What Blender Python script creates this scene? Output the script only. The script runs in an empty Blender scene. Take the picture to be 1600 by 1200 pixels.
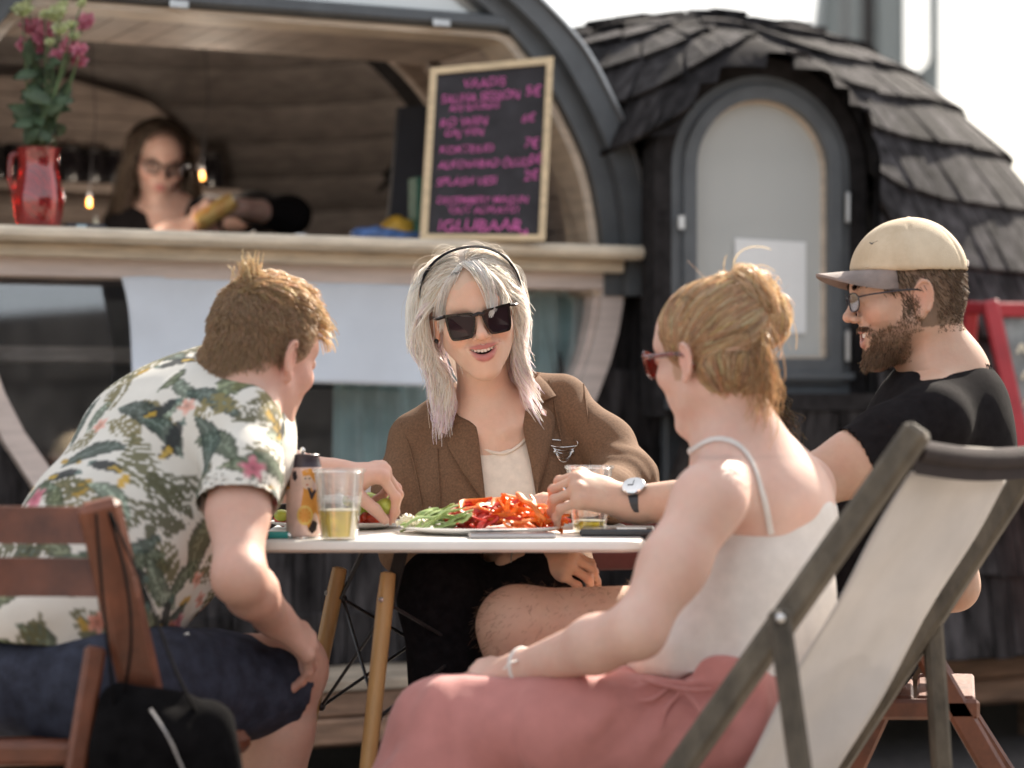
import bpy, bmesh, math, random
import numpy as np
from mathutils import Vector, Matrix, Euler
random.seed(7)
rng = np.random.default_rng(7)
R_ = math.radians
SC = bpy.context.scene
COL = SC.collection

# ------------------------------------------------------------------ camera, sky, sun, exposure
FPX = 3778.0            # focal length in photo pixels (1600 wide) = 85 mm on 36 mm
CXP, HYP, CAMZ = 800.0, 640.0, 0.97
cam_d = bpy.data.cameras.new('camera'); cam = bpy.data.objects.new('camera', cam_d); COL.objects.link(cam)
cam_d.sensor_width = 36.0; cam_d.lens = 85.0
cam.location = (0, 0, CAMZ); cam.rotation_euler = (R_(90), 0, 0)
cam_d.shift_y = (HYP - 600) / 1600.0
cam_d.clip_start = 0.05; cam_d.clip_end = 3000
cam_d.dof.use_dof = True; cam_d.dof.focus_distance = 4.36; cam_d.dof.aperture_fstop = 2.5
SC.camera = cam

SUN_AZ, SUN_EL = 31.0, 38.0      # azimuth to the right of the view direction
wd = bpy.data.worlds.new('World'); SC.world = wd; wd.use_nodes = True
nt = wd.node_tree; nt.nodes.clear()
sky = nt.nodes.new('ShaderNodeTexSky'); sky.sky_type = 'NISHITA'; sky.sun_disc = False
sky.sun_elevation = R_(SUN_EL); sky.sun_rotation = R_(SUN_AZ)
sky.air_density = 1.0; sky.dust_density = 3.0; sky.ozone_density = 0.6
bgn = nt.nodes.new('ShaderNodeBackground'); bgn.inputs[1].default_value = 0.09
wo = nt.nodes.new('ShaderNodeOutputWorld')
hz = nt.nodes.new('ShaderNodeMix'); hz.data_type = 'RGBA'; hz.inputs[0].default_value = .5; hz.inputs[7].default_value = (6.6, 6.4, 6.1, 1)   # bright thin haze over the whole sky
nt.links.new(sky.outputs[0], hz.inputs[6]); nt.links.new(hz.outputs[2], bgn.inputs[0]); nt.links.new(bgn.outputs[0], wo.inputs[0])
sun_d = bpy.data.lights.new('sun', 'SUN'); sun_d.energy = 4.6; sun_d.angle = R_(0.6); sun_d.color = (1.0, 0.90, 0.77)
sun = bpy.data.objects.new('sun', sun_d); COL.objects.link(sun)
SUN_DIR = Vector((math.sin(R_(SUN_AZ)) * math.cos(R_(SUN_EL)), math.cos(R_(SUN_AZ)) * math.cos(R_(SUN_EL)), math.sin(R_(SUN_EL))))
sun.rotation_euler = SUN_DIR.to_track_quat('Z', 'Y').to_euler(); sun.location = SUN_DIR * 30
vs = SC.view_settings; vs.view_transform = 'Standard'; vs.look = 'None'; vs.gamma = 1.0; vs.exposure = 1.5
SC.render.engine = 'CYCLES'
try:
    SC.cycles.use_denoising = True; SC.cycles.max_bounces = 8; SC.cycles.transparent_max_bounces = 32; SC.cycles.diffuse_bounces = 6
    SC.cycles.caustics_reflective = False; SC.cycles.caustics_refractive = False
except Exception: pass

# ------------------------------------------------------------------ maths helpers
def V(*a): return np.array(a, float)
def nrm(v): v = np.asarray(v, float); return v / (np.linalg.norm(v) + 1e-12)
def P(px, py, d): return V((px - CXP) / FPX * d, d, CAMZ + (HYP - py) / FPX * d)   # the point seen at a photo pixel, at depth d
def lerp(a, b, t): return np.asarray(a, float) * (1 - t) + np.asarray(b, float) * t
def azdir(deg): return V(math.sin(R_(deg)), math.cos(R_(deg)), 0.0)
def frame(az, pitch=0, roll=0):
    """columns right, forward, up; az clockwise from +Y, pitch down positive, roll clockwise as the subject sees it"""
    f = azdir(az); r = V(math.cos(R_(az)), -math.sin(R_(az)), 0); u = V(0, 0, 1.)
    p = R_(-pitch); f2 = f * math.cos(p) + u * math.sin(p); u2 = u * math.cos(p) - f * math.sin(p)
    q = R_(roll); r3 = r * math.cos(q) - u2 * math.sin(q); u3 = u2 * math.cos(q) + r * math.sin(q)
    return np.stack([r3, f2, u3], 1)
def catmull(pts, n):
    pts = np.asarray(pts, float); m = len(pts)
    if m == 2: return np.array([lerp(pts[0], pts[1], t) for t in np.linspace(0, 1, n)])
    e = np.vstack([2 * pts[0] - pts[1], pts, 2 * pts[-1] - pts[-2]])
    out = []
    for t in np.linspace(0, m - 1, n):
        i = min(int(t), m - 2); u = t - i; a, b, c, d = e[i], e[i + 1], e[i + 2], e[i + 3]
        out.append(.5 * ((2 * b) + (c - a) * u + (2 * a - 5 * b + 4 * c - d) * u * u + (3 * b - a - 3 * c + d) * u ** 3))
    return np.array(out)
_pt = rng.random((64, 64, 64)).astype(np.float32)
def vnoise(p):
    p = np.asarray(p, float); i = np.floor(p).astype(int); f = p - i; f = f * f * (3 - 2 * f)
    def g(a, b, c): return _pt[(i[..., 0] + a) & 63, (i[..., 1] + b) & 63, (i[..., 2] + c) & 63]
    x, y, z = f[..., 0], f[..., 1], f[..., 2]
    r0 = (g(0,0,0)*(1-x)+g(1,0,0)*x)*(1-y)+(g(0,1,0)*(1-x)+g(1,1,0)*x)*y
    r1 = (g(0,0,1)*(1-x)+g(1,0,1)*x)*(1-y)+(g(0,1,1)*(1-x)+g(1,1,1)*x)*y
    return (r0*(1-z)+r1*z)*2-1

# ------------------------------------------------------------------ materials
def lin(c):
    """sRGB 0-255 triple to linear"""
    c = np.asarray(c, float) / 255.0
    return tuple(np.where(c <= .04045, c / 12.92, ((c + .055) / 1.055) ** 2.4))
def _mixcol(nt, fac, a, b):
    m = nt.nodes.new('ShaderNodeMix'); m.data_type = 'RGBA'
    for s, v in ((0, fac), (6, a), (7, b)):
        if hasattr(v, 'is_output'): nt.links.new(v, m.inputs[s])
        elif s == 0: m.inputs[0].default_value = v
        else: m.inputs[s].default_value = (*v[:3], 1)
    return m.outputs[2]
def mat(name, col, rough=.6, var=.12, nscale=20, bump=0.0, bscale=None, metal=0.0, spec=.5, sss=0.0, sssr=(1, .35, .2), attr=None,
        stretch=None, col2=None, sheen=0.0, coat=0.0, trans=0.0, transl=0.0, island=0.0, weave=0.0):
    m = bpy.data.materials.new(name); m.use_nodes = True; nt = m.node_tree
    b = nt.nodes['Principled BSDF']
    tc = nt.nodes.new('ShaderNodeTexCoord'); src = tc.outputs['Object']
    if stretch:
        mp = nt.nodes.new('ShaderNodeMapping'); mp.inputs['Scale'].default_value = stretch; nt.links.new(src, mp.inputs[0]); src = mp.outputs[0]
    n = nt.nodes.new('ShaderNodeTexNoise'); n.inputs['Scale'].default_value = nscale; n.inputs['Detail'].default_value = 6; n.inputs['Roughness'].default_value = .6
    nt.links.new(src, n.inputs['Vector'])
    if attr:
        a = nt.nodes.new('ShaderNodeAttribute'); a.attribute_name = attr; base = a.outputs['Color']
        hsv = nt.nodes.new('ShaderNodeMix'); hsv.data_type = 'RGBA'; hsv.blend_type = 'MULTIPLY'; hsv.inputs[0].default_value = 1
        rmp = nt.nodes.new('ShaderNodeMapRange'); rmp.inputs[3].default_value = 1 - var; rmp.inputs[4].default_value = 1 + var * .6
        nt.links.new(n.outputs[0], rmp.inputs[0]); nt.links.new(base, hsv.inputs[6]); nt.links.new(rmp.outputs[0], hsv.inputs[7])
        outc = hsv.outputs[2]
    else:
        c2 = col2 if col2 is not None else tuple(max(0, c * (1 - 2.2 * var)) for c in col)
        c1 = col if col2 is not None else tuple(min(1, c * (1 + 1.2 * var)) for c in col)
        rp = nt.nodes.new('ShaderNodeValToRGB'); rp.color_ramp.elements[0].position = .3; rp.color_ramp.elements[1].position = .7
        rp.color_ramp.elements[0].color = (*c2, 1); rp.color_ramp.elements[1].color = (*c1, 1)
        nt.links.new(n.outputs[0], rp.inputs[0]); outc = rp.outputs[0]
    if island:
        oi = nt.nodes.new('ShaderNodeObjectInfo'); mr = nt.nodes.new('ShaderNodeMapRange')
        mr.inputs[3].default_value = 1 - island; mr.inputs[4].default_value = 1 + island
        gi = nt.nodes.new('ShaderNodeNewGeometry'); ad = nt.nodes.new('ShaderNodeMath'); ad.operation = 'ADD'; fr = nt.nodes.new('ShaderNodeMath'); fr.operation = 'FRACT'
        nt.links.new(oi.outputs['Random'], ad.inputs[0]); nt.links.new(gi.outputs['Random Per Island'], ad.inputs[1]); nt.links.new(ad.outputs[0], fr.inputs[0]); nt.links.new(fr.outputs[0], mr.inputs[0])
        mm = nt.nodes.new('ShaderNodeMix'); mm.data_type = 'RGBA'; mm.blend_type = 'MULTIPLY'; mm.inputs[0].default_value = 1
        nt.links.new(outc, mm.inputs[6]); nt.links.new(mr.outputs[0], mm.inputs[7]); outc = mm.outputs[2]
    nt.links.new(outc, b.inputs['Base Color'])
    b.inputs['Roughness'].default_value = rough; b.inputs['Metallic'].default_value = metal
    b.inputs['Specular IOR Level'].default_value = spec
    if sss: b.inputs['Subsurface Weight'].default_value = sss; b.inputs['Subsurface Radius'].default_value = sssr; b.inputs['Subsurface Scale'].default_value = .006
    if sheen: b.inputs['Sheen Weight'].default_value = sheen
    if coat: b.inputs['Coat Weight'].default_value = coat; b.inputs['Coat Roughness'].default_value = .12
    if trans: b.inputs['Transmission Weight'].default_value = trans
    h = None
    if bump:
        n2 = nt.nodes.new('ShaderNodeTexNoise'); n2.inputs['Scale'].default_value = bscale or nscale * 3; n2.inputs['Detail'].default_value = 5
        nt.links.new(src, n2.inputs['Vector'])
        bp = nt.nodes.new('ShaderNodeBump'); bp.inputs['Strength'].default_value = bump; bp.inputs['Distance'].default_value = .004
        nt.links.new(n2.outputs[0], bp.inputs['Height']); nt.links.new(bp.outputs[0], b.inputs['Normal'])
    if transl:
        t = nt.nodes.new('ShaderNodeBsdfTranslucent'); nt.links.new(outc, t.inputs[0]); mx = nt.nodes.new('ShaderNodeMixShader'); mx.inputs[0].default_value = transl
        nt.links.new(b.outputs[0], mx.inputs[1]); nt.links.new(t.outputs[0], mx.inputs[2]); nt.links.new(mx.outputs[0], nt.nodes['Material Output'].inputs[0])
    return m
def glassy(name, tint=(.9, .95, .95), refl=.2, rough=0.02, body=None, bodyf=0.0, glow=False):
    """thin sheet: see-through plus mirror part, optionally some diffuse body"""
    m = bpy.data.materials.new(name); m.use_nodes = True; nt = m.node_tree; nt.nodes.remove(nt.nodes['Principled BSDF'])
    tr = nt.nodes.new('ShaderNodeBsdfTransparent'); tr.inputs[0].default_value = (*tint, 1)
    gl = nt.nodes.new('ShaderNodeBsdfGlossy'); gl.inputs['Roughness'].default_value = rough; gl.inputs[0].default_value = (1, 1, 1, 1)
    fr = nt.nodes.new('ShaderNodeLayerWeight'); fr.inputs[0].default_value = .35
    mr = nt.nodes.new('ShaderNodeMapRange'); mr.inputs[3].default_value = refl; mr.inputs[4].default_value = min(1, refl + .5); nt.links.new(fr.outputs['Fresnel'], mr.inputs[0])
    mx = nt.nodes.new('ShaderNodeMixShader'); nt.links.new(mr.outputs[0], mx.inputs[0])
    base = tr.outputs[0]
    if body is not None:
        df = nt.nodes.new('ShaderNodeBsdfTranslucent' if glow else 'ShaderNodeBsdfDiffuse'); df.inputs[0].default_value = (*body, 1)
        m2 = nt.nodes.new('ShaderNodeMixShader'); m2.inputs[0].default_value = bodyf; nt.links.new(tr.outputs[0], m2.inputs[1]); nt.links.new(df.outputs[0], m2.inputs[2]); base = m2.outputs[0]
    nt.links.new(base, mx.inputs[1]); nt.links.new(gl.outputs[0], mx.inputs[2]); nt.links.new(mx.outputs[0], nt.nodes['Material Output'].inputs[0])
    return m

# ------------------------------------------------------------------ objects
ORG = {}
def thing(name, label, cat, loc, group=None, kind=None):
    o = bpy.data.objects.new(name, None); COL.objects.link(o); o.location = tuple(loc); o.empty_display_size = .05
    if kind: o['kind'] = kind
    o['label'] = label; o['category'] = cat
    if group: o['group'] = group
    ORG[o.name] = np.array(loc, float); return o
def tag(o, label, cat, group=None, kind=None):
    o['label'] = label; o['category'] = cat
    if group: o['group'] = group
    if kind: o['kind'] = kind
    return o
def put(name, me, material, parent=None, loc=None, label=None, kind=None):
    """link a mesh made in world coordinates as one object (child of parent, or top level with its origin at loc)"""
    o = bpy.data.objects.new(name, me); COL.objects.link(o)
    if material is not None and len(me.materials) == 0: me.materials.append(material)
    if parent is not None:
        org = ORG[parent.name]; me.transform(Matrix.Translation(-Vector(org))); o.parent = parent; ORG[o.name] = org
    else:
        if loc is None:
            n = len(me.vertices); co = np.empty(n * 3); me.vertices.foreach_get('co', co); co = co.reshape(-1, 3)
            loc = (co[:, 0].mean(), co[:, 1].mean(), co[:, 2].min())
        me.transform(Matrix.Translation(-Vector(loc))); o.location = tuple(loc); ORG[o.name] = np.array(loc, float)
    if label: o['label'] = label
    if kind: o['kind'] = kind
    return o
def newmesh(name, v, f, smooth=None):
    me = bpy.data.meshes.new(name); me.from_pydata([tuple(x) for x in v], [], [tuple(x) for x in f]); 
    if smooth is not None:
        me.polygons.foreach_set('use_smooth', [True] * len(me.polygons))
        if smooth < 179: me.set_sharp_from_angle(angle=R_(smooth))
    me.update(); return me
def npmesh(name, v, quads, smooth=True):
    me = bpy.data.meshes.new(name); v = np.ascontiguousarray(v, np.float32); quads = np.ascontiguousarray(quads, np.int32); k = quads.shape[1]
    me.vertices.add(len(v)); me.vertices.foreach_set('co', v.ravel())
    me.loops.add(quads.size); me.loops.foreach_set('vertex_index', quads.ravel())
    me.polygons.add(len(quads)); me.polygons.foreach_set('loop_start', np.arange(len(quads), dtype=np.int32) * k)
    me.polygons.foreach_set('use_smooth', np.full(len(quads), smooth)); me.update(calc_edges=True); return me
def vcol(me, cols, name='tint'):
    a = me.color_attributes.new(name, 'FLOAT_COLOR', 'POINT'); c = np.ones((len(me.vertices), 4), np.float32); c[:, :3] = cols
    a.data.foreach_set('color', c.ravel())
class MB:
    """collects shapes into one mesh"""
    def __init__(s): s.v = []; s.f = []
    def add(s, v, f): n = len(s.v); s.v += [tuple(x) for x in v]; s.f += [tuple(i + n for i in q) for q in f]; return s
    def box(s, c, size, R=None, bev=0.0):
        c = np.asarray(c, float); h = np.asarray(size, float) / 2; R = np.eye(3) if R is None else R
        if bev <= 0:
            v = [c + R @ (h * V(x, y, z)) for x in (-1, 1) for y in (-1, 1) for z in (-1, 1)]
            return s.add(v, [(0,1,3,2), (4,6,7,5), (0,4,5,1), (2,3,7,6), (0,2,6,4), (1,5,7,3)])
        b = min(bev, h.min() * .9); v = []; idx = {}
        for x in (-1, 1):
            for y in (-1, 1):
                for z in (-1, 1):
                    sg = V(x, y, z)
                    for ax in range(3):
                        q = (h - b) * sg; q[ax] = h[ax] * sg[ax]; idx[(x, y, z, ax)] = len(v); v.append(c + R @ q)
        f = []
        for ax in range(3):
            o1, o2 = (ax + 1) % 3, (ax + 2) % 3
            for sg in (-1, 1):
                q = []
                for a, d in ((-1, -1), (1, -1), (1, 1), (-1, 1)):
                    k = [0, 0, 0]; k[ax] = sg; k[o1] = a; k[o2] = d; q.append(idx[(*k, ax)])
                f.append(q if sg > 0 else q[::-1])
            for a in (-1, 1):
                for d in (-1, 1):
                    k0 = [0, 0, 0]; k0[o1] = a; k0[o2] = d; k1 = list(k0); k0[ax] = -1; k1[ax] = 1
                    q = [idx[(*k0, o1)], idx[(*k1, o1)], idx[(*k1, o2)], idx[(*k0, o2)]]; f.append(q if a * d > 0 else q[::-1])
        for x in (-1, 1):
            for y in (-1, 1):
                for z in (-1, 1):
                    q = [idx[(x, y, z, 0)], idx[(x, y, z, 1)], idx[(x, y, z, 2)]]; f.append(q if x * y * z > 0 else q[::-1])
        return s.add(v, f)
    def bar(s, a, b, w, t, up=(0, 0, 1), bev=0.003):
        a = np.asarray(a, float); b = np.asarray(b, float); d = nrm(b - a); u = np.asarray(up, float); x = np.cross(d, u)
        if np.linalg.norm(x) < 1e-4: x = np.cross(d, (1, 0, 0))
        x = nrm(x); z = np.cross(x, d)
        return s.box((a + b) / 2, (w, np.linalg.norm(b - a), t), np.stack([x, d, z], 1), bev)
    def tube(s, path, r, n=8, cap=True, sq=1.0):
        path = np.asarray(path, float); m = len(path); r = np.full(m, r) if np.isscalar(r) else np.asarray(r, float)
        t = np.gradient(path, axis=0); v = []; up = V(0, 0, 1) if abs(nrm(t[0])[2]) < .9 else V(1, 0, 0)
        x = nrm(np.cross(t[0], up))
        for i in range(m):
            ti = nrm(t[i]); x = nrm(x - ti * np.dot(x, ti)); y = np.cross(ti, x)
            for k in range(n):
                a = 2 * math.pi * k / n; v.append(path[i] + r[i] * (math.cos(a) * x + sq * math.sin(a) * y))
        f = [(i * n + k, i * n + (k + 1) % n, (i + 1) * n + (k + 1) % n, (i + 1) * n + k) for i in range(m - 1) for k in range(n)]
        if cap: f += [tuple(range(n - 1, -1, -1)), tuple((m - 1) * n + k for k in range(n))]
        return s.add(v, f)
    def lathe(s, prof, c, axis=(0, 0, 1), n=28):
        ax = nrm(axis); x = nrm(np.cross(ax, (0, 1, 0) if abs(ax[1]) < .9 else (1, 0, 0))); y = np.cross(ax, x); c = np.asarray(c, float); v = []; m = len(prof)
        for (r, z) in prof:
            for k in range(n): a = 2 * math.pi * k / n; v.append(c + ax * z + r * (math.cos(a) * x + math.sin(a) * y))
        f = [(i * n + k, i * n + (k + 1) % n, (i + 1) * n + (k + 1) % n, (i + 1) * n + k) for i in range(m - 1) for k in range(n)]
        if prof[0][0] > 1e-6: f.append(tuple(range(n - 1, -1, -1)))
        if prof[-1][0] > 1e-6: f.append(tuple((m - 1) * n + k for k in range(n)))
        return s.add(v, f)
    def ball(s, c, r, n=12, R=None):
        r = np.full(3, r) if np.isscalar(r) else np.asarray(r, float); R = np.eye(3) if R is None else R; c = np.asarray(c, float); v = []; m = max(6, n // 2 + 1)
        for i in range(m):
            th = math.pi * i / (m - 1)
            for k in range(n): a = 2 * math.pi * k / n; v.append(c + R @ (r * V(math.sin(th) * math.cos(a), math.sin(th) * math.sin(a), math.cos(th))))
        return s.add(v, [(i * n + k, (i + 1) * n + k, (i + 1) * n + (k + 1) % n, i * n + (k + 1) % n) for i in range(m - 1) for k in range(n)])
    def prism(s, poly, off):
        """poly: planar loop of 3-D points, extruded by vector off"""
        p = [np.asarray(q, float) for q in poly]; n = len(p); off = np.asarray(off, float)
        nv = sum((np.cross(p[i] - p[0], p[(i + 1) % n] - p[0]) for i in range(n)), V(0, 0, 0))
        if np.dot(nv, off) > 0: p = p[::-1]
        return s.add(p + [q + off for q in p], [tuple(range(n)), tuple(range(2 * n - 1, n - 1, -1))] + [(i, i + n, (i + 1) % n + n, (i + 1) % n) for i in range(n)])
    def ring(s, outer, inner, off, closed=True):
        """band between two loops of equal length, extruded by off"""
        n = len(outer); off = np.asarray(off, float); o = [np.asarray(q, float) for q in outer]; i_ = [np.asarray(q, float) for q in inner]
        v = o + i_ + [q + off for q in o] + [q + off for q in i_]; f = []
        for k in range(n if closed else n - 1):
            j = (k + 1) % n
            f += [(k, j, n + j, n + k), (2*n + k, 3*n + k, 3*n + j, 2*n + j), (k, 2*n + k, 2*n + j, j), (n + k, n + j, 3*n + j, 3*n + k)]
        if not closed: f += [(0, n, 3*n, 2*n), (n - 1, 3*n - 1, 4*n - 1, 2*n - 1)]
        return s.add(v, f)
    def sheet(s, rows, thick=0.0, nrmdir=None):
        rows = [[np.asarray(p, float) for p in r] for r in rows]; a, b = len(rows), len(rows[0])
        top = [p for r in rows for p in r]
        f = [(i*b + j, i*b + j + 1, (i+1)*b + j + 1, (i+1)*b + j) for i in range(a - 1) for j in range(b - 1)]
        if thick:
            off = np.asarray(nrmdir, float) * thick; n = a * b
            f += [tuple(n + q for q in reversed(x)) for x in f]
            rim = [i for i in range(b)] + [i*b + b - 1 for i in range(1, a)] + [(a-1)*b + j for j in range(b - 2, -1, -1)] + [i*b for i in range(a - 2, 0, -1)]
            f += [(rim[k], n + rim[k], n + rim[(k + 1) % len(rim)], rim[(k + 1) % len(rim)]) for k in range(len(rim))]
            top = top + [p + off for p in top]
        return s.add(top, f)
    def mesh(s, name='m', smooth=35):
        me = newmesh(name, s.v, s.f, smooth)
        bm = bmesh.new(); bm.from_mesh(me); bmesh.ops.recalc_face_normals(bm, faces=bm.faces); bm.to_mesh(me); bm.free()
        if smooth is not None and smooth < 179: me.set_sharp_from_angle(angle=R_(smooth))
        return me
    def put(s, name, material, parent=None, loc=None, smooth=35, label=None, kind=None): return put(name, s.mesh(name, smooth), material, parent, loc, label, kind)
def text_mesh(txt, size, origin, right, up, off=0.0, bold=0.0):
    cu = bpy.data.curves.new('t', 'FONT'); cu.body = txt; cu.size = size; cu.offset = bold; cu.resolution_u = 3
    ob = bpy.data.objects.new('t', cu); COL.objects.link(ob); dg = bpy.context.evaluated_depsgraph_get(); me = bpy.data.meshes.new_from_object(ob.evaluated_get(dg))
    bpy.data.objects.remove(ob); bpy.data.curves.remove(cu)
    r = nrm(right); u = nrm(up); n = np.cross(r, u); M = Matrix(((r[0], u[0], n[0], origin[0] + n[0]*off), (r[1], u[1], n[1], origin[1] + n[1]*off), (r[2], u[2], n[2], origin[2] + n[2]*off), (0, 0, 0, 1)))
    me.transform(M); me.materials.clear(); return me

# ------------------------------------------------------------------ signed distance modelling (one continuous skin per body)
def smin(a, b, k):
    if k <= 0: return np.minimum(a, b)
    h = np.maximum(k - np.abs(a - b), 0) / k; return np.minimum(a, b) - h * h * k * .25
class SDF:
    def __init__(s): s.p = []
    def cone(s, a, b, ra, rb, k=.02, op='u'):
        a = np.asarray(a, float); b = np.asarray(b, float); m = max(ra, rb)
        s.p.append((op, k, np.minimum(a, b) - m, np.maximum(a, b) + m, ('c', a, b, ra, rb))); return s
    def chain(s, pts, rs, k=.02, op='u'):
        for i in range(len(pts) - 1): s.cone(pts[i], pts[i + 1], rs[i], rs[i + 1], k, op)
        return s
    def ell(s, c, r, R=None, k=.02, op='u'):
        c = np.asarray(c, float); r = np.full(3, float(r)) if np.isscalar(r) else np.asarray(r, float); R = np.eye(3) if R is None else R
        e = np.abs(R) @ r; s.p.append((op, k, c - e, c + e, ('e', c, r, R))); return s
    def plane(s, pt, n, k=.004):
        """keep the side opposite to n"""
        s.p.append(('clip', k, None, None, ('p', np.asarray(pt, float), nrm(n)))); return s
    def sub(s, other, k=.01, op='u'):
        lo = np.min([q[2] for q in other.p if q[2] is not None], 0); hi = np.max([q[3] for q in other.p if q[3] is not None], 0)
        s.p.append((op, k, lo, hi, ('g', other))); return s
    def poly(s, pts2, axes, org, lo, hi, k=.004, op='d'):
        """infinite prism over a 2-D polygon in the plane (axes) through org, bounded to the box lo..hi"""
        s.p.append((op, k, np.asarray(lo, float), np.asarray(hi, float), ('poly', np.asarray(pts2, float), np.asarray(axes, float), np.asarray(org, float), np.asarray(lo, float), np.asarray(hi, float)))); return s
    @staticmethod
    def _d(q, x, y, z):
        t = q[0]
        if t == 'c':
            _, a, b, ra, rb = q; ba = b - a; l2 = float(ba @ ba) + 1e-12
            h = np.clip(((x - a[0]) * ba[0] + (y - a[1]) * ba[1] + (z - a[2]) * ba[2]) / l2, 0, 1)
            return np.sqrt((x - a[0] - h * ba[0])**2 + (y - a[1] - h * ba[1])**2 + (z - a[2] - h * ba[2])**2) - (ra + (rb - ra) * h)
        if t == 'e':
            _, c, r, R = q; dx, dy, dz = x - c[0], y - c[1], z - c[2]
            u = (R[0,0]*dx + R[1,0]*dy + R[2,0]*dz) / r[0]; v = (R[0,1]*dx + R[1,1]*dy + R[2,1]*dz) / r[1]; w = (R[0,2]*dx + R[1,2]*dy + R[2,2]*dz) / r[2]
            k0 = np.sqrt(u*u + v*v + w*w); k1 = np.sqrt((u/r[0])**2 + (v/r[1])**2 + (w/r[2])**2) + 1e-9
            return np.where(k0 < 1e-4, -r.min(), k0 * (k0 - 1) / k1)
        if t == 'p': return (x - q[1][0]) * q[2][0] + (y - q[1][1]) * q[2][1] + (z - q[1][2]) * q[2][2]
        if t == 'poly':
            _, pts, ax, org, lo, hi = q
            u = (x - org[0]) * ax[0][0] + (y - org[1]) * ax[0][1] + (z - org[2]) * ax[0][2]; v = (x - org[0]) * ax[1][0] + (y - org[1]) * ax[1][1] + (z - org[2]) * ax[1][2]
            d = np.full(u.shape, 1e9); sgn = np.ones(u.shape); n = len(pts); j = n - 1
            for i in range(n):
                e = pts[j] - pts[i]; wx = u - pts[i][0]; wy = v - pts[i][1]; h = np.clip((wx*e[0] + wy*e[1]) / (e @ e), 0, 1)
                d = np.minimum(d, (wx - e[0]*h)**2 + (wy - e[1]*h)**2)
                c1 = v >= pts[i][1]; c2 = v < pts[j][1]; c3 = e[0]*wy > e[1]*wx
                sgn = np.where((c1 & c2 & c3) | (~c1 & ~c2 & ~c3), -sgn, sgn); j = i
            d = np.sqrt(d) * sgn
            for (w_, l, h_) in ((x, lo[0], hi[0]), (y, lo[1], hi[1]), (z, lo[2], hi[2])): d = np.maximum(d, np.maximum(l - w_, w_ - h_))
            return d
        if t == 'g': return q[1]._all(x, y, z)
    def _all(s, x, y, z):
        F = np.full(np.broadcast(x, y, z).shape, 1.0)
        for op, k, lo, hi, q in s.p:
            d = s._d(q, x, y, z)
            if op == 'u': F = smin(F, d, k)
            elif op == 'd': F = -smin(-F, d, k)
            else: F = -smin(-F, -d, k)
        return F
    def at(s, pts): pts = np.asarray(pts, float); return s._all(pts[..., 0], pts[..., 1], pts[..., 2])
    def grad(s, pts, e=.0015):
        g = np.stack([s.at(pts + V(e,0,0)) - s.at(pts - V(e,0,0)), s.at(pts + V(0,e,0)) - s.at(pts - V(0,e,0)), s.at(pts + V(0,0,e)) - s.at(pts - V(0,0,e))], -1)
        return g / (np.linalg.norm(g, axis=-1, keepdims=True) + 1e-9)
    def march(s, o, d, tmax=1.2, n=60):
        o = np.asarray(o, float).copy(); d = np.asarray(d, float); t = np.zeros(o.shape[:-1])
        for _ in range(n): t = np.minimum(t + np.clip(s.at(o + d * t[..., None]) * .8, -.01, .05), tmax)
        return o + d * t[..., None], t < tmax - 1e-3
    def field(s, xs, ys, zs):
        F = np.full((len(xs), len(ys), len(zs)), 1.0, np.float32)
        for op, k, lo, hi, q in s.p:
            if lo is None: sl = (slice(None),) * 3
            else:
                pad = k + .025; sl = tuple(slice(np.searchsorted(a, lo[i] - pad), np.searchsorted(a, hi[i] + pad)) for i, a in enumerate((xs, ys, zs)))
                if any(q_.stop <= q_.start for q_ in sl): continue
            X, Y, Z = xs[sl[0]][:, None, None], ys[sl[1]][None, :, None], zs[sl[2]][None, None, :]
            d = q[1].field(xs[sl[0]], ys[sl[1]], zs[sl[2]]) if q[0] == 'g' else s._d(q, X, Y, Z).astype(np.float32)
            G = F[sl]
            if op == 'u': F[sl] = smin(G, d, k)
            elif op == 'd': F[sl] = -smin(-G, d, k)
            else: F[sl] = -smin(-G, -d, k)
        return F
    def bounds(s):
        b = [(q[2], q[3]) for q in s.p if q[0] == 'u' and q[2] is not None]
        return np.min([x[0] for x in b], 0) - .012, np.max([x[1] for x in b], 0) + .012
    def surf(s, blocks):
        """blocks: (lo, hi, voxel), fine ones first; later blocks skip cells already covered"""
        VV, FF, base = [], [], 0
        for bi, (lo, hi, h) in enumerate(blocks):
            lo = np.asarray(lo, float); hi = np.asarray(hi, float); n = np.maximum(np.ceil((hi - lo) / h).astype(int) + 1, 3)
            xs, ys, zs = (lo[i] + np.arange(n[i]) * h for i in range(3)); F = s.field(xs, ys, zs); ins = F < 0
            c = np.zeros(tuple(n - 1), np.int8)
            for a in (0, 1):
                for b in (0, 1):
                    for d in (0, 1): c += ins[a:n[0]-1+a, b:n[1]-1+b, d:n[2]-1+d]
            act = (c > 0) & (c < 8)
            for (l2, h2, v2) in blocks[:bi]:
                cx, cy, cz = xs[:-1] + h/2, ys[:-1] + h/2, zs[:-1] + h/2; m = h * 1.3; l2 = np.asarray(l2); h2 = np.asarray(h2)
                act &= ~(((cx > l2[0]+m) & (cx < h2[0]-m))[:, None, None] & ((cy > l2[1]+m) & (cy < h2[1]-m))[None, :, None] & ((cz > l2[2]+m) & (cz < h2[2]-m))[None, None, :])
            I = np.argwhere(act)
            if len(I) == 0: continue
            acc = np.zeros((len(I), 3)); cnt = np.zeros(len(I))
            cor = [(a, b, d) for a in (0, 1) for b in (0, 1) for d in (0, 1)]
            val = {q: F[I[:,0]+q[0], I[:,1]+q[1], I[:,2]+q[2]].astype(float) for q in cor}
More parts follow.
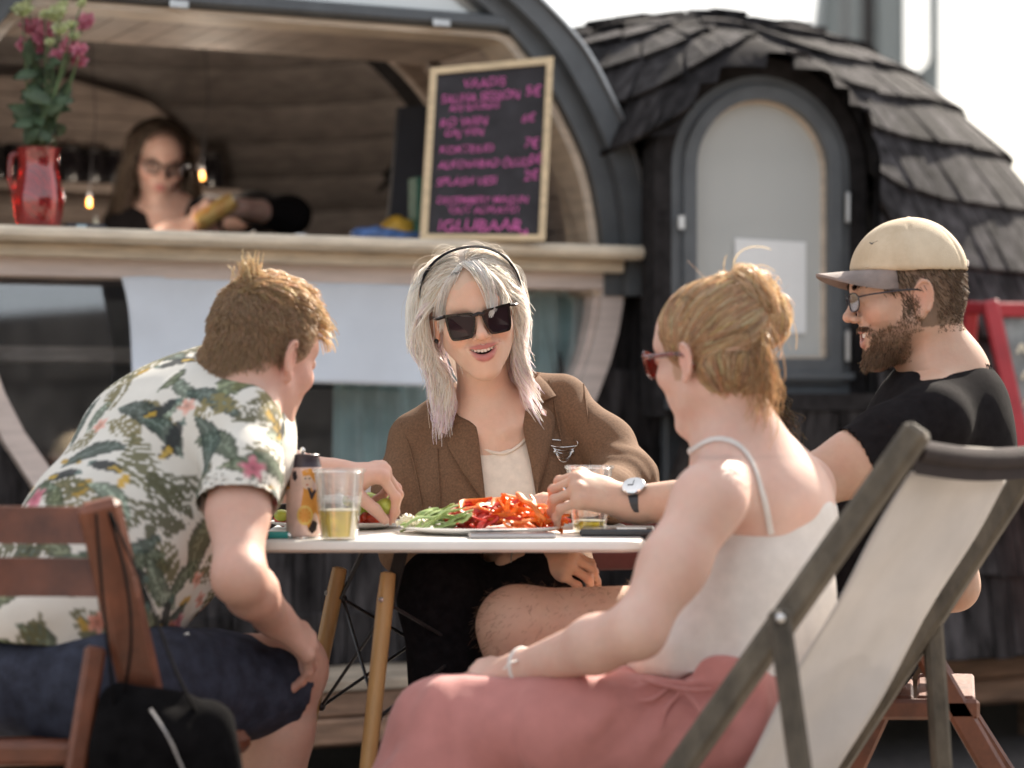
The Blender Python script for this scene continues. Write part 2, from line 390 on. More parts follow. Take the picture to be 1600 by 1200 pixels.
            for q in cor:
                for ax in range(3):
                    if q[ax] == 0:
                        q2 = list(q); q2[ax] = 1; a = val[q]; b = val[tuple(q2)]; m = (a < 0) != (b < 0)
                        t = np.where(m, a / np.where(m, a - b, 1), 0); p = np.tile(np.array(q, float), (len(I), 1)); p[:, ax] = t
                        acc[m] += p[m]; cnt[m] += 1
            vert = lo + (I + acc / cnt[:, None]) * h
            idx = np.full(act.shape, -1, np.int32); idx[act] = np.arange(len(I), dtype=np.int32)
            for ax in range(3):
                o1, o2 = (ax + 1) % 3, (ax + 2) % 3
                sa = [slice(None)] * 3; sb = [slice(None)] * 3; sa[ax] = slice(0, n[ax]-1); sb[ax] = slice(1, n[ax])
                E = ins[tuple(sa)] != ins[tuple(sb)]; up = ins[tuple(sa)]
                e = np.argwhere(E); e = e[(e[:, o1] > 0) & (e[:, o2] > 0) & (e[:, o1] < n[o1]-1) & (e[:, o2] < n[o2]-1)]
                if len(e) == 0: continue
                def g(d1, d2):
                    k = e.copy(); k[:, o1] -= d1; k[:, o2] -= d2; return idx[k[:,0], k[:,1], k[:,2]]
                Q = np.stack([g(1, 1), g(0, 1), g(0, 0), g(1, 0)], 1); fl = ~up[e[:,0], e[:,1], e[:,2]]; Q[fl] = Q[fl][:, ::-1]
                Q = Q[(Q >= 0).all(1)]; FF.append(Q + base)
            VV.append(vert); base += len(vert)
        return np.vstack(VV), np.vstack(FF)
def vnormals(v, q):
    n = np.cross(v[q[:, 2]] - v[q[:, 0]], v[q[:, 3]] - v[q[:, 1]]); N = np.zeros_like(v)
    for i in range(4): np.add.at(N, q[:, i], n)
    return N / (np.linalg.norm(N, axis=1, keepdims=True) + 1e-12)
# ================================================================== SETTING
TH = R_(26.0)
FU = V(math.cos(TH), math.sin(TH), 0); FN = V(math.sin(TH), -math.cos(TH), 0); FZ = V(0, 0, 1)
FP0 = V((460 - CXP) / FPX * 6.3, 6.3, 0)
def W(u, z, v=0.0): return FP0 + FU * u + FN * v + V(0, 0, z)
def UZ(px, py, v=0.0):
    """where the view ray through a photo pixel meets the bar front plane (offset v towards the terrace)"""
    d = V((px - CXP) / FPX, 1.0, (HYP - py) / FPX); o = V(0, 0, CAMZ); q = FP0 + FN * v
    t = ((q - o) @ FN) / (d @ FN); p = o + d * t; return V((p - FP0) @ FU, p[2])
def F(px, py, v=0.0): a = UZ(px, py, v); return W(a[0], a[1], v)
DECK_Z = 0.294
M = {}
M['asphalt'] = mat('terrace_paving', (.27, .235, .20), .9, .2, 4, .5, 300)
M['shingle'] = mat('shingle_wood', (.050, .0465, .0485), .9, .42, 9, .9, 70, stretch=(3, 3, .6), island=.42, spec=.10)
M['shingle_back'] = mat('tar_paper', (.030, .028, .029), 1.0, .2, 30, spec=.05)
M['slate_frame'] = mat('slate_paint', (.105, .115, .125), .42, .08, 14, .1)
M['pale_wood'] = mat('pale_pine', (.66, .55, .44), .55, .13, 5, .25, 60, stretch=(1, 1, 9))
M['counter_wood'] = mat('counter_pine', (.72, .625, .49), .5, .12, 5, .25, 60, stretch=(2, 2, 12))
M['pink_wood'] = mat('limed_wood', (.68, .585, .54), .55, .08, 6, .15, 60, stretch=(1, 1, 8))
M['lining'] = mat('lining_board', (.42, .34, .29), .6, .14, 5, .2, 60, stretch=(2, 2, 10), island=.08)
M['inner'] = mat('inner_board', (.42, .37, .345), .7, .18, 6, .2, 50, stretch=(2, 2, 10), island=.1)
M['inner_light'] = mat('back_wall_board', (.46, .37, .32), .7, .15, 6, .2, 50, stretch=(2, 2, 10), island=.1)
M['deck'] = mat('deck_wood', (.52, .43, .33), .75, .22, 6, .5, 60, stretch=(1, 1, 1), island=.15)
M['deck_side'] = mat('deck_beam_wood', (.28, .17, .11), .7, .28, 5, .5, 40, stretch=(1, 1, 7), island=.12)
M['steel'] = mat('brushed_steel', (.62, .62, .62), .3, .05, 30, metal=1)
M['black_metal'] = mat('black_metal', (.025, .024, .026), .4, .1, 40)
M['pane'] = glassy('tinted_pane', (.93, .95, .96), .12, .03)
M['dormer_glass'] = glassy('pale_reflection_pane', (.6, .62, .62), .22, .04, (.70, .73, .72), .80)  # pale body colour stands in for bright reflections on the glass
M['teal'] = mat('teal_curtain', (.66, .92, .92), .8, .10, 12, .15, 200, transl=.2)
M['cloth'] = mat('pale_blue_cloth', (.70, .77, .86), .8, .03, 6, .1, 300)
M['paper'] = mat('notice_paper', (.80, .82, .83), .7, .02, 10)
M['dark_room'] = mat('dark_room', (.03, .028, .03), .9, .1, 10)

g = MB(); g.sheet([[(-600, -300, 0), (600, -300, 0)], [(-600, 1500, 0), (600, 1500, 0)]]); o = g.put('ground', M['asphalt'], loc=(0, 0, 0)); o['kind'] = 'structure'

M['shaded_ground'] = mat('shaded_ground', (.035, .03, .03), .95, .4, 30, .6, 200)
g = MB(); g.sheet([[W(-3, .004, 1.25), W(7, .004, 1.25)], [W(-3, .004, -4.5), W(7, .004, -4.5)]]); o = g.put('shade_strip', M['shaded_ground']); o['kind'] = 'structure'  # added dark sheet: shade along the deck is put into its colour
# ---- the deck the igloo stands on
dk = thing('timber_deck', 'low wooden plank platform with brown side beams under the igloo bar', 'deck', W(0, 0, .1))
DV0, DV1 = .30, -3.4; us, ue = -1.9, 5.2
b = 0.0
for k in range(9):                                   # boards running along the front edge
    w = .118; v0 = DV0 - k * (w + .005)
    cc = W((us + ue) / 2, DECK_Z - .014 + random.uniform(-.001, .001), v0 - w / 2); q = MB().box(cc, (ue - us, w, .028), np.stack([FU, FN, FZ], 1), .003)
    q.put('plank', M['deck'], dk)
for (zc, h, vo) in ((DECK_Z - .062, .062, .0), (DECK_Z - .130, .066, .004), (.135, .020, -.01)):
    MB().box(W((us + ue) / 2, zc, DV0 - .03 + vo), (ue - us, .045, h), np.stack([FU, FN, FZ], 1), .006).put('side_beam', M['deck_side'], dk)
for u in np.arange(us + .2, ue, .8): MB().box(W(u, .06, DV0 - .15), (.09, .09, .12), np.stack([FU, FN, FZ], 1), .004).put('footing', M['deck_side'], dk)
MB().box(W((us + ue) / 2, DECK_Z - .05, -1.9), (ue - us, 2.6, .04), np.stack([FU, FN, FZ], 1)).put('sub_floor', M['dark_room'], dk)

# ---- the igloo bar
ig = thing('igloo_bar', 'dark shingled igloo shaped bar cabin with a big arched serving hatch', 'cabin', W(.3, DECK_Z, -1))
SLOT = np.stack([FU, FN, FZ], 1)
# arch outline, right side from the photograph, mirrored about the bay's middle
ro = np.array([UZ(*p, .06) for p in ((1004, 462), (1004, 400), (997, 300), (977, 227), (943, 150), (900, 73), (833, 0), (760, -62), (660, -125))])
ri = np.array([UZ(*p, .06) for p in ((950, 462), (947, 377), (930, 277), (900, 200), (853, 113), (805, 50), (742, -8), (668, -65), (580, -115))])
ri_l = UZ(12, 28, .06)
UC = None
def interp_u(arr, z): i = np.argsort(arr[:, 1]); return np.interp(z, arr[i, 1], arr[i, 0])
UC = (ri_l[0] + interp_u(ri, ri_l[1])) / 2
def arch(arr, n=40):
    c = catmull(arr, n); top = c[-1]
    l = np.array([(2 * UC - q[0], q[1]) for q in c[::-1]]); return np.vstack([c, l])
Ao, Ai = arch(ro), arch(ri)
def band(outer, inner, v0, v1): 
    q = MB(); q.ring([W(a, z, v0) for a, z in outer], [W(a, z, v0) for a, z in inner], FN * (v1 - v0), closed=False); return q
mid = Ao * .45 + Ai * .55
band(Ao, mid + (Ao - mid) * .02, -.25, .085).put('arch_ring', M['slate_frame'], ig, smooth=30)
band(mid, Ai, -.25, .045).put('inner_ring', M['slate_frame'], ig, smooth=30)
lip = Ao + (Ao - Ai) / np.linalg.norm(Ao - Ai, axis=1, keepdims=True) * .012
band(lip, Ao, -.2, .10).put('edge_flashing', M['steel'], ig, smooth=30)
def inset(arr, d): return arr + (Ai - Ao) / np.linalg.norm(Ai - Ao, axis=1, keepdims=True) * d
# transom bar and upper pane
zt = lambda px, py: UZ(px, py, .03)
ta, tb = UZ(500, 4, .02), UZ(500, 27, .02); ZT0, ZT1 = ta[1], tb[1]
uL, uR = 2 * UC - interp_u(ri, ZT1), interp_u(ri, ZT1)
MB().box(W((uL + uR) / 2, (ZT0 + ZT1) / 2, .0), (uR - uL - .004, .10, ZT0 - ZT1), SLOT, .008).put('transom', M['slate_frame'], ig)
MB().box(W((uL + uR) / 2, ZT1 + .012, .052), (uR - uL - .06, .012, .010), SLOT, .002).put('transom_bead', M['slate_frame'], ig)
for px in (280, 690):
    a = UZ(px, 27 + (px - 500) * .07, .06); MB().box(W(a[0], a[1] + .008, .06), (.05, .012, .022), SLOT, .003).put('hatch_hinge', M['steel'], ig)
up = [q for q in Ai if q[1] > ZT0]; up = [(uR - .01, ZT0)] + up + [(uL + .01, ZT0)]
MB().prism([W(a, z, -.01) for a, z in up], FN * -.008).put('upper_pane', M['dormer_glass'], ig, smooth=None)
# pale trim round the serving opening
opn = np.array([q for q in inset(Ai, .004) if q[1] < ZT1 - .002 and q[0] > UC]); opn = np.vstack([opn, [(interp_u(ri, ZT1) - .03, ZT1 - .004)]])
opn = np.vstack([opn, [(2 * UC - a, z) for a, z in opn[::-1]]])
cen = V(UC, 1.55); tri = opn + (cen - opn) / np.linalg.norm(cen - opn, axis=1, keepdims=True) * .026
band(opn, tri, -.12, .02).put('opening_trim', M['pale_wood'], ig, smooth=30)
# lining boards of the bay, each board running inwards
lo_ = opn + (cen - opn) / np.linalg.norm(cen - opn, axis=1, keepdims=True) * .010
s = np.r_[0, np.cumsum(np.linalg.norm(np.diff(lo_, axis=0), axis=1))]; NB = int(s[-1] / .095)
for k in range(NB):
    t0, t1 = s[-1] * k / NB + .002, s[-1] * (k + 1) / NB - .002
    a = V(np.interp(t0, s, lo_[:, 0]), np.interp(t0, s, lo_[:, 1])); c = V(np.interp(t1, s, lo_[:, 0]), np.interp(t1, s, lo_[:, 1]))
    if a[1] < 1.3 and c[1] < 1.3: continue
    nn = nrm(V(c[1] - a[1], -(c[0] - a[0]))) * -.014
    MB().prism([W(*a, -.122), W(*c, -.122), W(*(c - nn), -.122), W(*(a - nn), -.122)], FN * -.46).put('lining_board', M['lining'], ig, smooth=None)
# inner arch rib where the lining ends
rb = inset(Ai, .0); rbo = np.array([q for q in rb if q[1] > 1.2]); rbi = rbo + (cen - rbo) / np.linalg.norm(cen - rbo, axis=1, keepdims=True) * .055
band(rbo, rbi, -.62, -.584).put('inner_rib', M['lining'], ig, smooth=30)
# inner vault of horizontal boards (open towards the bay)
AX = V(UC + .20, -1.25)                                    # plan centre of the vault's round end (u, v)
def vault_r(z, R0=1.36, H=2.42): return R0 * math.sqrt(max(0.02, 1 - (max(z - .3, 0) / (H - .3)) ** 2.4))
zs_ = np.linspace(DECK_Z, 2.36, 19)
for i in range(18):
    rows = []
    for z, e in ((zs_[i] + .003, .0), (zs_[i + 1] - .001, .006)):
        r = vault_r(z) - e; pts = []
        for u in np.linspace(UC - 2.3, AX[0], 12): pts.append(W(u, z, AX[1] - r))
        for t in np.linspace(0, 150, 26)[1:]: pts.append(W(AX[0] + r * math.sin(R_(t)), z, AX[1] - r * math.cos(R_(t))))
        rows.append(pts)
    MB().sheet(rows, .014, FN * -1).put('wall_board', M['inner'], ig, smooth=60)
q = MB(); rows = []
for i in range(30):
    z = DECK_Z + (2.40 - DECK_Z) * math.sin(i / 29 * math.pi / 2); r = vault_r(z) + .03
    rows.append([W(u, z, AX[1] - r) for u in np.linspace(UC - 2.3, AX[0], 12)] + [W(AX[0] + r * math.sin(R_(t)), z, AX[1] - r * math.cos(R_(t))) for t in np.linspace(0, 150, 26)[1:]])
q.sheet(rows, .02, FN * -1); q.put('vault_shell', M['shingle_back'], ig, smooth=60)
MB().box(W(UC - .85, 2.38, -1.3), (3.0, 2.0, .03), SLOT).put('ceiling_board', M['inner'], ig)
MB().box(W(UC - 2.1, 1.35, -1.4), (.03, 2.8, 2.2), SLOT).put('end_wall', M['inner'], ig)
# paler boarded back wall with an arched top, and its shelf
pz = [(-260, 330), (-200, 150), (-90, 122), (30, 121), (130, 130), (200, 147), (250, 172), (300, 215), (330, 262), (345, 320), (348, 420)]
pw = catmull([UZ(a, c, -1.9) for a, c in pz], 60)
zb = np.linspace(1.30, pw[:, 1].max(), 14)
for i in range(13):
    z0, z1 = zb[i] + .002, zb[i + 1] - .002; zm = (z0 + z1) / 2
    def span(z):
        c = pw[pw[:, 1] >= z - 1e-6]; return (c[:, 0].min(), c[:, 0].max()) if len(c) > 1 else (pw[np.argmax(pw[:, 1]), 0] - .05, pw[np.argmax(pw[:, 1]), 0] + .05)
    (a0, a1), (b0, b1) = span(z0), span(min(z1, pw[:, 1].max() - .004))
    MB().prism([W(a0, z0, -1.88), W(a1, z0, -1.88), W(b1, z1, -1.88), W(b0, z1, -1.88)], FN * -.02).put('back_board', M['inner_light'], ig, smooth=None)
sa, sb_ = UZ(-60, 283, -1.75), UZ(365, 293, -1.75)
MB().box(W((sa[0] + sb_[0]) / 2, sa[1] - .012, -1.77), (sb_[0] - sa[0], .2, .03), SLOT, .003).put('shelf', M['inner_light'], ig)
# serving counter
ct = UZ(460, 366, .15); cr = UZ(1018, 385, .15)[0]; cl = 2 * UC - cr
q = MB().box(W((cl + cr) / 2, ct[1] - .018, -.06), (cr - cl, .43, .036), SLOT, .012); q.put('counter_top', M['counter_wood'], ig)
fr = UZ(978, 410, .09)[0]; MB().box(W((2 * UC - fr + fr) / 2, ct[1] - .036 - .017, .055), (2 * (fr - UC), .06, .033), SLOT, .004).put('counter_apron', M['counter_wood'], ig)
# back of the counter inside: low work top and dark front
MB().box(W(UC - .2, ct[1] - .30, -.45), (3.4, .36, .04), SLOT, .004).put('work_top', M['inner'], ig)
MB().box(W(UC, DECK_Z + .005, -1.2), (4.2, 2.2, .02), SLOT).put('floor_board', M['inner'], ig)
# boat shaped window below the counter
wo_ = [(-80,388),(975,424),(973,470),(965,520),(952,568),(933,618),(908,675),(884,720),(852,768),(838,782),(72,788),(40,742),(5,688),(-25,622),(-52,548),(-72,475)]
wi_ = [(-45,428),(941,452),(937,490),(928,535),(915,575),(897,622),(873,672),(850,712),(828,748),(820,758),(95,765),(70,725),(35,675),(5,615),(-20,545),(-38,480)]
WO = np.array([UZ(*p, .03) for p in wo_]); WI = np.array([UZ(*p, .03) for p in wi_])
wf = MB().ring([W(a, z, -.05) for a, z in WO], [W(a, z, -.05) for a, z in WI], FN * .085).put('window_frame', M['pink_wood'], ig, smooth=25)
WI2 = WI + (WI.mean(0) - WI) / np.linalg.norm(WI.mean(0) - WI, axis=1, keepdims=True) * .012; WM = WI + (WO - WI) * .12
MB().ring([W(a, z, -.05) for a, z in WM], [W(a, z, -.05) for a, z in WI2], FN * .055).put('window_bead', M['pink_wood'], wf, smooth=25)
TILT = .080; zmid = float((WI[:, 1].max() + WI[:, 1].min()) / 2)
def tv(z, base): return base - (z - zmid) * TILT
MB().prism([W(a, z, tv(z, -.03)) for a, z in WI], FN * -.006).put('pane', M['pane'], wf, smooth=None)
# teal curtain behind the pane, dark room behind that
uc0, uc1 = UZ(512, 600, -.14)[0], UZ(965, 500, -.14)[0]; rows = []
for z in np.linspace(WI[:, 1].min() - .05, WI[:, 1].max() + .04, 6):
    rows.append([W(u, z, -.12 + .016 * math.sin(u * 95 + .8 * math.sin(u * 21)) + .006 * math.sin(z * 9 + u * 30)) for u in np.linspace(uc0, uc1, 170)])
MB().sheet(rows).put('curtain', M['teal'], ig, smooth=180)
MB().box(W(UC, .72, -.62), (3.4, .02, 1.28), SLOT).put('inner_panel', M['dark_room'], ig)
# cloth hung over the pane
def clothpt(a, c):
    tl, tr, bl, br = UZ(189, 430, .035), UZ(668, 446, .035), UZ(206, 590, .05), UZ(668, 604, .05)
    t = tl * (1 - a) + tr * a; w_ = bl * (1 - a) + br * a; q = t * (1 - c) + w_ * c
    q = q + V(.010 * math.sin(c * 3.1) * (1 - a), 0); v = .034 + .012 * c + .004 * math.sin(a * 17 + c * 3) * (.3 + c) + .006 * math.exp(-(a / .08) ** 2) * math.sin(c * 7)
    return W(q[0], q[1], v)
c_ = MB().sheet([[clothpt(a, c) for a in np.linspace(0, 1, 60)] for c in np.linspace(0, 1, 20)], .0015, FN * -1)
o = c_.put('cloth_banner', M['cloth'], smooth=180); tag(o, 'plain pale blue cloth hung across the window below the serving counter', 'banner')

# ---- shingles, biggest first
def inpoly(p, poly):
    c = False; n = len(poly); j = n - 1
    for i in range(n):
        if (poly[i][1] > p[1]) != (poly[j][1] > p[1]) and p[0] < (poly[j][0] - poly[i][0]) * (p[1] - poly[i][1]) / (poly[j][1] - poly[i][1]) + poly[i][0]: c = not c
        j = i
    return c
# wall behind the shingles round the window
bw = MB(); fr_u = UZ(1030, 600, -.03)[0]; fl_u = 2 * UC - fr_u; zlo = DECK_Z; bi = WO[:, 1].min() + .02
WS = WO + (WO.mean(0) - WO) * .03
for i0, i1, ue_ in ((1, 9, fr_u), (10, 15, fl_u)):
    for i in range(i0, i1):
        a, c = WS[i], WS[i + 1]; bw.prism([W(a[0], a[1], -.03), W(c[0], c[1], -.03), W(ue_, c[1], -.03), W(ue_, a[1], -.03)], FN * -.03)
bw.box(W((fl_u + fr_u) / 2, (zlo + bi) / 2, -.045), (fr_u - fl_u, .03, bi - zlo), SLOT)
MB().box(W(fr_u + .03, (zlo + 1.42) / 2, -.06), (.07, .16, 1.42 - zlo), SLOT, .004).put('corner_post', M['slate_frame'], ig)
bw.put('front_sheathing', M['shingle_back'], ig, smooth=None)
cand = []
zc = [1.42, 1.296, 1.08, .865, .65, .435, .22]
for r in range(6):
    ztop, zbot = zc[r], max(zc[r + 1], DECK_Z + .005); u = fl_u + random.uniform(0, .05)
    while u < fr_u - .03:
        w = random.uniform(.068, .102); um, zm = u + w / 2, (ztop + zbot) / 2
        ok = not any(inpoly((um + sx * w * .4, zm + sz * (ztop - zbot) * .42), WS) for sx in (-1, 1) for sz in (-1, 1))
        part_in = any(inpoly((um + sx * w * .5, zm + sz * (ztop - zbot) * .5), WO) for sx in (-1, 1) for sz in (-1, 1))
        z0 = zbot
        if not ok and inpoly((um, ztop - .01), WS):     # starts under the window frame: shorten from the top
            zz = ztop
            while zz > zbot and inpoly((um, zz), WS): zz -= .01
            if zz - zbot > .04: cand.append((W(um, (zz + zbot) / 2, -.016), (w - .004, .013, zz - zbot + .004), SLOT)); 
        elif not inpoly((um, zm), WS):
            if inpoly((um, zbot + .01), WS):
                while z0 < ztop and inpoly((um, z0), WS): z0 += .01
            cand.append((W(um, (ztop + z0) / 2, -.016 + random.uniform(-.002, .003)), (w - .004, .013, ztop - z0 + .004), SLOT @ np.array(Euler((R_(-2.2), 0, R_(random.uniform(-.6, .6)))).to_matrix())))
        u += w
# dome
DC = V(.593, 8.0); DR, DH = 1.52, 2.255
WA = R_(17.0); WX = (1190 - CXP) / FPX * 6.60; WCEN = V(WX, 6.60)          # dormer window centre in plan
WDIR = V(math.sin(WA), -math.cos(WA)); WRT = V(math.cos(WA), math.sin(WA))
wz = lambda py: CAMZ + (HYP - py) / FPX * 6.60
AW, ZB, ZSP = .262, wz(622), wz(268)                                       # half width, bottom, springing of the outer frame
def dome_r(z): return DR * max(0.0, 1 - (max(z, 0) / DH) ** 2.2) ** (1 / 2.2)
def dome_p(a, z): r = dome_r(z); return V(DC[0] + r * math.sin(a), DC[1] - r * math.cos(a), z)
def arch_d(x, z):
    """distance outside the dormer's arched outline"""
    if z > ZSP: return math.hypot(x, z - ZSP) - (AW + .03)
    return abs(x) - (AW + .03)
HV = None
def hood_p(a, z):
    """roof surface: the dome, pushed out to the dormer's hood near the arch"""
    p = dome_p(a, z); x = (p[:2] - WCEN) @ WRT; sd = (p[:2] - DC) @ WDIR
    dist = arch_d(x, z); so = (WCEN - DC) @ WDIR + .13 - (13.0 * max(dist, 0) ** 2 if z > ZSP else 0) - max(dist, 0) * ((1.35 if x < 0 else 1.35 + min(x, .25) * 8) if z > ZSP else .95 + (ZSP - z) * 3 + (1.4 if x > 0 else 0))
    if z < ZB - .05: so = 0
    k = .12; h = max(k - abs(so - sd), 0) / k; s2 = max(so, sd) + h * h * k * .25
    q = p.copy(); q[:2] += WDIR * max(0, s2 - sd); return q, dist
A0 = math.atan2(WX - DC[0], DC[1] - 6.60)
def warp(a, z):
    gg = math.exp(-(abs(a - A0) / (.44 if a < A0 else .33)) ** 2.8) * .52
    return DH - (DH - z) * (1 - gg * max(0.0, min(1.0, (z - .75) / .5))) if z > .75 else z
def tile(a0, a1, z0, z1, lift=.018):
    lift += random.uniform(-.005, .007)
    """curved little board following the roof, thicker at its lower edge"""
    am = (a0 + a1) / 2; q = []
    pm, dm_ = hood_p(am, min(warp(am, z0), ZB)); xw = abs((pm[:2] - WCEN) @ WRT)
    if xw < AW + .06 and pm[1] < 7.2:
        zb_, zt_ = warp(am, z0), warp(am, z1)
        if zb_ < ZB - .04 < zt_: z1 = z0 + (z1 - z0) * (ZB - .035 - zb_) / (zt_ - zb_)
        elif zb_ >= ZB - .04 and xw < AW and zb_ < ZSP: return None
    for z, e in ((z1, .0), (z0, lift)):
        row = []
        for a in (a0, am, a1):
            p, dist = hood_p(a, warp(a, z)); nx = V(p[0] - DC[0], p[1] - DC[1], (p[2] - .4) * .8); row.append((p + nrm(nx) * (e + .004), nrm(nx), dist))
        q.append(row)
    if min(t[2] for r in q for t in r) < -.015 and (q[1][1][0][2] > ZB - .06): return None
    th = .015; v = [t[0] for r in q for t in r] + [t[0] - t[1] * th for r in q for t in r]
    f = [(0, 1, 4, 3), (1, 2, 5, 4), (3, 4, 10, 9), (4, 5, 11, 10), (0, 3, 9, 6), (2, 8, 11, 5), (0, 6, 7, 1), (1, 7, 8, 2)]
    return v, f
zk = [.30, .52, .74, .95, 1.16, 1.37, 1.575, 1.765, 1.92, 2.04, 2.13, 2.195, 2.235]
tiles = []
for i in range(len(zk) - 1):
    rm = max(dome_r((zk[i] + zk[i + 1]) / 2), .25); a = -1.25 + random.uniform(0, .05)
    while a < 1.95:
        w = random.uniform(.072, .104) / rm
        jit = random.uniform(-.006, .006)
        pc = hood_p(a + w / 2, warp(a + w / 2, zk[i] + .06))[0]; uu = (pc - FP0) @ FU
        lim = interp_u(ro, min(max(pc[2], ro[:, 1].min()), ro[:, 1].max())) if pc[2] > 1.29 else fr_u
        if (uu < lim - .015) if pc[2] > 1.29 else (a + w / 2 < -.125): a += w; continue
        t = tile(a + .0034 / rm, a + w - .0034 / rm, zk[i] - .012 + jit, zk[i + 1] + .02)
        if t: tiles.append((a + w / 2, zk[i], t))
        a += w
# smooth shell under the tiles
q = MB(); rows = []
for z in np.linspace(.28, DH - .004, 44):
    rows.append([hood_p(a, z)[0] * 1.0 - V(math.sin(a), -math.cos(a), 0) * .012 for a in np.linspace(-3.3, 3.0, 130)])
v = [p for r in rows for p in r]; nb_ = 130; f = []
for i in range(43):
    for j in range(nb_ - 1):
        c = (rows[i][j] + rows[i + 1][j + 1]) / 2; am = math.atan2(c[0] - DC[0], DC[1] - c[1]); x = (c[:2] - WCEN) @ WRT
        vv = (c - FP0) @ FN; uu = (c - FP0) @ FU
        if (abs(am) < 1.2 and arch_d(x, c[2]) < 0 and c[2] > ZB + .02): continue
        if uu < (interp_u(ro, min(max(c[2], ro[:, 1].min()), ro[:, 1].max())) if c[2] > 1.29 else fr_u) - .01 and c[1] < 9.2 and vv > -2.2: continue
        f.append((i*nb_ + j, i*nb_ + j + 1, (i+1)*nb_ + j + 1, (i+1)*nb_ + j))
q.add(v, f); q.put('roof_shell', M['shingle_back'], ig, smooth=60)
# the outer roof over the bar room (keeps daylight out)
q = MB(); rows = []
for t in np.linspace(-75, 100, 24):
    r = 1.46; rows.append([W(u, .3 + 2.14 * max(0, math.cos(R_(t))) ** .8, -1.25 + r * math.sin(R_(-t)) * 1.0) for u in (UC - 2.4, UC + .9)])
rows = [r for r in rows if not (r[0] - FP0) @ FN > -.62]
q.sheet(rows, .03, FZ); q.put('bay_roof', M['shingle_back'], ig, smooth=60)
q = MB(); oo = [qq for qq in inset(Ao, .01)]; q.ring([W(a, z, -.2) for a, z in Ao], [W(a, z, -.2) for a, z in inset(Ao, .03)], FN * -.9, closed=False); q.put('bay_shell', M['shingle_back'], ig, smooth=40)
# which tiles show largest: facing the lens, not behind the ring
def vis(a, z): 
    p = dome_p(a, z + .1); u_ = (p - FP0) @ FU
    hid = u_ < interp_u(ro, min(max(z, ro[:, 1].min()), ro[:, 1].max())) - .05
    py = HYP - (z + .1 - CAMZ) * FPX / p[1]; px = CXP + p[0] * FPX / p[1]
    if hid or px > 1640 or px < 820: return -1
    if py > 760: return .1
    return math.cos(a)
tl = sorted(((vis(a, z), a, z, t) for a, z, t in tiles), key=lambda e: -e[0])
nfront = 0; stuff = MB()
vis_front = sorted(cand, key=lambda e: -e[1][2])
for c, sz, Rm in vis_front:
    px = CXP + c[0] * FPX / c[1]
    if px < -20 or nfront >= 90: stuff.box(c, sz, Rm, .003); continue
    MB().box(c, sz, Rm, .003).put('shingle', M['shingle'], ig, smooth=None); nfront += 1
for k, (s_, a, z, (v, f)) in enumerate(tl):
    if k < 295 - nfront and s_ >= 0: MB().add(v, f).put('shingle', M['shingle'], ig, smooth=None)
    else: stuff.add(v, f)
stuff.put('shingle_field', M['shingle'], ig, smooth=None, kind='stuff')
# ---- dormer window
def wl(x, z, out=0.0): p = WCEN + WRT * x + WDIR * out; return V(p[0], p[1], z)
def archloop(hw, zb, zs, n=22):
    return [wl(hw, zb)] + [wl(hw * math.cos(t), zs + hw * math.sin(t)) for t in np.linspace(0, math.pi, n)] + [wl(-hw, zb)]
WD3 = V(WDIR[0], WDIR[1], 0)
dm = MB().ring(archloop(AW, ZB, ZSP), archloop(AW - .034, ZB + .05, ZSP), WD3 * -.12).put('dormer_frame', M['slate_frame'], ig, smooth=30)
zgb = wz(560)
MB().ring([p + WD3 * .018 for p in archloop(AW - .030, ZB + .04, ZSP)], [p + WD3 * .018 for p in archloop(AW - .066, zgb, ZSP)], WD3 * -.06).put('sash', M['slate_frame'], dm, smooth=30)
MB().ring([p + WD3 * -.012 for p in archloop(AW - .066, zgb, ZSP)], [p + WD3 * -.012 for p in archloop(AW - .073, zgb + .008, ZSP)], WD3 * -.03).put('glazing_bead', M['pale_wood'], dm, smooth=30)
MB().prism([p + WD3 * -.03 for p in archloop(AW - .066, zgb, ZSP)], WD3 * -.006).put('dormer_pane', M['dormer_glass'], dm, smooth=None)
MB().prism([wl(-AW, ZB + .07, .034), wl(AW, ZB + .07, .034), wl(AW, ZB + .052, .034), wl(-AW, ZB + .052, .034)], WD3 * -.05).put('sill', M['slate_frame'], dm)
MB().prism([wl(-AW - .02, ZB + .0, .05), wl(AW + .02, ZB, .05), wl(AW + .02, ZB - .03, .05), wl(-AW - .02, ZB - .03, .05)], WD3 * -.12).put('sill', M['slate_frame'], dm)
for zz in (wz(322), wz(540)): MB().bar(wl(AW - .018, zz - .045, .03), wl(AW - .018, zz + .045, .03), .016, .016, bev=.005).put('hinge', M['steel'], dm)
MB().bar(wl(-AW + .016, wz(352) - .02, .03), wl(-AW + .016, wz(352) + .02, .03), .012, .02, bev=.003).put('catch', M['steel'], dm)
MB().bar(wl(-AW + .016, wz(490) - .02, .03), wl(-AW + .016, wz(490) + .02, .03), .012, .02, bev=.003).put('catch', M['steel'], dm)
MB().prism([wl(-AW - .1, ZB - .06, -.5), wl(AW + .1, ZB - .06, -.5), wl(AW + .1, ZSP + .4, -.5), wl(-AW - .1, ZSP + .4, -.5)], WD3 * -.02).put('inner_panel', M['dark_room'], ig, smooth=None)
lb = archloop(AW, ZB, ZSP); MB().ring([p - WD3 * .12 for p in archloop(AW + .012, ZB - .012, ZSP)], [p - WD3 * .12 for p in lb], WD3 * -.38).put('dormer_lining', M['shingle_back'], ig, smooth=30)
MB().ring([p + WD3 * .0 for p in archloop(AW + .05, ZB - .05, ZSP)], [p for p in archloop(AW + .001, ZB - .002, ZSP)], WD3 * -.1).put('dormer_casing', M['shingle_back'], ig, smooth=30)
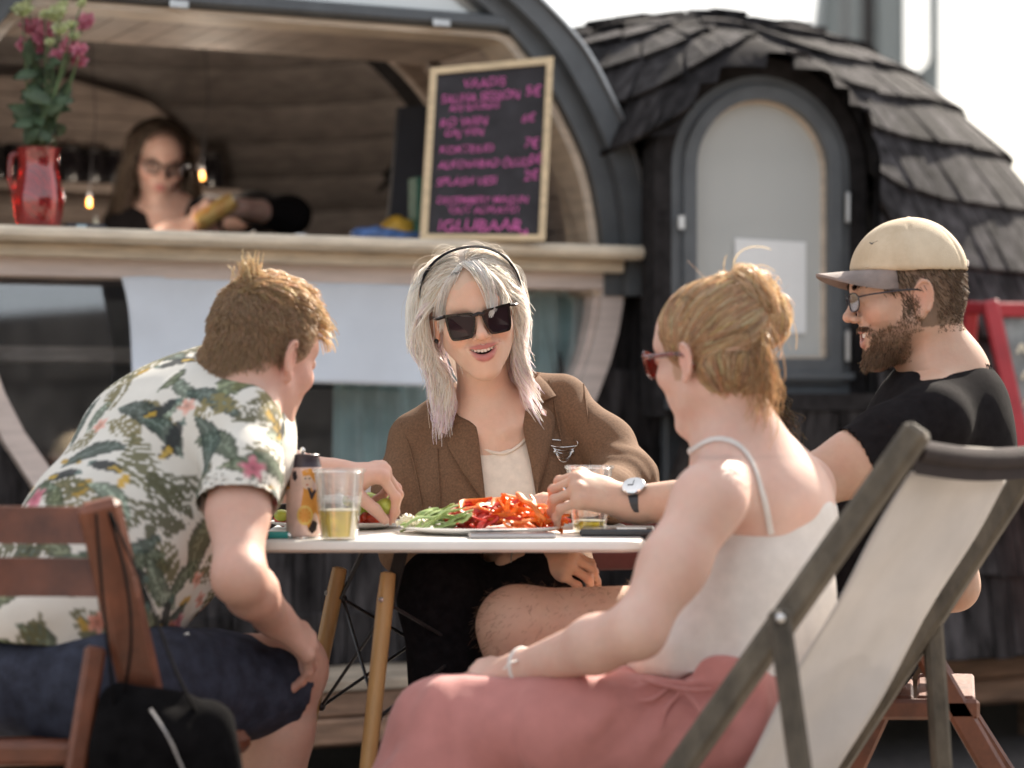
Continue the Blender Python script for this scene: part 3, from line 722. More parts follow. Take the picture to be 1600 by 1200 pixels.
# notice on the inside of the glass
n0, n1 = (1150 - CXP) / FPX * 6.62 - WX, (1270 - CXP) / FPX * 6.62 - WX
o = MB().prism([wl(n0, wz(372), -.024), wl(n1, wz(376), -.024), wl(n1, wz(520), -.024), wl(n0, wz(520), -.024)], WD3 * -.001).put('paper_notice', M['paper'], smooth=None)
tag(o, 'white sheet of paper stuck on the arched dormer window', 'notice')

# ---- a second shingled cabin standing to the right behind the camera (seen mirrored in the window glass)
nc = thing('shingled_cabin', 'second dark shingled cabin across the terrace seen only mirrored in the window', 'cabin', (4.6, -.2, 0))
NR = V(math.cos(R_(52)), math.sin(R_(52)), 0); NN = V(-math.sin(R_(52)), math.cos(R_(52)), 0); NB0 = V(4.3, -.9, 0)
MB().box(NB0 + V(0, 0, 1.47) - NN * .2, (10.0, .3, 2.94), np.stack([NR, NN, FZ], 1)).put('cabin_wall', M['shingle_back'], nc, smooth=None)
sh = MB()
for r in range(7):
    x = -5.0
    while x < 5.0:
        w = random.uniform(.15, .2); sh.box(NB0 + NR * (x + w / 2) + NN * (-.02 + random.uniform(-.003, .004)) + V(0, 0, .2 + r * .42), (w - .008, .03, .43), np.stack([NR, NN, FZ], 1) @ np.array(Euler((R_(2), 0, 0)).to_matrix()), .004); x += w
M['shingle_far'] = mat('grey_shingle_wood', (.07, .066, .066), .7, .35, 9, .6, 70, stretch=(3, 3, .6), island=.3)
sh.put('shingle_field', M['shingle_far'], nc, smooth=None, kind='stuff')

# ---- grey tower far behind
M['tower'] = mat('tower_paint', (.20, .23, .235), .6, .06, 1.0); M['tower_dark'] = mat('tower_recess', (.12, .11, .11), .7, .1, 1)
TD = 42.0
tw = thing('grey_tower', 'pale grey harbour tower with a dark recess and bracketed post rising behind the roof', 'tower', (P(1370, 640, TD)[0], TD, 0))
def tbox(x0, x1, y0, y1, d0, d1, name, m):
    a, c = P(x0, y1, TD), P(x1, y0, TD); zl = 0.0 if y1 > 400 else a[2]
    MB().box(((a[0] + c[0]) / 2, TD + (d0 + d1) / 2, (zl + c[2]) / 2), (c[0] - a[0], d1 - d0, c[2] - zl), None, .02).put(name, m, tw)
tbox(1302, 1345, -260, 640, .0, 2.2, 'corner_pier', M['tower']); tbox(1370, 1408, -260, 640, .0, 2.2, 'corner_pier', M['tower'])
tbox(1345, 1370, -260, 640, .45, 2.0, 'recess_wall', M['tower_dark']); tbox(1318, 1324, -260, 640, -.06, .02, 'pipe', M['tower_dark'])
tbox(1408, 1424, -260, 640, .5, 2.1, 'side_wall', M['tower']); tbox(1456, 1474, -40, 640, .2, .5, 'post', M['tower'])
MB().bar(P(1424, 125, TD + .35), P(1462, 92, TD + .35), .3, .12).put('bracket', M['tower'], tw); tbox(1416, 1474, 108, 640, .25, .45, 'lower_panel', M['tower'])
MB().prism([P(1302, 60, TD + .3), P(1296, -30, TD + .3), P(1302, -30, TD + .3)], (0, .5, 0)).put('flare_plate', M['tower'], tw)
MB().prism([P(1278, 62, TD + .3), P(1290, -40, TD + .3), P(1302, -40, TD + .3), P(1302, 62, TD + .3)], (0, 1.4, 0)).put('sloped_pier', M['tower'], tw)
# ================================================================== PEOPLE KIT
M['skin'] = mat('skin', (1, 1, 1), .50, .11, 85, .16, 420, attr='tint', sss=.22, spec=.4)
HAND_TINT = []
M['lip_teeth'] = mat('tooth_enamel', (.90, .86, .80), .25, .03, 60)
def hair_mat(name, transl=.38, rough=.38):
    m = mat(name, (1, 1, 1), rough, .12, 90, attr='tint', transl=transl, spec=.45); nt = m.node_tree; out = nt.nodes['Material Output']; src = out.inputs[0].links[0].from_socket
    tr = nt.nodes.new('ShaderNodeBsdfTransparent'); mx = nt.nodes.new('ShaderNodeMixShader'); mx.inputs[0].default_value = .28; nt.links.new(src, mx.inputs[1]); nt.links.new(tr.outputs[0], mx.inputs[2]); nt.links.new(mx.outputs[0], out.inputs[0]); return m
M['hair'] = hair_mat('hair_strands')
M['hair_dull'] = hair_mat('short_hair', .22, .5)

class Head:
    """head in its own frame: x right, y towards the face, z up, origin between the ears"""
    def __init__(s, o, az, pitch=0, roll=0, sc=1.0, female=True, smile=0.0, ears=(1, 1), jaw=1.0, low=1.0, jw=None):
        s.low = low; s.jw = jw if jw else (.043 if female else .051)
        s.R = frame(az, pitch, roll); s.sc = sc; s.o = np.asarray(o, float); s.female = female; s.smile = smile; s.ears = ears; s.jaw = jaw
    def anchor(s, local, world): s.o = np.asarray(world, float) - s.sc * (s.R @ V(*local)); return s
    def w(s, p): return s.o + s.sc * (np.asarray(p, float) @ s.R.T)
    def l(s, p): return ((np.asarray(p, float) - s.o) / s.sc) @ s.R
    def sdf(s):
        H = SDF(); W_ = s.w; c = s.sc; R = s.R; fem = s.female
        def lw_(p): p = np.array(p, float); p[2] = -.035 + (p[2] + .035) * s.low if p[2] < -.035 else p[2]; return p
        def ell(p, r, k=.02, op='u', rot=None):
            p = lw_(p)
            r = np.full(3, r) if np.isscalar(r) else np.asarray(r, float); H.ell(W_(p), r * c, R if rot is None else R @ rot, k * c, op)
        def cone(a, b, ra, rb, k=.02, op='u'): H.cone(W_(lw_(a)), W_(lw_(b)), ra * c, rb * c, k * c, op)
        ell((0, -.012, .042), (.073, .091, .078)); ell((0, -.045, .0), (.058, .05, .055), .04); ell((0, .034, -.02), (.0555, .050, .075), .035); ell((0, .048, .05), (.05, .040, .046), .03)
        jw = s.jw
        for x in (-1, 1):
            cone((x * jw, .004, -.048), (x * .012 * s.jaw, .060, -.102), .0155, .0145, .032)
            ell((x * .041, .056, -.022 + .005 * s.smile), (.020, .023, .019 + .003 * s.smile), .026)
            cone((x * .036, .070, .030), (x * .008, .080, .027), .011, .011, .02)
            ell((x * .031, .101, .009), (.0185, .018, .011), .012, 'd')
            ell((x * .031, .0765, .0075), (.0155, .0135, .0115), .004)
            cone((x * .017, .0845, .0085), (x * .046, .0775, .0085), .0022, .0022, .004)
        ell((0, .069, -.104), (.016 if fem else .021, .014, .013), .022); ell((0, .066, -.056), (.033, .022, .028), .022)
        cone((0, .084, .020), (0, .106, -.019), .0070, .0085, .014); ell((0, .107, -.0215), (.0095, .0095, .0085), .008)
        for x in (-1, 1):
            ell((x * .0122, .094, -.0265), (.0075, .0095, .0065), .006); ell((x * .0060, .1015, -.0335), (.0037, .0060, .0046), .003, 'd')
        if s.smile:
            up = [(-.0345, -.0438), (-.0275, -.0462), (-.0135, -.0482), (-.0045, -.0490), (.0045, -.0490), (.0135, -.0482), (.0275, -.0462), (.0345, -.0438)]
            lw = [(-.0340, -.0452), (-.0258, -.0568), (-.0135, -.0690), (-.0045, -.0728), (.0045, -.0728), (.0135, -.0690), (.0258, -.0568), (.0340, -.0452)]
            def ys(x, z, d):
                q = lw_((x, 0, z)); pts = W_(np.array([[q[0], y, q[2]] for y in np.arange(.125, .04, -.0005)])); v = H.at(pts); i = int(np.argmax(v < 0)); return (q[0], .125 - .0005 * i + d, z)
            up = [ys(x, z, -.0012) for x, z in up]; lw = [ys(x, z, -.0016) for x, z in lw]
            yc = up[3][1]
            for cx, cz, rx, rz in ((0, -.0600, .0130, .0094), (-.0115, -.0582, .0105, .0084), (.0115, -.0582, .0105, .0084), (-.0205, -.0535, .0088, .0066), (.0205, -.0535, .0088, .0066), (-.0275, -.0490, .0056, .0040), (.0275, -.0490, .0056, .0040)): ell((cx, yc - .006 - 8 * cx * cx, cz), (rx, .020, rz), .0015, 'd')
            rs = [.0014, .0028, .0038, .0040, .0040, .0038, .0028, .0014]
            for i in range(7): cone(up[i], up[i+1], rs[i], rs[i+1], .0018)
            rs = [.0016, .0040, .0056, .0062, .0062, .0056, .0040, .0016]
            for i in range(7): cone(lw[i], lw[i+1], rs[i], rs[i+1], .0018)
            for x in (-1, 1): cone((x * .021, .092, -.027), (x * .042, .074, -.046), .0011, .0011, .010, 'd')
            s.yc = yc
            up = [lw_(p) for p in up]; lw = [lw_(p) for p in lw]
            s.lips = (np.array(up), np.array(lw))
        else:
            up = [(-.023, .080, -.0565), (-.010, .0900, -.0525), (0, .0915, -.0535), (.010, .0900, -.0525), (.023, .080, -.0565)]
            lw = [(-.022, .080, -.0575), (-.010, .0885, -.0630), (0, .0900, -.0640), (.010, .0885, -.0630), (.022, .080, -.0575)]
            for i in range(4): cone(up[i], up[i+1], .0034, .0040, .003)
            for i in range(4): cone(lw[i], lw[i+1], .0038, .0050, .003)
            for a, b in (((-.023, .084, -.0568), (0, .097, -.0582)), ((0, .097, -.0582), (.023, .084, -.0568))): cone(a, b, .0011, .0011, .003, 'd')
            s.lips = (np.array(up), np.array(lw))
        for i, x in enumerate((-1, 1)):
            if not s.ears[i]: continue
            rot = np.array(Euler((R_(8), 0, R_(x * 20))).to_matrix())
            ell((x * .077, -.014, -.002), (.0065, .0165, .031), .008, 'u', rot)
            ell((x * .0845, -.008, -.004), (.0062, .0085, .015), .004, 'd', rot)
            rim = [V(x * (.079 + .006 * math.sin(t) ** 2), -.014, -.002) + rot @ V(0, .0155 * math.cos(t), .0285 * math.sin(t)) for t in np.linspace(-.3, 4.1, 12)]
            for a, b in zip(rim[:-1], rim[1:]): cone(a, b, .0032, .0032, .002)
            ell((x * .0765, -.005, -.031), (.0048, .0065, .008), .005)
        return H
    def tint(s, v, base, lip, blush=(1.10, .86, .84), extra=None):
        q = s.l(v); c = np.tile(np.asarray(base, float), (len(v), 1)); bl = np.asarray(blush)
        def mixm(m, col): c[:] = c * (1 - m[:, None]) + np.asarray(col) * m[:, None]
        inh = (np.abs(q[:, 0]) < .1) & (q[:, 2] > -.13) & (q[:, 2] < .15) & (np.abs(q[:, 1]) < .14)
        def g(p, r): return np.exp(-(((q - np.asarray(p)) / r) ** 2).sum(1)) * inh
        for x in (-1, 1): mixm(g((x * .042, .07, -.022), .022) * .55, c * bl); mixm(g((x * .079, -.012, 0), .024) * .6, c * np.array([1.12, .8, .78]))
        mixm(g((0, .11, -.022), .014) * .45, c * bl)
        def seg(pts):
            d = np.full(len(q), 1.0)
            for a, b in zip(pts[:-1], pts[1:]):
                ba = b - a; h = np.clip(((q - a) @ ba) / (ba @ ba), 0, 1); d = np.minimum(d, np.linalg.norm(q - a - h[:, None] * ba, axis=1))
            return d
        tp = 1 - .92 * np.clip(np.abs(q[:, 0]) / (.033 if s.smile else .023), 0, 1) ** 2; d = np.minimum(seg(s.lips[0]) - .0062 * tp, seg(s.lips[1]) - .0078 * tp); m = np.clip(.5 - d / .0016, 0, 1) * inh * .9 * (q[:, 1] > .068); mixm(m, lip)
        if s.smile:
            ins = inh & (np.abs(q[:, 0]) < .0225) & (q[:, 1] < getattr(s, 'yc', .09) - .0085 - 9 * q[:, 0] ** 2) & (q[:, 1] > .055) & (q[:, 2] < -.048) & (q[:, 2] > -.068) & (m < .35)
            c[ins] = (.10, .02, .02)
        for hp, hr_, hc_ in HAND_TINT:
            k = np.where(np.abs(v - hp).max(1) < hr_ * 2.5)[0]
            if len(k): e_ = np.exp(-((v[k] - hp) ** 2).sum(1) / hr_ ** 2)[:, None] * .8; c[k] = c[k] * (1 - e_) + c[k] * np.array(hc_) * e_
        n1, n2 = vnoise(v * 22), vnoise(v * 55 + 9); c *= 1 + .045 * n1[:, None]; c[:, 1] *= 1 - .05 * n2; c[:, 2] *= 1 - .06 * n2
        if extra is not None: extra(q, c, mixm, g)
        return c
def teeth(h, parent):
    q = MB()
    for i in range(-4, 4):
        x = (i + .5) * .0061; y = h.yc - .0044 - 12 * x * x; z = -.035 + (-.0560 + .035 + abs(x) * .16) * h.low
        rot = h.R @ np.array(Euler((0, 0, R_(-x * 1000))).to_matrix()); q.box(h.w((x, y - .001, z)), np.array([.0059, .004, .0112 - abs(x) * .13]) * h.sc, rot, .0012)
    return q.put('teeth', M['lip_teeth'], parent, smooth=40)
def hand(S, wrist, d, n, side, curl=((30, 35, 20),) * 4, spread=6, thumb=((.75, .55, -.35), (.3, .85, -.5), (.1, .9, -.6)), sc=1.0, wr=.027):
    """side +1 right, -1 left; d towards the fingers, n out of the back of the hand"""
    d = nrm(d); n = nrm(np.asarray(n, float) - np.dot(n, d) * d); lat = -np.cross(d, n) * side; w = np.asarray(wrist, float); T = SDF(); tips = []
    off = (.030, .010, -.011, -.030); kl = (.090, .094, .089, .080); seg = ((.043, .026, .021), (.048, .030, .023), (.045, .028, .022), (.034, .021, .020)); rr = (.0094, .0096, .0090, .0080)
    for i in range(4):
        kn = w + sc * (d * kl[i] + lat * off[i] + n * (.002 if i in (1, 2) else -.003)); T.cone(w + sc * (d * .008 + lat * off[i] * .42), kn, .0150 * sc, .0115 * sc, .016 * sc)
        a0 = R_(spread * (1.5 - i)); fd = d * math.cos(a0) + lat * math.sin(a0); ang = 0; p = kn; T.ell(kn + n * .002 * sc, .0112 * sc, None, .008 * sc)
        for j in range(3):
            ang += R_(curl[i][j]); dr = fd * math.cos(ang) - n * math.sin(ang); e = p + dr * seg[i][j] * sc
            r0, r1 = rr[i] * (1 - .08 * j) * sc, rr[i] * (1 - .08 * (j + 1)) * sc; T.cone(p, e, r0, r1 * .97, .004 * sc); T.ell(e, r1 * 1.03, None, .004 * sc) if j < 2 else None; p = e; HAND_TINT.append((e, .010, (1.05, .82, .78)))
        tips.append(p)
    p = w + sc * (d * .018 + lat * .022 - n * .006); T.ell(w + sc * (d * .045 + lat * .022 - n * .012), (.018 * sc,) * 3, None, .018 * sc)
    for j, (L_, r0, r1) in enumerate(((.046, .0165, .0125), (.034, .0120, .0105), (.027, .0105, .0085))):
        t = thumb[j]; e = p + nrm(lat * t[0] + d * t[1] + n * t[2]) * L_ * sc; T.cone(p, e, r0 * sc, r1 * sc, .008 * sc if j == 0 else .004 * sc); p = e
    tips.append(p); T.cone(w - d * .015, w + d * .02, wr, .024 * sc, .014); S.sub(T, .012); return tips
def body(name, S, blocks, parent, colfn, material):
    v, q = S.surf(blocks); me = npmesh(name, v, q); 
    if colfn is not None: vcol(me, colfn(v))
    return put(name, me, material, parent)
def cloth(name, S, h, parent, material, lo=None, hi=None, wr=None, colfn=None, thick=0):
    """garment: the surface of S with folds added along its normals; wr(v, n) gives the displacement"""
    b = S.bounds(); lo = b[0] if lo is None else lo; hi = b[1] if hi is None else hi
    v, q = S.surf([(lo, hi, h)]); n = vnormals(v, q)
    if wr is not None: v = v + n * wr(v, n)[:, None]
    me = npmesh(name, v, q)
    if colfn is not None: vcol(me, colfn(v))
    return put(name, me, material, parent)
def box_of(pts, pad):
    pts = np.asarray(pts, float); return pts.min(0) - pad, pts.max(0) + pad
def ridge(x): return 1 - np.abs(x)
def folds(v, ax, freq, amp, seed=0, warp=.35):
    """long creases running along ax"""
    ax = nrm(ax); o1 = nrm(np.cross(ax, (.3, .9, .2))); o2 = np.cross(ax, o1); p = np.stack([v @ ax * freq * warp, v @ o1 * freq, v @ o2 * freq], -1) + seed * 7.3
    a = vnoise(p); b = vnoise(p * 2.1 + 3.7); return amp * (np.sign(a) * np.abs(a) ** 1.0 * .8 + .35 * b - .2 * ridge(a * 2.2).clip(0, 1))
# ---- hair
HC, HR = V(0, -.012, .040), V(.0765, .0945, .0835)
def fib(n): i = np.arange(n) + .5; ph = np.arccos(1 - 2 * i / n); th = math.pi * (1 + 5 ** .5) * i; return np.stack([np.cos(th) * np.sin(ph), np.sin(th) * np.sin(ph), np.cos(ph)], 1)
def hairmesh(Pts, r0, r1, cols, sides=3):
    N, Mn, _ = Pts.shape; t = np.gradient(Pts, axis=1); t /= np.linalg.norm(t, axis=2, keepdims=True) + 1e-9
    ref = np.where(np.abs(t[..., 2:3]) < .8, np.array([0, 0, 1.]), np.array([1., .3, 0])); x = np.cross(t, ref); x /= np.linalg.norm(x, axis=2, keepdims=True) + 1e-9; y = np.cross(t, x)
    s = np.linspace(0, 1, Mn)[None, :, None]; r = np.asarray(r0) * (1 - s ** 2) + np.asarray(r1) * s ** 2
    if np.ndim(r0): r = np.asarray(r0)[:, None, None] * (1 - s ** 2) + np.asarray(r1)[:, None, None] * s ** 2
    vs_ = []
    ph = np.random.default_rng(N).uniform(0, 6.28, (N, 1, 1))
    for k in range(sides): a = 2 * math.pi * k / sides + ph; vs_.append(Pts + r * (np.cos(a) * x + np.sin(a) * y))
    v = np.stack(vs_, 2).reshape(-1, 3); base = (np.arange(N)[:, None, None] * Mn + np.arange(Mn - 1)[None, :, None]) * sides; k = np.arange(1 if sides == 2 else sides)[None, None, :]; k2 = (k + 1) % sides
    q = np.stack([base + k, base + k2, base + sides + k2, base + sides + k], -1).reshape(-1, 4)
    me = npmesh('hair', v, q); c = np.asarray(cols, float)
    if c.ndim == 2: c = np.repeat(c[:, None, :], Mn, 1)
    vcol(me, np.repeat(c[:, :, None, :], sides, 2).reshape(-1, 3)); return me
def grow(roots, d0, steps, step, field, off, clump=0, ngu=120, colliders=(), seed=1):
    """roots, dirs in head space; field(p, d, j) gives the pull; strands stay outside the skull"""
    r = np.random.default_rng(seed); p = roots.copy(); d = d0 / np.linalg.norm(d0, axis=1, keepdims=True); out = [p.copy()]; st = np.broadcast_to(step, (len(p),))[:, None]
    for j in range(steps):
        d = d + field(p, d, j); d /= np.linalg.norm(d, axis=1, keepdims=True) + 1e-9; p = p + d * st
        for (c, rad) in ((HC, HR),) + tuple(colliders):
            q = (p - c) / rad; l = np.linalg.norm(q, axis=1); lim = 1 + off; m = l < lim; p[m] = c + q[m] / l[m][:, None] * lim[m][:, None] * rad
        out.append(p.copy())
    A = np.stack(out, 1)
    if clump:
        gi = r.choice(len(p), min(ngu, len(p)), replace=False); k = np.argmin(((roots[:, None] - roots[gi][None]) ** 2).sum(-1), 1); w = (np.linspace(0, 1, steps + 1) ** 1.2 * clump)[None, :, None]
        A = A * (1 - w) + (A[gi[k]] + (A[:, :1] - A[gi[k]][:, :1]) * .25) * w
    return A
def skin_pts(h, S, q):
    p = h.w(q)
    for _ in range(10): d = S.at(p); p = p - S.grad(p) * d[:, None]
    return h.l(p)
def cols_of(n, base, var, r): return np.clip(np.asarray(base)[None] * (1 + r.normal(0, var, (n, 1))) * (1 + r.normal(0, var * .25, (n, 3))), .004, .95)
# ================================================================== WOMAN IN THE BLAZER (in focus)
M['blazer'] = mat('brown_wool', (.165, .092, .052), .9, .14, 260, .35, 900, spec=.25)
M['tank'] = mat('cream_jersey', (.74, .64, .53), .85, .05, 60, .25, 900)
M['black_cloth'] = mat('black_cloth', (.012, .0105, .012), 1.0, .2, 60, .3, 700, spec=.05)
M['shades_frame'] = mat('tortoise_acetate', (.014, .0095, .009), .22, .4, 60, coat=.15, spec=.3)
M['shades_lens'] = mat('dark_lens', (.020, .010, .013), .06, .05, 20, spec=.30)
M['silver'] = mat('silver_metal', (.75, .74, .72), .22, .05, 40, metal=1)
M['velvet'] = mat('black_band', (.012, .011, .014), .9, .2, 80, spec=.05)
def drape(S, A, B, na, nb, off, thick, nrm_back=None, d0=3.7):
    """cloth strip between two pixel-traced edges, laid on the front of S with its own thickness"""
    A = catmull(A, na); B = catmull(B, na); t = np.linspace(0, 1, nb)[None, :, None]; px = A[:, None] * (1 - t) + B[:, None] * t
    d = np.stack([(px[..., 0] - CXP) / FPX, np.ones(px.shape[:2]), (HYP - px[..., 1]) / FPX], -1); o = d * d0 + V(0, 0, CAMZ)
    dn = d / np.linalg.norm(d, axis=-1, keepdims=True); h, ok = S.march(o, dn); e = np.sin(np.linspace(0, 1, nb) * math.pi)[None, :, None]
    h = h - dn * (off * (.5 + .5 * e)); q = MB(); q.sheet([list(r) for r in h], thick, V(0, 1, .0)); return q
def onto(S, pts, off, d0=3.7):
    px = np.asarray(pts, float); d = np.stack([(px[:, 0] - CXP) / FPX, np.ones(len(px)), (HYP - px[:, 1]) / FPX], -1); dn = d / np.linalg.norm(d, axis=-1, keepdims=True)
    h, ok = S.march(d * d0 + V(0, 0, CAMZ), dn); return h - dn * off
def build_woman():
    root = thing('person', 'laughing woman in brown blazer, dark sunglasses and headband sitting behind the white table', 'person', P(765, 1120, 4.5) * V(1, 1, 0) + V(0, 0, .0))
    h = Head(V(0, 0, 0), 174, 10, 11, .98, True, 1.0, low=.84, jw=.049).anchor((0, .105, .010), P(748, 497, 4.335))
    nb = P(764, 672, 4.52)
    S = SDF(); S.sub(h.sdf(), .02)
    S.cone(h.w((0, -.022, -.055)), nb, .046, .050, .03); S.cone(nb, P(662, 690, 4.54), .046, .048, .06); S.cone(nb, P(880, 640, 4.58), .046, .048, .06)
    S.ell(P(768, 745, 4.54), (.145, .092, .15), None, .06); S.ell(P(700, 790, 4.50), (.07, .07, .07), None, .05); S.ell(P(835, 775, 4.50), (.07, .07, .07), None, .05)
    S.cone(P(770, 800, 4.55), P(775, 930, 4.57), .115, .13, .06)
    for a, b in (((752, 678, 4.452), (700, 668, 4.47)), ((786, 676, 4.452), (850, 645, 4.48))): S.cone(P(*a), P(*b), .006, .006, .018)
    S.cone(P(640, 850, 4.5), P(735, 880, 4.26), .042, .038, .02); S.cone(P(735, 880, 4.26), P(800, 886, 4.10), .038, .028, .02)
    hand(S, P(812, 886, 4.08), (1, -.25, .10), (0, -.6, .8), 1, ((45, 45, 25),) * 4, 3, wr=.029, sc=.95)
    S.cone(P(985, 765, 4.44), P(915, 782, 4.22), .040, .028, .02); hand(S, P(915, 782, 4.22), (-.75, -.6, 0), (0, -.2, 1), -1, ((25, 30, 20),) * 4, 4, wr=.027, sc=.92)
    hb = (h.w((0, 0, 0)) + V(-.165, -.14, -.36), h.w((0, 0, 0)) + V(.165, .20, .14))
    def extra(q, c, mixm, g):
        m = ((np.abs(q[:, 0]) < .1) & (q[:, 2] > .065) & (q[:, 1] < .085) & (q[:, 2] < .15) & (np.abs(q[:, 1]) < .12)).astype(float); mixm(m * .6, (.55, .42, .32))
    o = body('body', S, [(hb[0], hb[1], .0025), (P(790, 950, 3.96), P(925, 850, 4.22), .004), (V(-.45, 4.0, .5), V(.4, 4.75, 1.28), .008)], root,
             lambda v: h.tint(v, (.66, .43, .32), (.47, .17, .165), extra=extra), M['skin'])
    teeth(h, o)
    # top
    T = SDF(); T.ell(P(768, 745, 4.54), (.152, .100, .158), None, .06); T.ell(P(700, 790, 4.50), (.078, .079, .078), None, .06); T.ell(P(835, 775, 4.50), (.078, .079, .078), None, .06)
    T.cone(P(770, 800, 4.55), P(775, 920, 4.57), .124, .138, .06)
    T2 = SDF(); T2.sub(T, 0)
    ax = np.array([(1, 0, 0), (0, 0, 1)], float); o2 = P(0, 0, 4.44) * 0 + V(0, 4.44, 0)
    def xz(pts, d=4.44): return [(P(a, b, d)[0], P(a, b, d)[2]) for a, b in pts]
    T2.poly(xz([(690, 560), (722, 660), (742, 690), (762, 704), (787, 708), (812, 696), (828, 678), (845, 640), (850, 560)]), ax, V(0, 0, 0), V(-.5, 4.2, .9), V(.5, 4.66, 1.3), .003)
    cloth('tank_top', T2, .005, root, M['tank'], V(-.35, 4.3, .6), V(.3, 4.72, 1.15), wr=lambda v, n: folds(v, (1, 0, -.35), 14, .0032, 2) * np.clip((.95 - v[:, 2]) / .1, .15, 1))
    edge = onto(T, [(738, 686), (748, 696), (762, 704), (775, 708), (790, 708), (805, 701), (818, 690), (828, 678)], .0005); MB().tube(catmull(edge, 40), .0034, 6).put('neck_binding', M['tank'], root)
    # blazer
    B = SDF(); B.ell(P(768, 750, 4.55), (.172, .122, .185), None, .07); B.ell(P(698, 790, 4.51), (.086, .086, .09), None, .06); B.ell(P(838, 775, 4.51), (.086, .086, .09), None, .06)
    B.cone(P(772, 830, 4.56), P(778, 930, 4.58), .140, .165, .07); B.cone(P(860, 850, 4.50), P(893, 905, 4.40), .070, .050, .05)
    B.cone(P(725, 655, 4.56), P(648, 684, 4.54), .052, .046, .05); B.cone(P(820, 630, 4.57), P(878, 624, 4.57), .060, .050, .05)
    SL = SDF(); SL.chain([P(650, 690, 4.53), P(632, 770, 4.50), P(642, 855, 4.48)], [.050, .056, .055], .03).chain([P(642, 855, 4.48), P(720, 882, 4.28), P(778, 888, 4.14)], [.055, .046, .040], .03)
    SR = SDF(); SR.chain([P(884, 636, 4.56), P(948, 700, 4.50), P(980, 750, 4.43)], [.046, .052, .052], .03).chain([P(980, 750, 4.43), P(950, 775, 4.32), P(932, 782, 4.26)], [.052, .044, .038], .03)
    CUT = SDF(); CUT.cone(P(770, 888, 4.16), P(850, 885, 4.0), .034, .034); CUT.cone(P(938, 781, 4.275), P(890, 782, 4.15), .034, .034)
    B.sub(SL, .018); B.sub(SR, .018); B.sub(CUT, .003, 'd')
    B.cone(P(764, 664, 4.54), P(757, 610, 4.50), .058, .062, .02, 'd')
    Bf = SDF(); Bf.sub(B, 0)
    opn_ = xz([(704, 560), (724, 618), (741, 668), (750, 725), (757, 778), (762, 870), (846, 870), (838, 767), (830, 725), (818, 673), (822, 640), (838, 592), (842, 560)], 4.43)
    Bf.poly(opn_, ax, V(0, 0, 0), V(-.5, 4.1, .68), V(.5, 4.56, 1.3), .004)
    def bw(v, n):
        el = np.exp(-(np.linalg.norm(v - P(975, 745, 4.42), axis=1) / .10) ** 2); e2 = np.exp(-(np.linalg.norm(v - P(642, 845, 4.46), axis=1) / .10) ** 2)
        return folds(v, (.3, 0, 1), 9, .0030, 4) + folds(v, (.7, -.2, -.6), 30, .0085, 9, .2) * (el + e2)
    cloth('blazer', Bf, .005, root, M['blazer'], V(-.32, 3.98, .55), V(.34, 4.78, 1.2), wr=bw)
    # lapels, collar, seams
    drape(B, [(688, 606), (692, 640), (698, 690), (722, 735), (760, 792)], [(714, 596), (729, 628), (745, 670), (753, 730), (760, 795)], 34, 9, .015, .004).put('lapel', M['blazer'], root, smooth=60)
    drape(B, [(843, 629), (867, 653), (860, 700), (840, 775)], [(821, 640), (818, 673), (829, 725), (838, 778)], 26, 9, .015, .004).put('lapel', M['blazer'], root, smooth=60)
    drape(B, [(842, 586), (856, 600), (869, 618)], [(826, 600), (834, 622), (845, 628)], 14, 7, .018, .004).put('collar', M['blazer'], root, smooth=60)
    drape(B, [(690, 615), (684, 650), (699, 668)], [(722, 600), (720, 640), (726, 655)], 14, 7, .018, .004).put('collar', M['blazer'], root, smooth=60)
    for pts in ([(858, 594), (868, 640), (878, 690), (882, 720)], [(912, 600), (918, 650), (921, 720), (920, 770)], [(625, 660), (640, 700), (652, 750), (660, 800)], [(683, 700), (686, 760), (688, 810)]):
        MB().tube(catmull(onto(B, pts, .0012), 24), .0016, 5).put('seam', M['blazer'], root)
    # trousers and shoes
    L = SDF(); L.ell(P(778, 960, 4.60), (.185, .15, .13), None, .05)
    L.chain([P(715, 950, 4.52), P(697, 928, 4.08), P(706, 1165, 4.06), P(710, 1330, 4.12)], [.098, .072, .062, .05], .04)
    L.chain([P(850, 955, 4.52), P(835, 932, 4.10), P(800, 1160, 4.16), P(760, 1330, 4.1)], [.098, .072, .062, .05], .04)
    cloth('trousers', L, .009, root, M['black_cloth'], wr=lambda v, n: folds(v, (.2, 0, 1), 14, .006, 5))
    for x in (705, 760):
        q = SDF(); f = P(x, 1330, 4.08); f[2] = .045; q.cone(f, f + V(0, -.14, -.012), .043, .034, .02); cloth('shoe', q, .01, root, M['black_cloth'])
    # ---- hair
    r = np.random.default_rng(11); g = fib(22000); g = g[(g[:, 2] > -.55)]
    pl = HC + g * HR; hl = np.interp(np.abs(pl[:, 0]), [0, .03, .05, .07, .08], [.088, .076, .056, .012, -.02])
    pl = pl[((pl[:, 1] < .052) | (pl[:, 2] > hl)) & (pl[:, 2] > np.interp(pl[:, 1], [-.1, -.02, .03, .06], [-.045, .015, .03, .08]))]
    pl = pl[r.permutation(len(pl))[:9500]]; n = len(pl); part = pl[:, 0] - .006; sx = np.where(part > 0, 1.0, -1.0)
    fr = np.clip((pl[:, 1] + .02) / .08, 0, 1)
    d0 = np.stack([sx * (.60 + .3 * fr), -.55 - .3 * fr, np.where(pl[:, 2] > .08, .28, -.1)], 1) + r.normal(0, .10, (n, 3)); off = r.uniform(.015, .14, n) ** 1.3 + .015
    ph = r.uniform(0, 6.28, n); amp = r.uniform(.03, .17, n); glob = h.R.T @ V(0, 0, -1)
    lim_ = r.uniform(.064, .114, n); flick = (r.random(n) < .14)
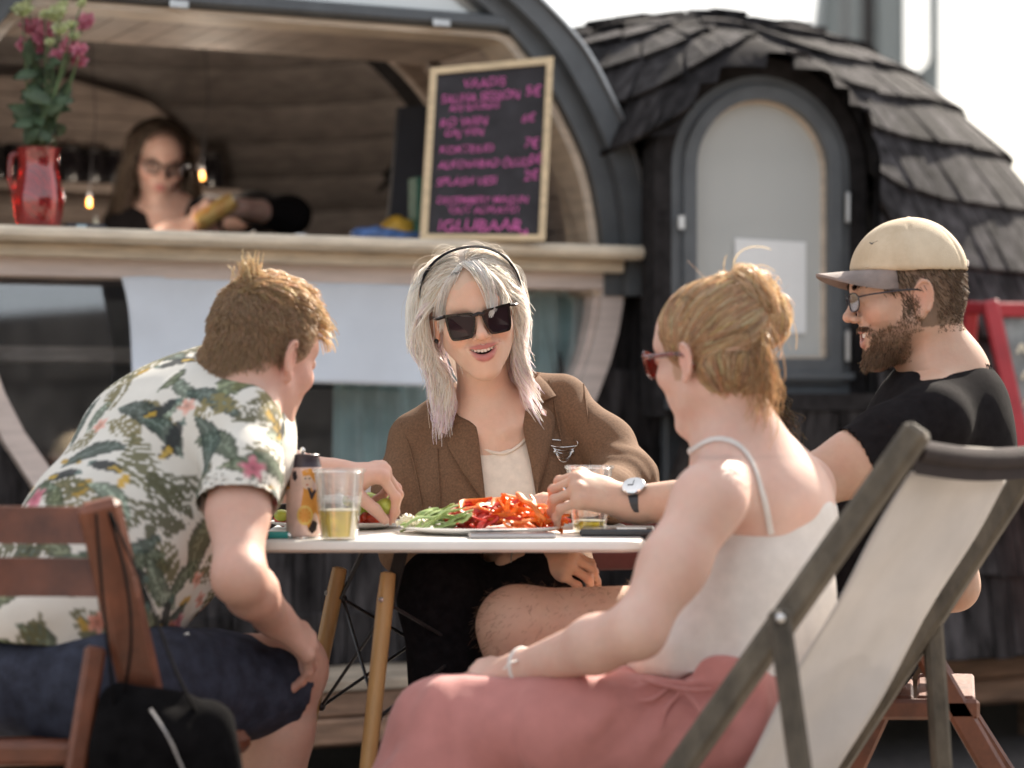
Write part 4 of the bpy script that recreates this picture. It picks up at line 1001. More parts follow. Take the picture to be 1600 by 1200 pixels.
    def field(p, d, j):
        gr = np.tile(glob, (n, 1)) * (.32 + .08 * (p[:, 2] < 0))[:, None]
        hang = (p[:, 2] < -.03); w = np.zeros((n, 3))
        w[:, 0] = amp * np.sin(j * .85 + ph) + sx * np.where(np.abs(p[:, 0]) < .076, .10, -.04) + np.where(hang & (np.abs(p[:, 0]) > lim_), -sx * .36, 0) + np.where(flick & (j > 9), sx * .16, 0) + np.where((p[:, 1] > .02) & (p[:, 2] < .05), sx * .3, 0)
        w[:, 1] = amp * .7 * np.cos(j * .7 + ph * 1.7) + np.where(hang, np.clip((.030 - p[:, 1]) * 3.4, -.2, .22), np.where(p[:, 1] > .012, -.22, 0))
        return gr + w
    neckc = h.l(nb[None])[0]; cols_ = (((0, -.03, -.12), (.056, .056, .085)), ((0, .045, -.02), (.066, .055, .085)), (tuple(h.l(P(768, 760, 4.54)[None])[0]), (.175, .128, .19)), (tuple(h.l(P(655, 690, 4.54)[None])[0]), (.07, .07, .07)), (tuple(h.l(P(875, 640, 4.56)[None])[0]), (.07, .07, .07)))
    cols_ = [(np.array(a), np.array(b)) for a, b in cols_]
    step = r.uniform(.0066, .0118, n) * np.where(sx < 0, .95, 1.06) * np.where(flick, .62, 1)
    A = grow(pl, d0, 25, step, field, off, .38, 420, cols_, 3)
    base = cols_of(n, (.96, .92, .86), .05, r); low = (pl[:, 2] < .055) & (r.random(n) < .5); base[low] = cols_of(low.sum(), (.86, .72, .82), .08, r)
    dk = r.random(n) < .16; base[dk] = cols_of(dk.sum(), (.74, .62, .50), .12, r)
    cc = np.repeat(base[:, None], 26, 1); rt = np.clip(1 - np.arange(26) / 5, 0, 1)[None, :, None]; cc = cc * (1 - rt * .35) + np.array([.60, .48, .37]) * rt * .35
    hm = hairmesh(h.w(A.reshape(-1, 3)).reshape(A.shape), .00085, .00040, cc, 2)
    ho = put('hair', hm, M['hair'], root)
    # cap of hair under the strands
    C = SDF(); C.ell(h.w(HC), (HR + .004) * h.sc, h.R, .0); C.ell(h.w((0, .09, .01)), np.array((.060, .055, .078)), h.R, .01, 'd'); C.ell(h.w((0, .0, -.07)), np.array((.09, .075, .07)), h.R, .02, 'd'); C.ell(h.w((0, -.062, -.07)), np.array((.058, .026, .10)), h.R, .02)
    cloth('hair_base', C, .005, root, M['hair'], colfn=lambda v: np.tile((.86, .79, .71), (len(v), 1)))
    # fringe lock on the forehead, fly-aways
    m = 70; t = np.linspace(0, 1, 26)
    gl = catmull([(-.004, .062, .108), (-.016, .086, .094), (-.026, .097, .068), (-.029, .098, .040), (-.026, .103, .018), (-.020, .108, .004)], 26); gl2 = catmull([(-.004, .062, .108), (-.024, .080, .092), (-.042, .084, .066), (-.050, .079, .040), (-.052, .078, .020), (-.051, .076, .0)], 26)
    gl3 = catmull([(.010, .060, .108), (.030, .076, .092), (.048, .074, .066), (.058, .066, .035), (.063, .056, .010), (.066, .045, -.02)], 26)
    A2 = []
    for k in range(240):
        b = (gl, gl2, gl3)[k % 3]; j_ = r.normal(0, 1, 3) * V(.0075, .002, .002); w_ = np.linspace(.35, 1, 26)[:, None] if k % 3 else np.linspace(1, .35, 26)[:, None]
        q = b + j_ * w_ + np.stack([.002 * np.sin(t * 7 + k), .001 * np.cos(t * 6 + k), 0 * t], 1); e = r.uniform(.72, 1); A2.append(catmull(q[:max(6, int(26 * e))], 26))
    A2 = np.array(A2); me = hairmesh(h.w(A2.reshape(-1, 3)).reshape(A2.shape), .00095, .0004, cols_of(len(A2), (.98, .93, .88), .05, r)); put('fringe', me, M['hair'], ho)
    k = r.choice(np.where(pl[:, 0] > -.03)[0], 90, replace=False); p0 = pl[k]; of = r.uniform(.06, .2, 90); amp2 = r.uniform(.05, .22, 90)[:, None]; ph2 = r.uniform(0, 6, (90, 3)); fr2 = r.uniform(.3, .8, (90, 3))
    def f2(p, d, j): return np.tile(glob, (90, 1)) * .24 + amp2 * np.sin(j * fr2 + ph2) * V(1, .6, .7) + np.where((p[:, 1] > .02) & (p[:, 2] < .06), 1, 0)[:, None] * np.stack([np.sign(p[:, 0]) * .5, -.3 + 0 * p[:, 0], 0 * p[:, 0]], 1)
    A3 = grow(p0, d0[k] + np.abs(r.normal(0, .2, (90, 3))) * V(0, 0, 1) + r.normal(0, .22, (90, 3)), 15, r.uniform(.004, .0085, 90), f2, of, 0, colliders=cols_[1:2])
    put('flyaway', hairmesh(h.w(A3.reshape(-1, 3)).reshape(A3.shape), (.00030), .00020, cols_of(90, (.88, .80, .72), .06, r)), M['hair'], ho)
    # head band
    bpts = [h.w(HC + V(math.cos(t) * .0955, .050 - .048 * abs(math.cos(t)) ** 1.5, math.sin(t) * .0945)) for t in np.linspace(-.12, math.pi + .12, 40)]
    q = MB(); inn = [h.w(HC) + (p - h.w(HC)) * .97 for p in bpts]; fw = h.R[:, 1] * .0105
    q.sheet([[p - fw for p in bpts], [p - fw * .4 + (p - h.w(HC)) * .02 for p in bpts], [p + fw * .4 + (p - h.w(HC)) * .02 for p in bpts], [p + fw for p in bpts], [p for p in inn], [p - fw for p in bpts]])
    q.put('headband', M['velvet'], root, smooth=60)
    for x in (-1, 1): MB().ball(h.w((x * .079, .0, -.034)), .0045, 10).put('ear_stud', M['black_metal'], root)
    MB().tube([h.w((.006 * math.cos(t), .104 + .003 * math.sin(t), -.036 - .004 * math.sin(t))) for t in np.linspace(.2, 2.9, 10)], .0006, 5).put('nose_ring', M['silver'], root)
    # ---- sunglasses
    sg = thing('sunglasses', 'oversized square black sunglasses worn by the laughing blonde woman', 'sunglasses', h.w((0, .1, .005)))
    def lens(x, inset_):
        o = [(.006, .015), (.012, .024), (.040, .0265), (.0605, .0265), (.0630, .020), (.0615, -.006), (.058, -.0205), (.051, -.0250), (.025, -.0245), (.017, -.0205), (.009, .000)]
        o = np.array(o) * V(.96, .96) + V(0, -.003); c = o.mean(0); o = c + (o - c) * (1 - inset_); 
        return [(x * a, b) for a, b in o]
    def lp(a, b, y=0.0): return h.w((a, .1075 - 2.6 * a * a * 1.6 + y, b + .002))
    for x in (-1, 1):
        e, i_ = lens(x, 0), lens(x, .15); n_ = 44
        oo = catmull([V(*q, 0) for q in e + e[:1]], n_)[:-1]; ii = catmull([V(*q, 0) for q in i_ + i_[:1]], n_)[:-1]
        MB().ring([lp(*q[:2]) for q in oo], [lp(*q[:2]) for q in ii], -h.R[:, 1] * .0058).put('rim', M['shades_frame'], sg, smooth=40)
        MB().prism([lp(*q[:2], -.0022) for q in ii], -h.R[:, 1] * .002).put('lens', M['shades_lens'], sg, smooth=None)
        q = MB(); a = lp(x * .060, .020, -.002); hp = h.w((x * .0745, .075, .018)); b = h.w((x * .079, -.005, .010)); c_ = h.w((x * .080, -.03, -.01))
        pth = catmull([a, hp, b, c_], 14); q.tube(pth, np.linspace(.0062, .0030, 14), 8, sq=.55).put('temple', M['shades_frame'], sg, smooth=60)
    MB().tube([lp(-.010, .0135, -.002), lp(0, .0165, -.001), lp(.010, .0135, -.002)], .0036, 8).put('bridge', M['shades_frame'], sg, smooth=60)
    # ---- chained pin on the blazer
    br = thing('chain_brooch', 'silver safety pin with draped chains fastened to the brown blazer', 'brooch', P(880, 700, 4.37))
    pin = onto(B, [(898, 688), (902, 690), (903, 694), (899, 697), (880, 699), (866, 698), (858, 695), (856, 690), (859, 687), (876, 688)], .005); MB().tube(catmull(pin, 50), .0010, 6).put('pin', M['silver'], br)
    for k, dpt in enumerate((704, 708, 712, 716, 720)):
        w_ = 14 - k * .6; a, b = 864 + k * .8, 898 - k * .8
        pts = [(a + (b - a) * t, 700 + k * .4 + (dpt - 700) * (1 - abs(2 * t - 1) ** 2.6)) for t in np.linspace(0, 1, 13)]; MB().tube(onto(B, pts, .0035 + .0005 * k), .00065, 5).put('chain', M['silver'], br)
    for a in (867, 895): MB().ball(onto(B, [(a, 706)], .005)[0], .0034, 8).put('bead', M['silver'], br)


    wb = thing('bracelet', 'thin silver link bracelet on the blazer wearing woman beneath the table', 'bracelet', P(808, 886, 4.08)); ax_ = nrm(V(1, -.25, .1)); u_ = nrm(np.cross(ax_, (0, 0, 1))); v_ = np.cross(ax_, u_)
    MB().tube([P(806, 886, 4.085) + .031 * (math.cos(t) * u_ + math.sin(t) * v_) for t in np.linspace(0, 2 * math.pi, 30)], .0016, 6).put('band', M['silver'], wb)
build_woman()
# ================================================================== MAN IN THE FLORAL SHIRT
M['floral'] = mat('floral_cotton', (1, 1, 1), .8, .05, 80, .2, 800, attr='tint', transl=.12)
M['navy'] = mat('navy_cotton', (.036, .042, .066), .75, .22, 40, .35, 600, spec=.25)
M['leather'] = mat('brown_leather', (.22, .075, .035), .5, .2, 30, .2)
def floral_paint(v, n, seed=5, count=360, frame_=None):
    """printed leaves, palm fronds, dark birds and blossoms laid flat on the cloth"""
    r = np.random.default_rng(seed); c = np.tile((.76, .73, .66), (len(v), 1)); c *= 1 + .05 * vnoise(v * 30)[:, None]
    kinds = r.choice(5, count, p=[.36, .21, .14, .20, .09]); ids = r.choice(len(v), count)
    pal = {0: [(.075, .10, .060), (.11, .13, .065), (.16, .20, .15), (.05, .075, .06)], 1: [(.13, .125, .06), (.085, .085, .045), (.20, .17, .07)], 2: [(.025, .030, .032)], 3: [(.60, .22, .15), (.66, .30, .22), (.55, .14, .20)], 4: [(.55, .34, .05)]}
    order = np.argsort(np.where(kinds == 2, 2, np.where(kinds == 3, 1, 0)) + r.random(count) * .9)
    for i in order:
        p, nn, k = v[ids[i]], n[ids[i]], kinds[i]; t = nrm(np.cross(nn, r.normal(0, 1, 3))); b = np.cross(nn, t)
        L_ = {0: r.uniform(.03, .062), 1: r.uniform(.035, .065), 2: r.uniform(.028, .05), 3: r.uniform(.014, .026), 4: r.uniform(.012, .022)}[k]
        q = v - p; m = np.abs(q).max(1) < L_ * 1.3; q = q[m]; m2 = (n[m] @ nn) > .2; x, y = q @ t / L_, q @ b / L_; col = np.array(pal[k][r.integers(len(pal[k]))]) * r.uniform(.8, 1.25); a = np.zeros(len(x)); colm = np.tile(col, (len(x), 1))
        if k == 0:
            y2 = y - .25 * x * x + .12; wdt = .34 * np.clip(1 - x * x, 0, 1) ** .8; a = (np.abs(y2) < wdt) * 1.0; vein = (np.abs(y2) < .03) | ((np.abs(((x - np.abs(y2) * .8) * 5) % 1 - .5) > .43)); colm[vein] = colm[vein] * 1.9 + .05
            colm[(np.abs(y2) > wdt * .72)] *= .6
        elif k == 1:
            y2 = y - .3 * x * x; wdt = .55 * np.clip(1 - x * x, 0, 1); a = ((np.abs(y2) < wdt) & ((((x - np.abs(y2) * .6) * 8) % 1) < .66)) * 1.0; a = np.maximum(a, (np.abs(y2) < .03) & (np.abs(x) < 1))
        elif k == 2:
            y2 = y - .2 * np.sin(x * 2.2); wdt = .30 * np.clip(1 - (x - .1) ** 2 * 1.1, 0, 1); a = (np.abs(y2) < wdt) * 1.0; st = (x > .35) & (np.abs(y2) < wdt * .5); colm[st] = (.50, .33, .04); st2 = (x < -.5); colm[st2] = (.10, .16, .14)
        elif k == 3:
            th = np.arctan2(y, x); rad = np.hypot(x, y); a = np.clip((.78 + .2 * np.cos(5 * th) - rad) * 7, 0, 1) * .9; colm = colm * (1 - np.clip(.35 - rad, 0, .35)[:, None] * 1.6) + (rad[:, None] > .55) * .10
        else:
            a = (np.hypot(x * 1.0, y * 1.9) < .9) * 1.0
        a = a * m2; s_ = c[m]; c[m] = s_ * (1 - a[:, None] * .93) + colm * a[:, None] * .93
    return c
def build_man_left():
    root = thing('person', 'man with short blond hair in tropical floral shirt and navy shorts reaching for a grape', 'person', P(110, 1100, 3.7) * V(1, 1, 0))
    h = Head(V(0, 0, 0), 38, 13, 4, .95, False, 0).anchor((.076, -.012, -.004), P(453, 562, 3.78))
    sk = (.60, .36, .28)
    nb = P(372, 612, 3.88); S = SDF(); S.sub(h.sdf(), .02); S.cone(h.w((0, -.030, -.05)), nb, .052, .056, .03); S.cone(h.w((0, -.045, -.02)), P(350, 600, 3.90), .046, .052, .03)
    shR, shL = P(383, 668, 3.74), P(232, 655, 4.02)
    S.cone(nb, shR, .055, .052, .05); S.cone(nb, shL, .055, .052, .05); S.cone(P(305, 700, 3.86), P(190, 850, 3.78), .13, .12, .05); S.cone(P(190, 850, 3.78), P(110, 1010, 3.70), .12, .13, .05)
    elR, wrR = P(373, 902, 3.55), P(429, 966, 3.72)
    S.chain([shR, P(372, 800, 3.63), elR], [.052, .043, .037], .03); S.chain([elR, lerp(elR, wrR, .35), wrR], [.038, .0375, .028], .02)
    hand(S, wrR, P(480, 1004, 3.785) - wrR, (.50, -.52, .7), 1, ((22, 24, 12), (26, 28, 12), (30, 30, 15), (32, 32, 16)), 9, ((.42, .85, -.30), (.12, .95, -.25), (.0, .95, -.3)), 1.0, .028)
    elL, wrL = P(400, 742, 4.10), P(516, 744, 4.10)
    S.cone(shL, elL, .05, .042, .03); S.chain([elL, lerp(elL, wrL, .4), wrL], [.044, .043, .029], .02)
    hand(S, wrL, (1, .02, .10), (.05, -.25, 1), -1, ((62, 38, 18), (66, 42, 25), (60, 55, 35), (58, 60, 40)), 5, ((.62, .75, -.55), (.05, .72, -.75), (-.15, .55, -.85)), .98, .028)
    kn, hp = P(447, 1045, 3.88), P(165, 1075, 3.62)
    S.cone(hp, kn, .085, .056, .03); S.chain([kn, P(432, 1140, 3.87), P(418, 1280, 3.88), P(405, 1420, 3.92)], [.056, .056, .05, .036], .03); S.ell(kn + V(.01, -.005, .0), .05, None, .03)
    kl = P(395, 1060, 4.16); S.cone(P(80, 1070, 3.78), kl, .085, .056, .03); S.chain([kl, P(370, 1200, 4.14), P(350, 1400, 4.16)], [.055, .05, .036], .03)
    hc = h.w((0, 0, 0)); wl_ = wrL; 
    o = body('body', S, [(hc + V(-.16, -.16, -.26), hc + .14, .003), (box_of([wrL, wrL + V(.18, 0, -.02)], .06)[0], box_of([wrL, wrL + V(.16, 0, -.03)], .07)[1], .0026), (*box_of([wrR, P(490, 1060, 3.82)], .07), .003), (V(-.75, 3.35, .12), V(.0, 4.35, 1.12), .008)], root,
        lambda v: h.tint(v, sk, (.45, .20, .17), blush=(1.12, .72, .68), extra=lambda q, c, mm, g: mm(g((.07, .02, -.03), .05) * .4, (.66, .33, .27)) or mm(np.clip((-.018 - q[:, 1]) / .03, 0, 1) * np.clip((q[:, 2] + .086 - .8 * np.clip(q[:, 0], 0, .1)) / .035, 0, 1) * (np.abs(q[:, 0]) < .085) * (q[:, 1] > -.19) * (q[:, 2] < .1) * .95, (.27, .175, .105))), M['skin'])
    # shirt
    T = SDF(); T.cone(P(312, 708, 3.87), P(188, 850, 3.79), .150, .148, .06); T.cone(P(188, 850, 3.79), P(92, 1000, 3.71), .152, .162, .05); T.cone(P(350, 640, 3.88), shR + V(-.01, 0, -.01), .085, .066, .07); T.cone(P(335, 650, 3.90), shL, .085, .066, .06); T.ell(P(270, 690, 3.88), (.15, .13, .11), None, .06)
    T.cone(P(372, 606, 3.885), P(350, 640, 3.89), .070, .085, .04)
    SV = SDF(); SV.chain([shR, P(379, 745, 3.67), P(371, 800, 3.63)], [.062, .060, .061], .03); c0, c1 = P(371, 780, 3.64), P(369, 830, 3.61)
    SV.plane(P(371, 788, 3.635), c1 - c0, .002); T.sub(SV, .02)
    CF = SDF(); CF.cone(P(372, 762, 3.655), P(370, 800, 3.63), .065, .066, .0); CF.plane(P(371, 791, 3.633), c1 - c0, .002); CF.plane(P(373, 762, 3.655), c0 - c1, .002); T.sub(CF, .004)
    HO = SDF(); HO.cone(P(371, 781, 3.64), P(368, 850, 3.6), .057, .057); T.sub(HO, .002, 'd')
    SVl = SDF(); SVl.cone(shL, P(330, 706, 4.06), .064, .066); T.sub(SVl, .02)
    T.cone(nb + V(0, 0, .0), h.w((0, -.02, -.04)), .066, .066, .006, 'd')
    pd = nrm(P(100, 985, 3.71) - P(188, 850, 3.79)); T.plane(P(120, 1024, 3.72) , lerp(pd, (0, 0, -1), .75), .006)
    HB = SDF(); HB.cone(P(150, 960, 3.75), P(120, 1030, 3.72), .150, .155); T.sub(HB, .003, 'd') if False else None
    def wr(v, n):
        pit = np.exp(-(np.linalg.norm(v - P(335, 800, 3.75), axis=1) / .15) ** 2); low = np.clip((P(0, 850, 3.8)[2] - v[:, 2]) / .12, 0, 1)
        return folds(v, (-.6, 0, -.8), 12, .0075, 3) + folds(v, (.75, -.2, -.6), 22, .009, 8) * pit + folds(v, (.9, .2, .3), 14, .010, 6) * low
    b = T.bounds(); v, q = T.surf([(V(-.85, 3.45, .55), V(.06, 4.25, 1.1), .0055)]); n = vnormals(v, q); v = v + n * wr(v, n)[:, None]; me = npmesh('shirt', v, q)
    vcol(me, floral_paint(v, n)); put('shirt', me, M['floral'], root)
    # collar band standing behind the neck
    ax = nrm(h.w((0, -.03, -.03)) - nb); u = nrm(np.cross(ax, (0, 1, 0))); w_ = np.cross(ax, u); rows = []
    for t, rr in ((-.012, .080), (.022, .068), (.052, .063), (.050, .067), (.016, .082), (-.010, .094)): rows.append([nb + ax * t + rr * (math.cos(a) * u + math.sin(a) * w_) for a in np.linspace(R_(20), R_(340), 40)])
    cme = MB().sheet(rows).mesh('collar', 60); vv = np.array([x.co for x in cme.vertices]); nn = np.array([x.normal for x in cme.vertices]); vcol(cme, floral_paint(vv, nn, 9, 26)); put('collar', cme, M['floral'], root)
    # shorts
    L = SDF(); L.ell(P(105, 1060, 3.70), (.18, .16, .115), None, .04); L.cone(hp + V(0, 0, .0), P(440, 1075, 3.88), .108, .080, .04); L.cone(P(80, 1070, 3.78), P(390, 1080, 4.15), .105, .080, .04)
    e = nrm(P(440, 1075, 3.88) - hp); L.plane(P(441, 1080, 3.87), lerp(e, (0, 0, -1), .12), .004); L.plane(P(110, 985, 3.7), (-.1, 0, 1), .01)
    HO = SDF(); HO.cone(P(425, 1072, 3.87), P(520, 1085, 3.92), .072, .072); L.sub(HO, .002, 'd')
    cloth('shorts', L, .006, root, M['navy'], wr=lambda v, n: folds(v, e, 12, .0065, 12) + folds(v, (.2, .3, 1), 18, .005, 4))
    for x, d in ((405, 3.86), (350, 4.12)):
        q_ = SDF(); f = P(x, 1420, d); f[2] = .045; q_.cone(f, f + V(.09, .10, -.012), .044, .034, .02); cloth('shoe', q_, .01, root, M['black_cloth'])
    # hair: clipped sides, longer swept top with a tuft at the crown
    r = np.random.default_rng(21); g = fib(11000); pl = HC + g * (HR + V(.000, .001, .000)); hl = np.interp(pl[:, 1], [-.12, -.05, -.02, .02, .05, .08], [-.052, -.048, -.012, .02, .062, .082])
    pl = pl[(pl[:, 2] > hl)]; pl = pl[r.permutation(len(pl))[:5200]]; n = len(pl); top = np.clip((pl[:, 2] - .075) / .04, 0, 1)
    nor = (pl - HC) / HR ** 2; nor /= np.linalg.norm(nor, axis=1, keepdims=True); d0 = nor * .55 + np.stack([.12 * np.sign(pl[:, 0]), .4 + .7 * top, -.35 + .75 * top], 1) + r.normal(0, .13, (n, 3))
    st = (.0009 + .0030 * top) * r.uniform(.7, 1.25, n); off = r.uniform(.03, .075, n) + .16 * top * r.uniform(.2, 1, n)
    def f(p, d, j): return np.stack([0 * p[:, 0], .05 * top, -.10 - .04 * (p[:, 1] > .08)], 1) + r.normal(0, .05, (n, 3))
    A = grow(pl, d0, 11, st, f, off, .35, 260, ((V(0, -.045, -.024), V(.0608, .0548, .0708)),), seed=4); base = cols_of(n, (.50, .34, .19), .16, r); lt = top > .55; base[lt] = cols_of(lt.sum(), (.68, .49, .29), .18, r); bk = top < .1; base[bk] = cols_of(bk.sum(), (.47, .325, .20), .14, r)
    ho = put('hair', hairmesh(h.w(A.reshape(-1, 3)).reshape(A.shape), .00085, .0005, base), M['hair'], root)
    q = np.stack([r.uniform(-.085, .085, 6500), r.uniform(-.14, -.01, 6500), r.uniform(-.105, .015, 6500)], 1); q = skin_pts(h, S, q); q = q[(q[:, 1] < -.022) & (q[:, 2] > -.084 + .8 * np.clip(q[:, 0] + .02, 0, 1)) & (np.abs(q[:, 0]) < .085) & (q[:, 2] < .02)]; m = len(q)
    gn = S.grad(h.w(q)) @ h.R; dn = V(0, .1, -1) - gn * (gn @ V(0, .1, -1))[:, None]; d0 = dn + gn * .32 + r.normal(0, .12, (m, 3)); A = grow(q, d0, 6, .0019 * r.uniform(.6, 1.3, m) * np.clip((q[:, 2] + .11) / .05, .35, 1), lambda p, d, j: 0 * p, -.6 + 0 * q[:, 0], 0, seed=5); put('nape_hair', hairmesh(h.w(A.reshape(-1, 3)).reshape(A.shape), .0007, .0004, cols_of(m, (.47, .325, .20), .14, r) * (1 - (lf := np.clip((-.03 - q[:, 2]) / .05, 0, 1)[:, None] * .6)) + np.array((.62, .45, .32)) * lf), M['hair'], ho)
    # forelock and crown tuft
    m = 420; rt = np.stack([r.uniform(-.045, .05, m), r.uniform(.045, .075, m), 0 * r.random(m)], 1); rt[:, 2] = .040 + .0835 * np.sqrt(np.clip(1 - (rt[:, 0] / .0765) ** 2 - ((rt[:, 1] + .012) / .0945) ** 2, 0.02, 1))
    d0 = np.stack([.25 + r.normal(0, .25, m), .7 + r.normal(0, .2, m), .65 + r.normal(0, .25, m)], 1)
    A = grow(rt, d0, 12, r.uniform(.0022, .0046, m), lambda p, d, j: np.tile((.02, .02, -.17), (m, 1)), r.uniform(.05, .2, m), .5, 40, seed=6); put('forelock', hairmesh(h.w(A.reshape(-1, 3)).reshape(A.shape), .0009, .0005, cols_of(m, (.66, .47, .26), .16, r)), M['hair'], ho)
    m = 90; rt = HC + HR * V(0, -.55, .83) + r.normal(0, .009, (m, 3)); d0 = np.stack([r.normal(0, .25, m), -.35 + r.normal(0, .2, m), 1 + 0 * r.random(m)], 1)
    A = grow(rt, d0, 10, r.uniform(.0025, .0048, m), lambda p, d, j: np.tile((.0, .02, -.05), (m, 1)), r.uniform(.02, .1, m), .5, 14, seed=8); put('tuft', hairmesh(h.w(A.reshape(-1, 3)).reshape(A.shape), .0009, .0005, cols_of(m, (.66, .5, .3), .16, r)), M['hair'], ho)
    C = SDF(); C.ell(h.w(HC), HR - .0015, h.R, .0); C.ell(h.w((0, -.045, -.024)), np.array((.060, .054, .070)), h.R, .012); C.ell(h.w((0, .105, -.02)), np.array((.09, .075, .095)), h.R, .01, 'd'); C.ell(h.w((0, .03, -.085)), np.array((.09, .075, .075)), h.R, .01, 'd'); C.ell(h.w((0, -.07, -.185)), np.array((.09, .1, .075)), h.R, .01, 'd')
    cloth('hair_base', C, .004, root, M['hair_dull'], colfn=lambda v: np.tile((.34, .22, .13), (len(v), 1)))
    return h
HEAD_L = build_man_left()
# ================================================================== MAN IN THE CAP
M['black_tee'] = mat('black_jersey', (.014, .0125, .0135), 1.0, .15, 60, .3, 700, spec=.08)
M['cap_cotton'] = mat('washed_cotton', (.68, .57, .42), .85, .16, 9, .3, 500, col2=(.45, .34, .22))
M['cap_brim'] = mat('grey_brim_cotton', (.27, .22, .20), .85, .14, 20, .2, 500)
M['wire'] = mat('dark_wire', (.05, .05, .06), .3, .1, 50, metal=.7)
M['clear_lens'] = glassy('spectacle_lens', (.93, .94, .94), .07, .01)
M['watch_face'] = mat('pale_dial', (.62, .72, .72), .2, .04, 30)
def glasses(root_name, label, h, mat_f, lw=.021, lh=.017, thick=.0011, sq=2.6):
    g = thing(root_name, label, 'glasses', h.w((0, .1, .005)))
    for x in (-1, 1):
        lp = [(x * .0325 + lw * np.sign(math.cos(t)) * abs(math.cos(t)) ** (2 / sq), .004 + lh * np.sign(math.sin(t)) * abs(math.sin(t)) ** (2 / sq)) for t in np.linspace(0, 2 * math.pi, 33)[:-1]]
        pp = [h.w((a, .1045 - 3 * a * a, b)) for a, b in lp]; MB().tube(pp + pp[:1], thick, 6, cap=False).put('rim', mat_f, g); MB().prism(pp, -h.R[:, 1] * .001).put('lens', M['clear_lens'], g, smooth=None)
        MB().tube(catmull([h.w((x * .054, .096, .012)), h.w((x * .074, .07, .014)), h.w((x * .080, -.005, .012)), h.w((x * .079, -.03, -.008))], 16), thick * 1.25, 6).put('temple', mat_f, g)
    MB().tube(catmull([h.w((-.0125, .104, .008)), h.w((0, .107, .012)), h.w((.0125, .104, .008))], 8), thick, 6).put('bridge', mat_f, g); return g
def build_man_cap():
    root = thing('person', 'bearded man in a black t-shirt and beige cap laughing in profile', 'person', P(1300, 1100, 4.1) * V(1, 1, 0))
    h = Head(V(0, 0, 0), -93, 7, 0, .95, False, .9).anchor((-.076, -.012, -.004), P(1441, 466, 4.03)); sk = (.56, .355, .26)
    nb = P(1478, 590, 4.12); S = SDF(); S.sub(h.sdf(), .02); S.cone(h.w((0, -.026, -.05)), nb, .058, .062, .03)
    shL, shR = P(1455, 662, 3.97), P(1470, 655, 4.27); elL, wrL = P(1215, 778, 3.90), P(985, 787, 3.97)
    S.cone(nb, shL, .055, .055, .05); S.cone(nb, shR, .055, .055, .05); S.cone(P(1450, 720, 4.12), P(1370, 860, 4.11), .115, .115, .05); S.cone(P(1370, 860, 4.11), P(1300, 985, 4.1), .115, .13, .05)
    S.chain([shL, P(1340, 722, 3.93), elL], [.056, .050, .042], .03); S.chain([elL, lerp(elL, wrL, .35), wrL], [.044, .044, .029], .02)
    hand(S, wrL, P(893, 757, 3.97) - wrL, (-.12, -.62, .75), -1, ((48, 48, 26), (52, 50, 30), (50, 46, 30), (44, 40, 26)), 6, ((.5, .75, -.6), (.0, .85, -.6), (-.15, .8, -.55)), 1.02, .030)
    elR = P(1490, 915, 4.28); S.chain([shR, elR], [.055, .043], .03); S.chain([elR, P(1360, 950, 4.25)], [.043, .03], .02); hand(S, P(1360, 950, 4.25), (-1, -.3, -.1), (0, -.3, 1), 1, ((30, 30, 20),) * 4)
    kn = P(808, 978, 3.93); S.chain([P(1290, 1000, 4.02), P(1050, 985, 3.97), kn], [.086, .076, .060], .03); S.chain([kn, P(832, 1100, 3.96), P(860, 1400, 4.03)], [.061, .062, .038], .03)
    kr = P(900, 990, 4.22); S.chain([P(1290, 1000, 4.2), kr], [.086, .06], .03); S.chain([kr, P(890, 1150, 4.22), P(880, 1380, 4.24)], [.06, .056, .038], .03)
    hc = h.w((0, 0, 0)); kh = P(893, 757, 3.97)
    def extra(q, c, mm, g):
        b = ((q[:, 2] < -.035) & (q[:, 1] > -.01) & (q[:, 2] > -.13) & (np.abs(q[:, 0]) < .09)).astype(float) * np.clip((q[:, 1] + .012) / .035, 0, 1) * np.clip((-.030 - q[:, 2]) / .035, 0, 1); mu = (np.hypot(q[:, 0], (q[:, 2] + .057)) < .034) & (q[:, 1] > .06)
        b = np.where(mu, 0, b); mm(b * .8, (.155, .095, .058))
        hr = ((q[:, 2] > .05) | ((q[:, 1] < -.005) & (q[:, 2] > -.055)) | ((q[:, 2] > .012) & (q[:, 1] < .05))) & (np.abs(q[:, 0]) < .0745) & (q[:, 2] < .14) & (q[:, 1] < .06) & (q[:, 1] > -.13); mm(hr * .85, (.15, .10, .065))
    o = body('body', S, [(hc + V(-.16, -.16, -.26), hc + .15, .0028), (*box_of([wrL, kh, kh + V(-.06, 0, -.06)], .065), .0026), (V(-.06, 3.7, .1), V(.95, 4.45, 1.12), .008)], root, lambda v: h.tint(v, sk, (.42, .19, .15), extra=extra), M['skin'])
    teeth(h, o)
    T = SDF(); T.cone(P(1448, 715, 4.12), P(1370, 860, 4.11), .128, .132, .06); T.cone(P(1370, 860, 4.11), P(1295, 1000, 4.1), .132, .150, .06); T.cone(P(1475, 640, 4.12), shL, .085, .066, .06); T.cone(P(1475, 640, 4.12), shR, .085, .066, .06); T.cone(P(1490, 640, 4.12), P(1500, 730, 4.12), .075, .09, .06)
    SV = SDF(); SV.chain([shL, P(1400, 690, 3.95), P(1320, 732, 3.925)], [.064, .063, .064], .03); SV.plane(P(1336, 724, 3.93), P(1320, 732, 3.925) - P(1400, 690, 3.95), .002); T.sub(SV, .018); SR = SDF(); SR.cone(shR, P(1478, 790, 4.28), .063, .063); T.sub(SR, .018)
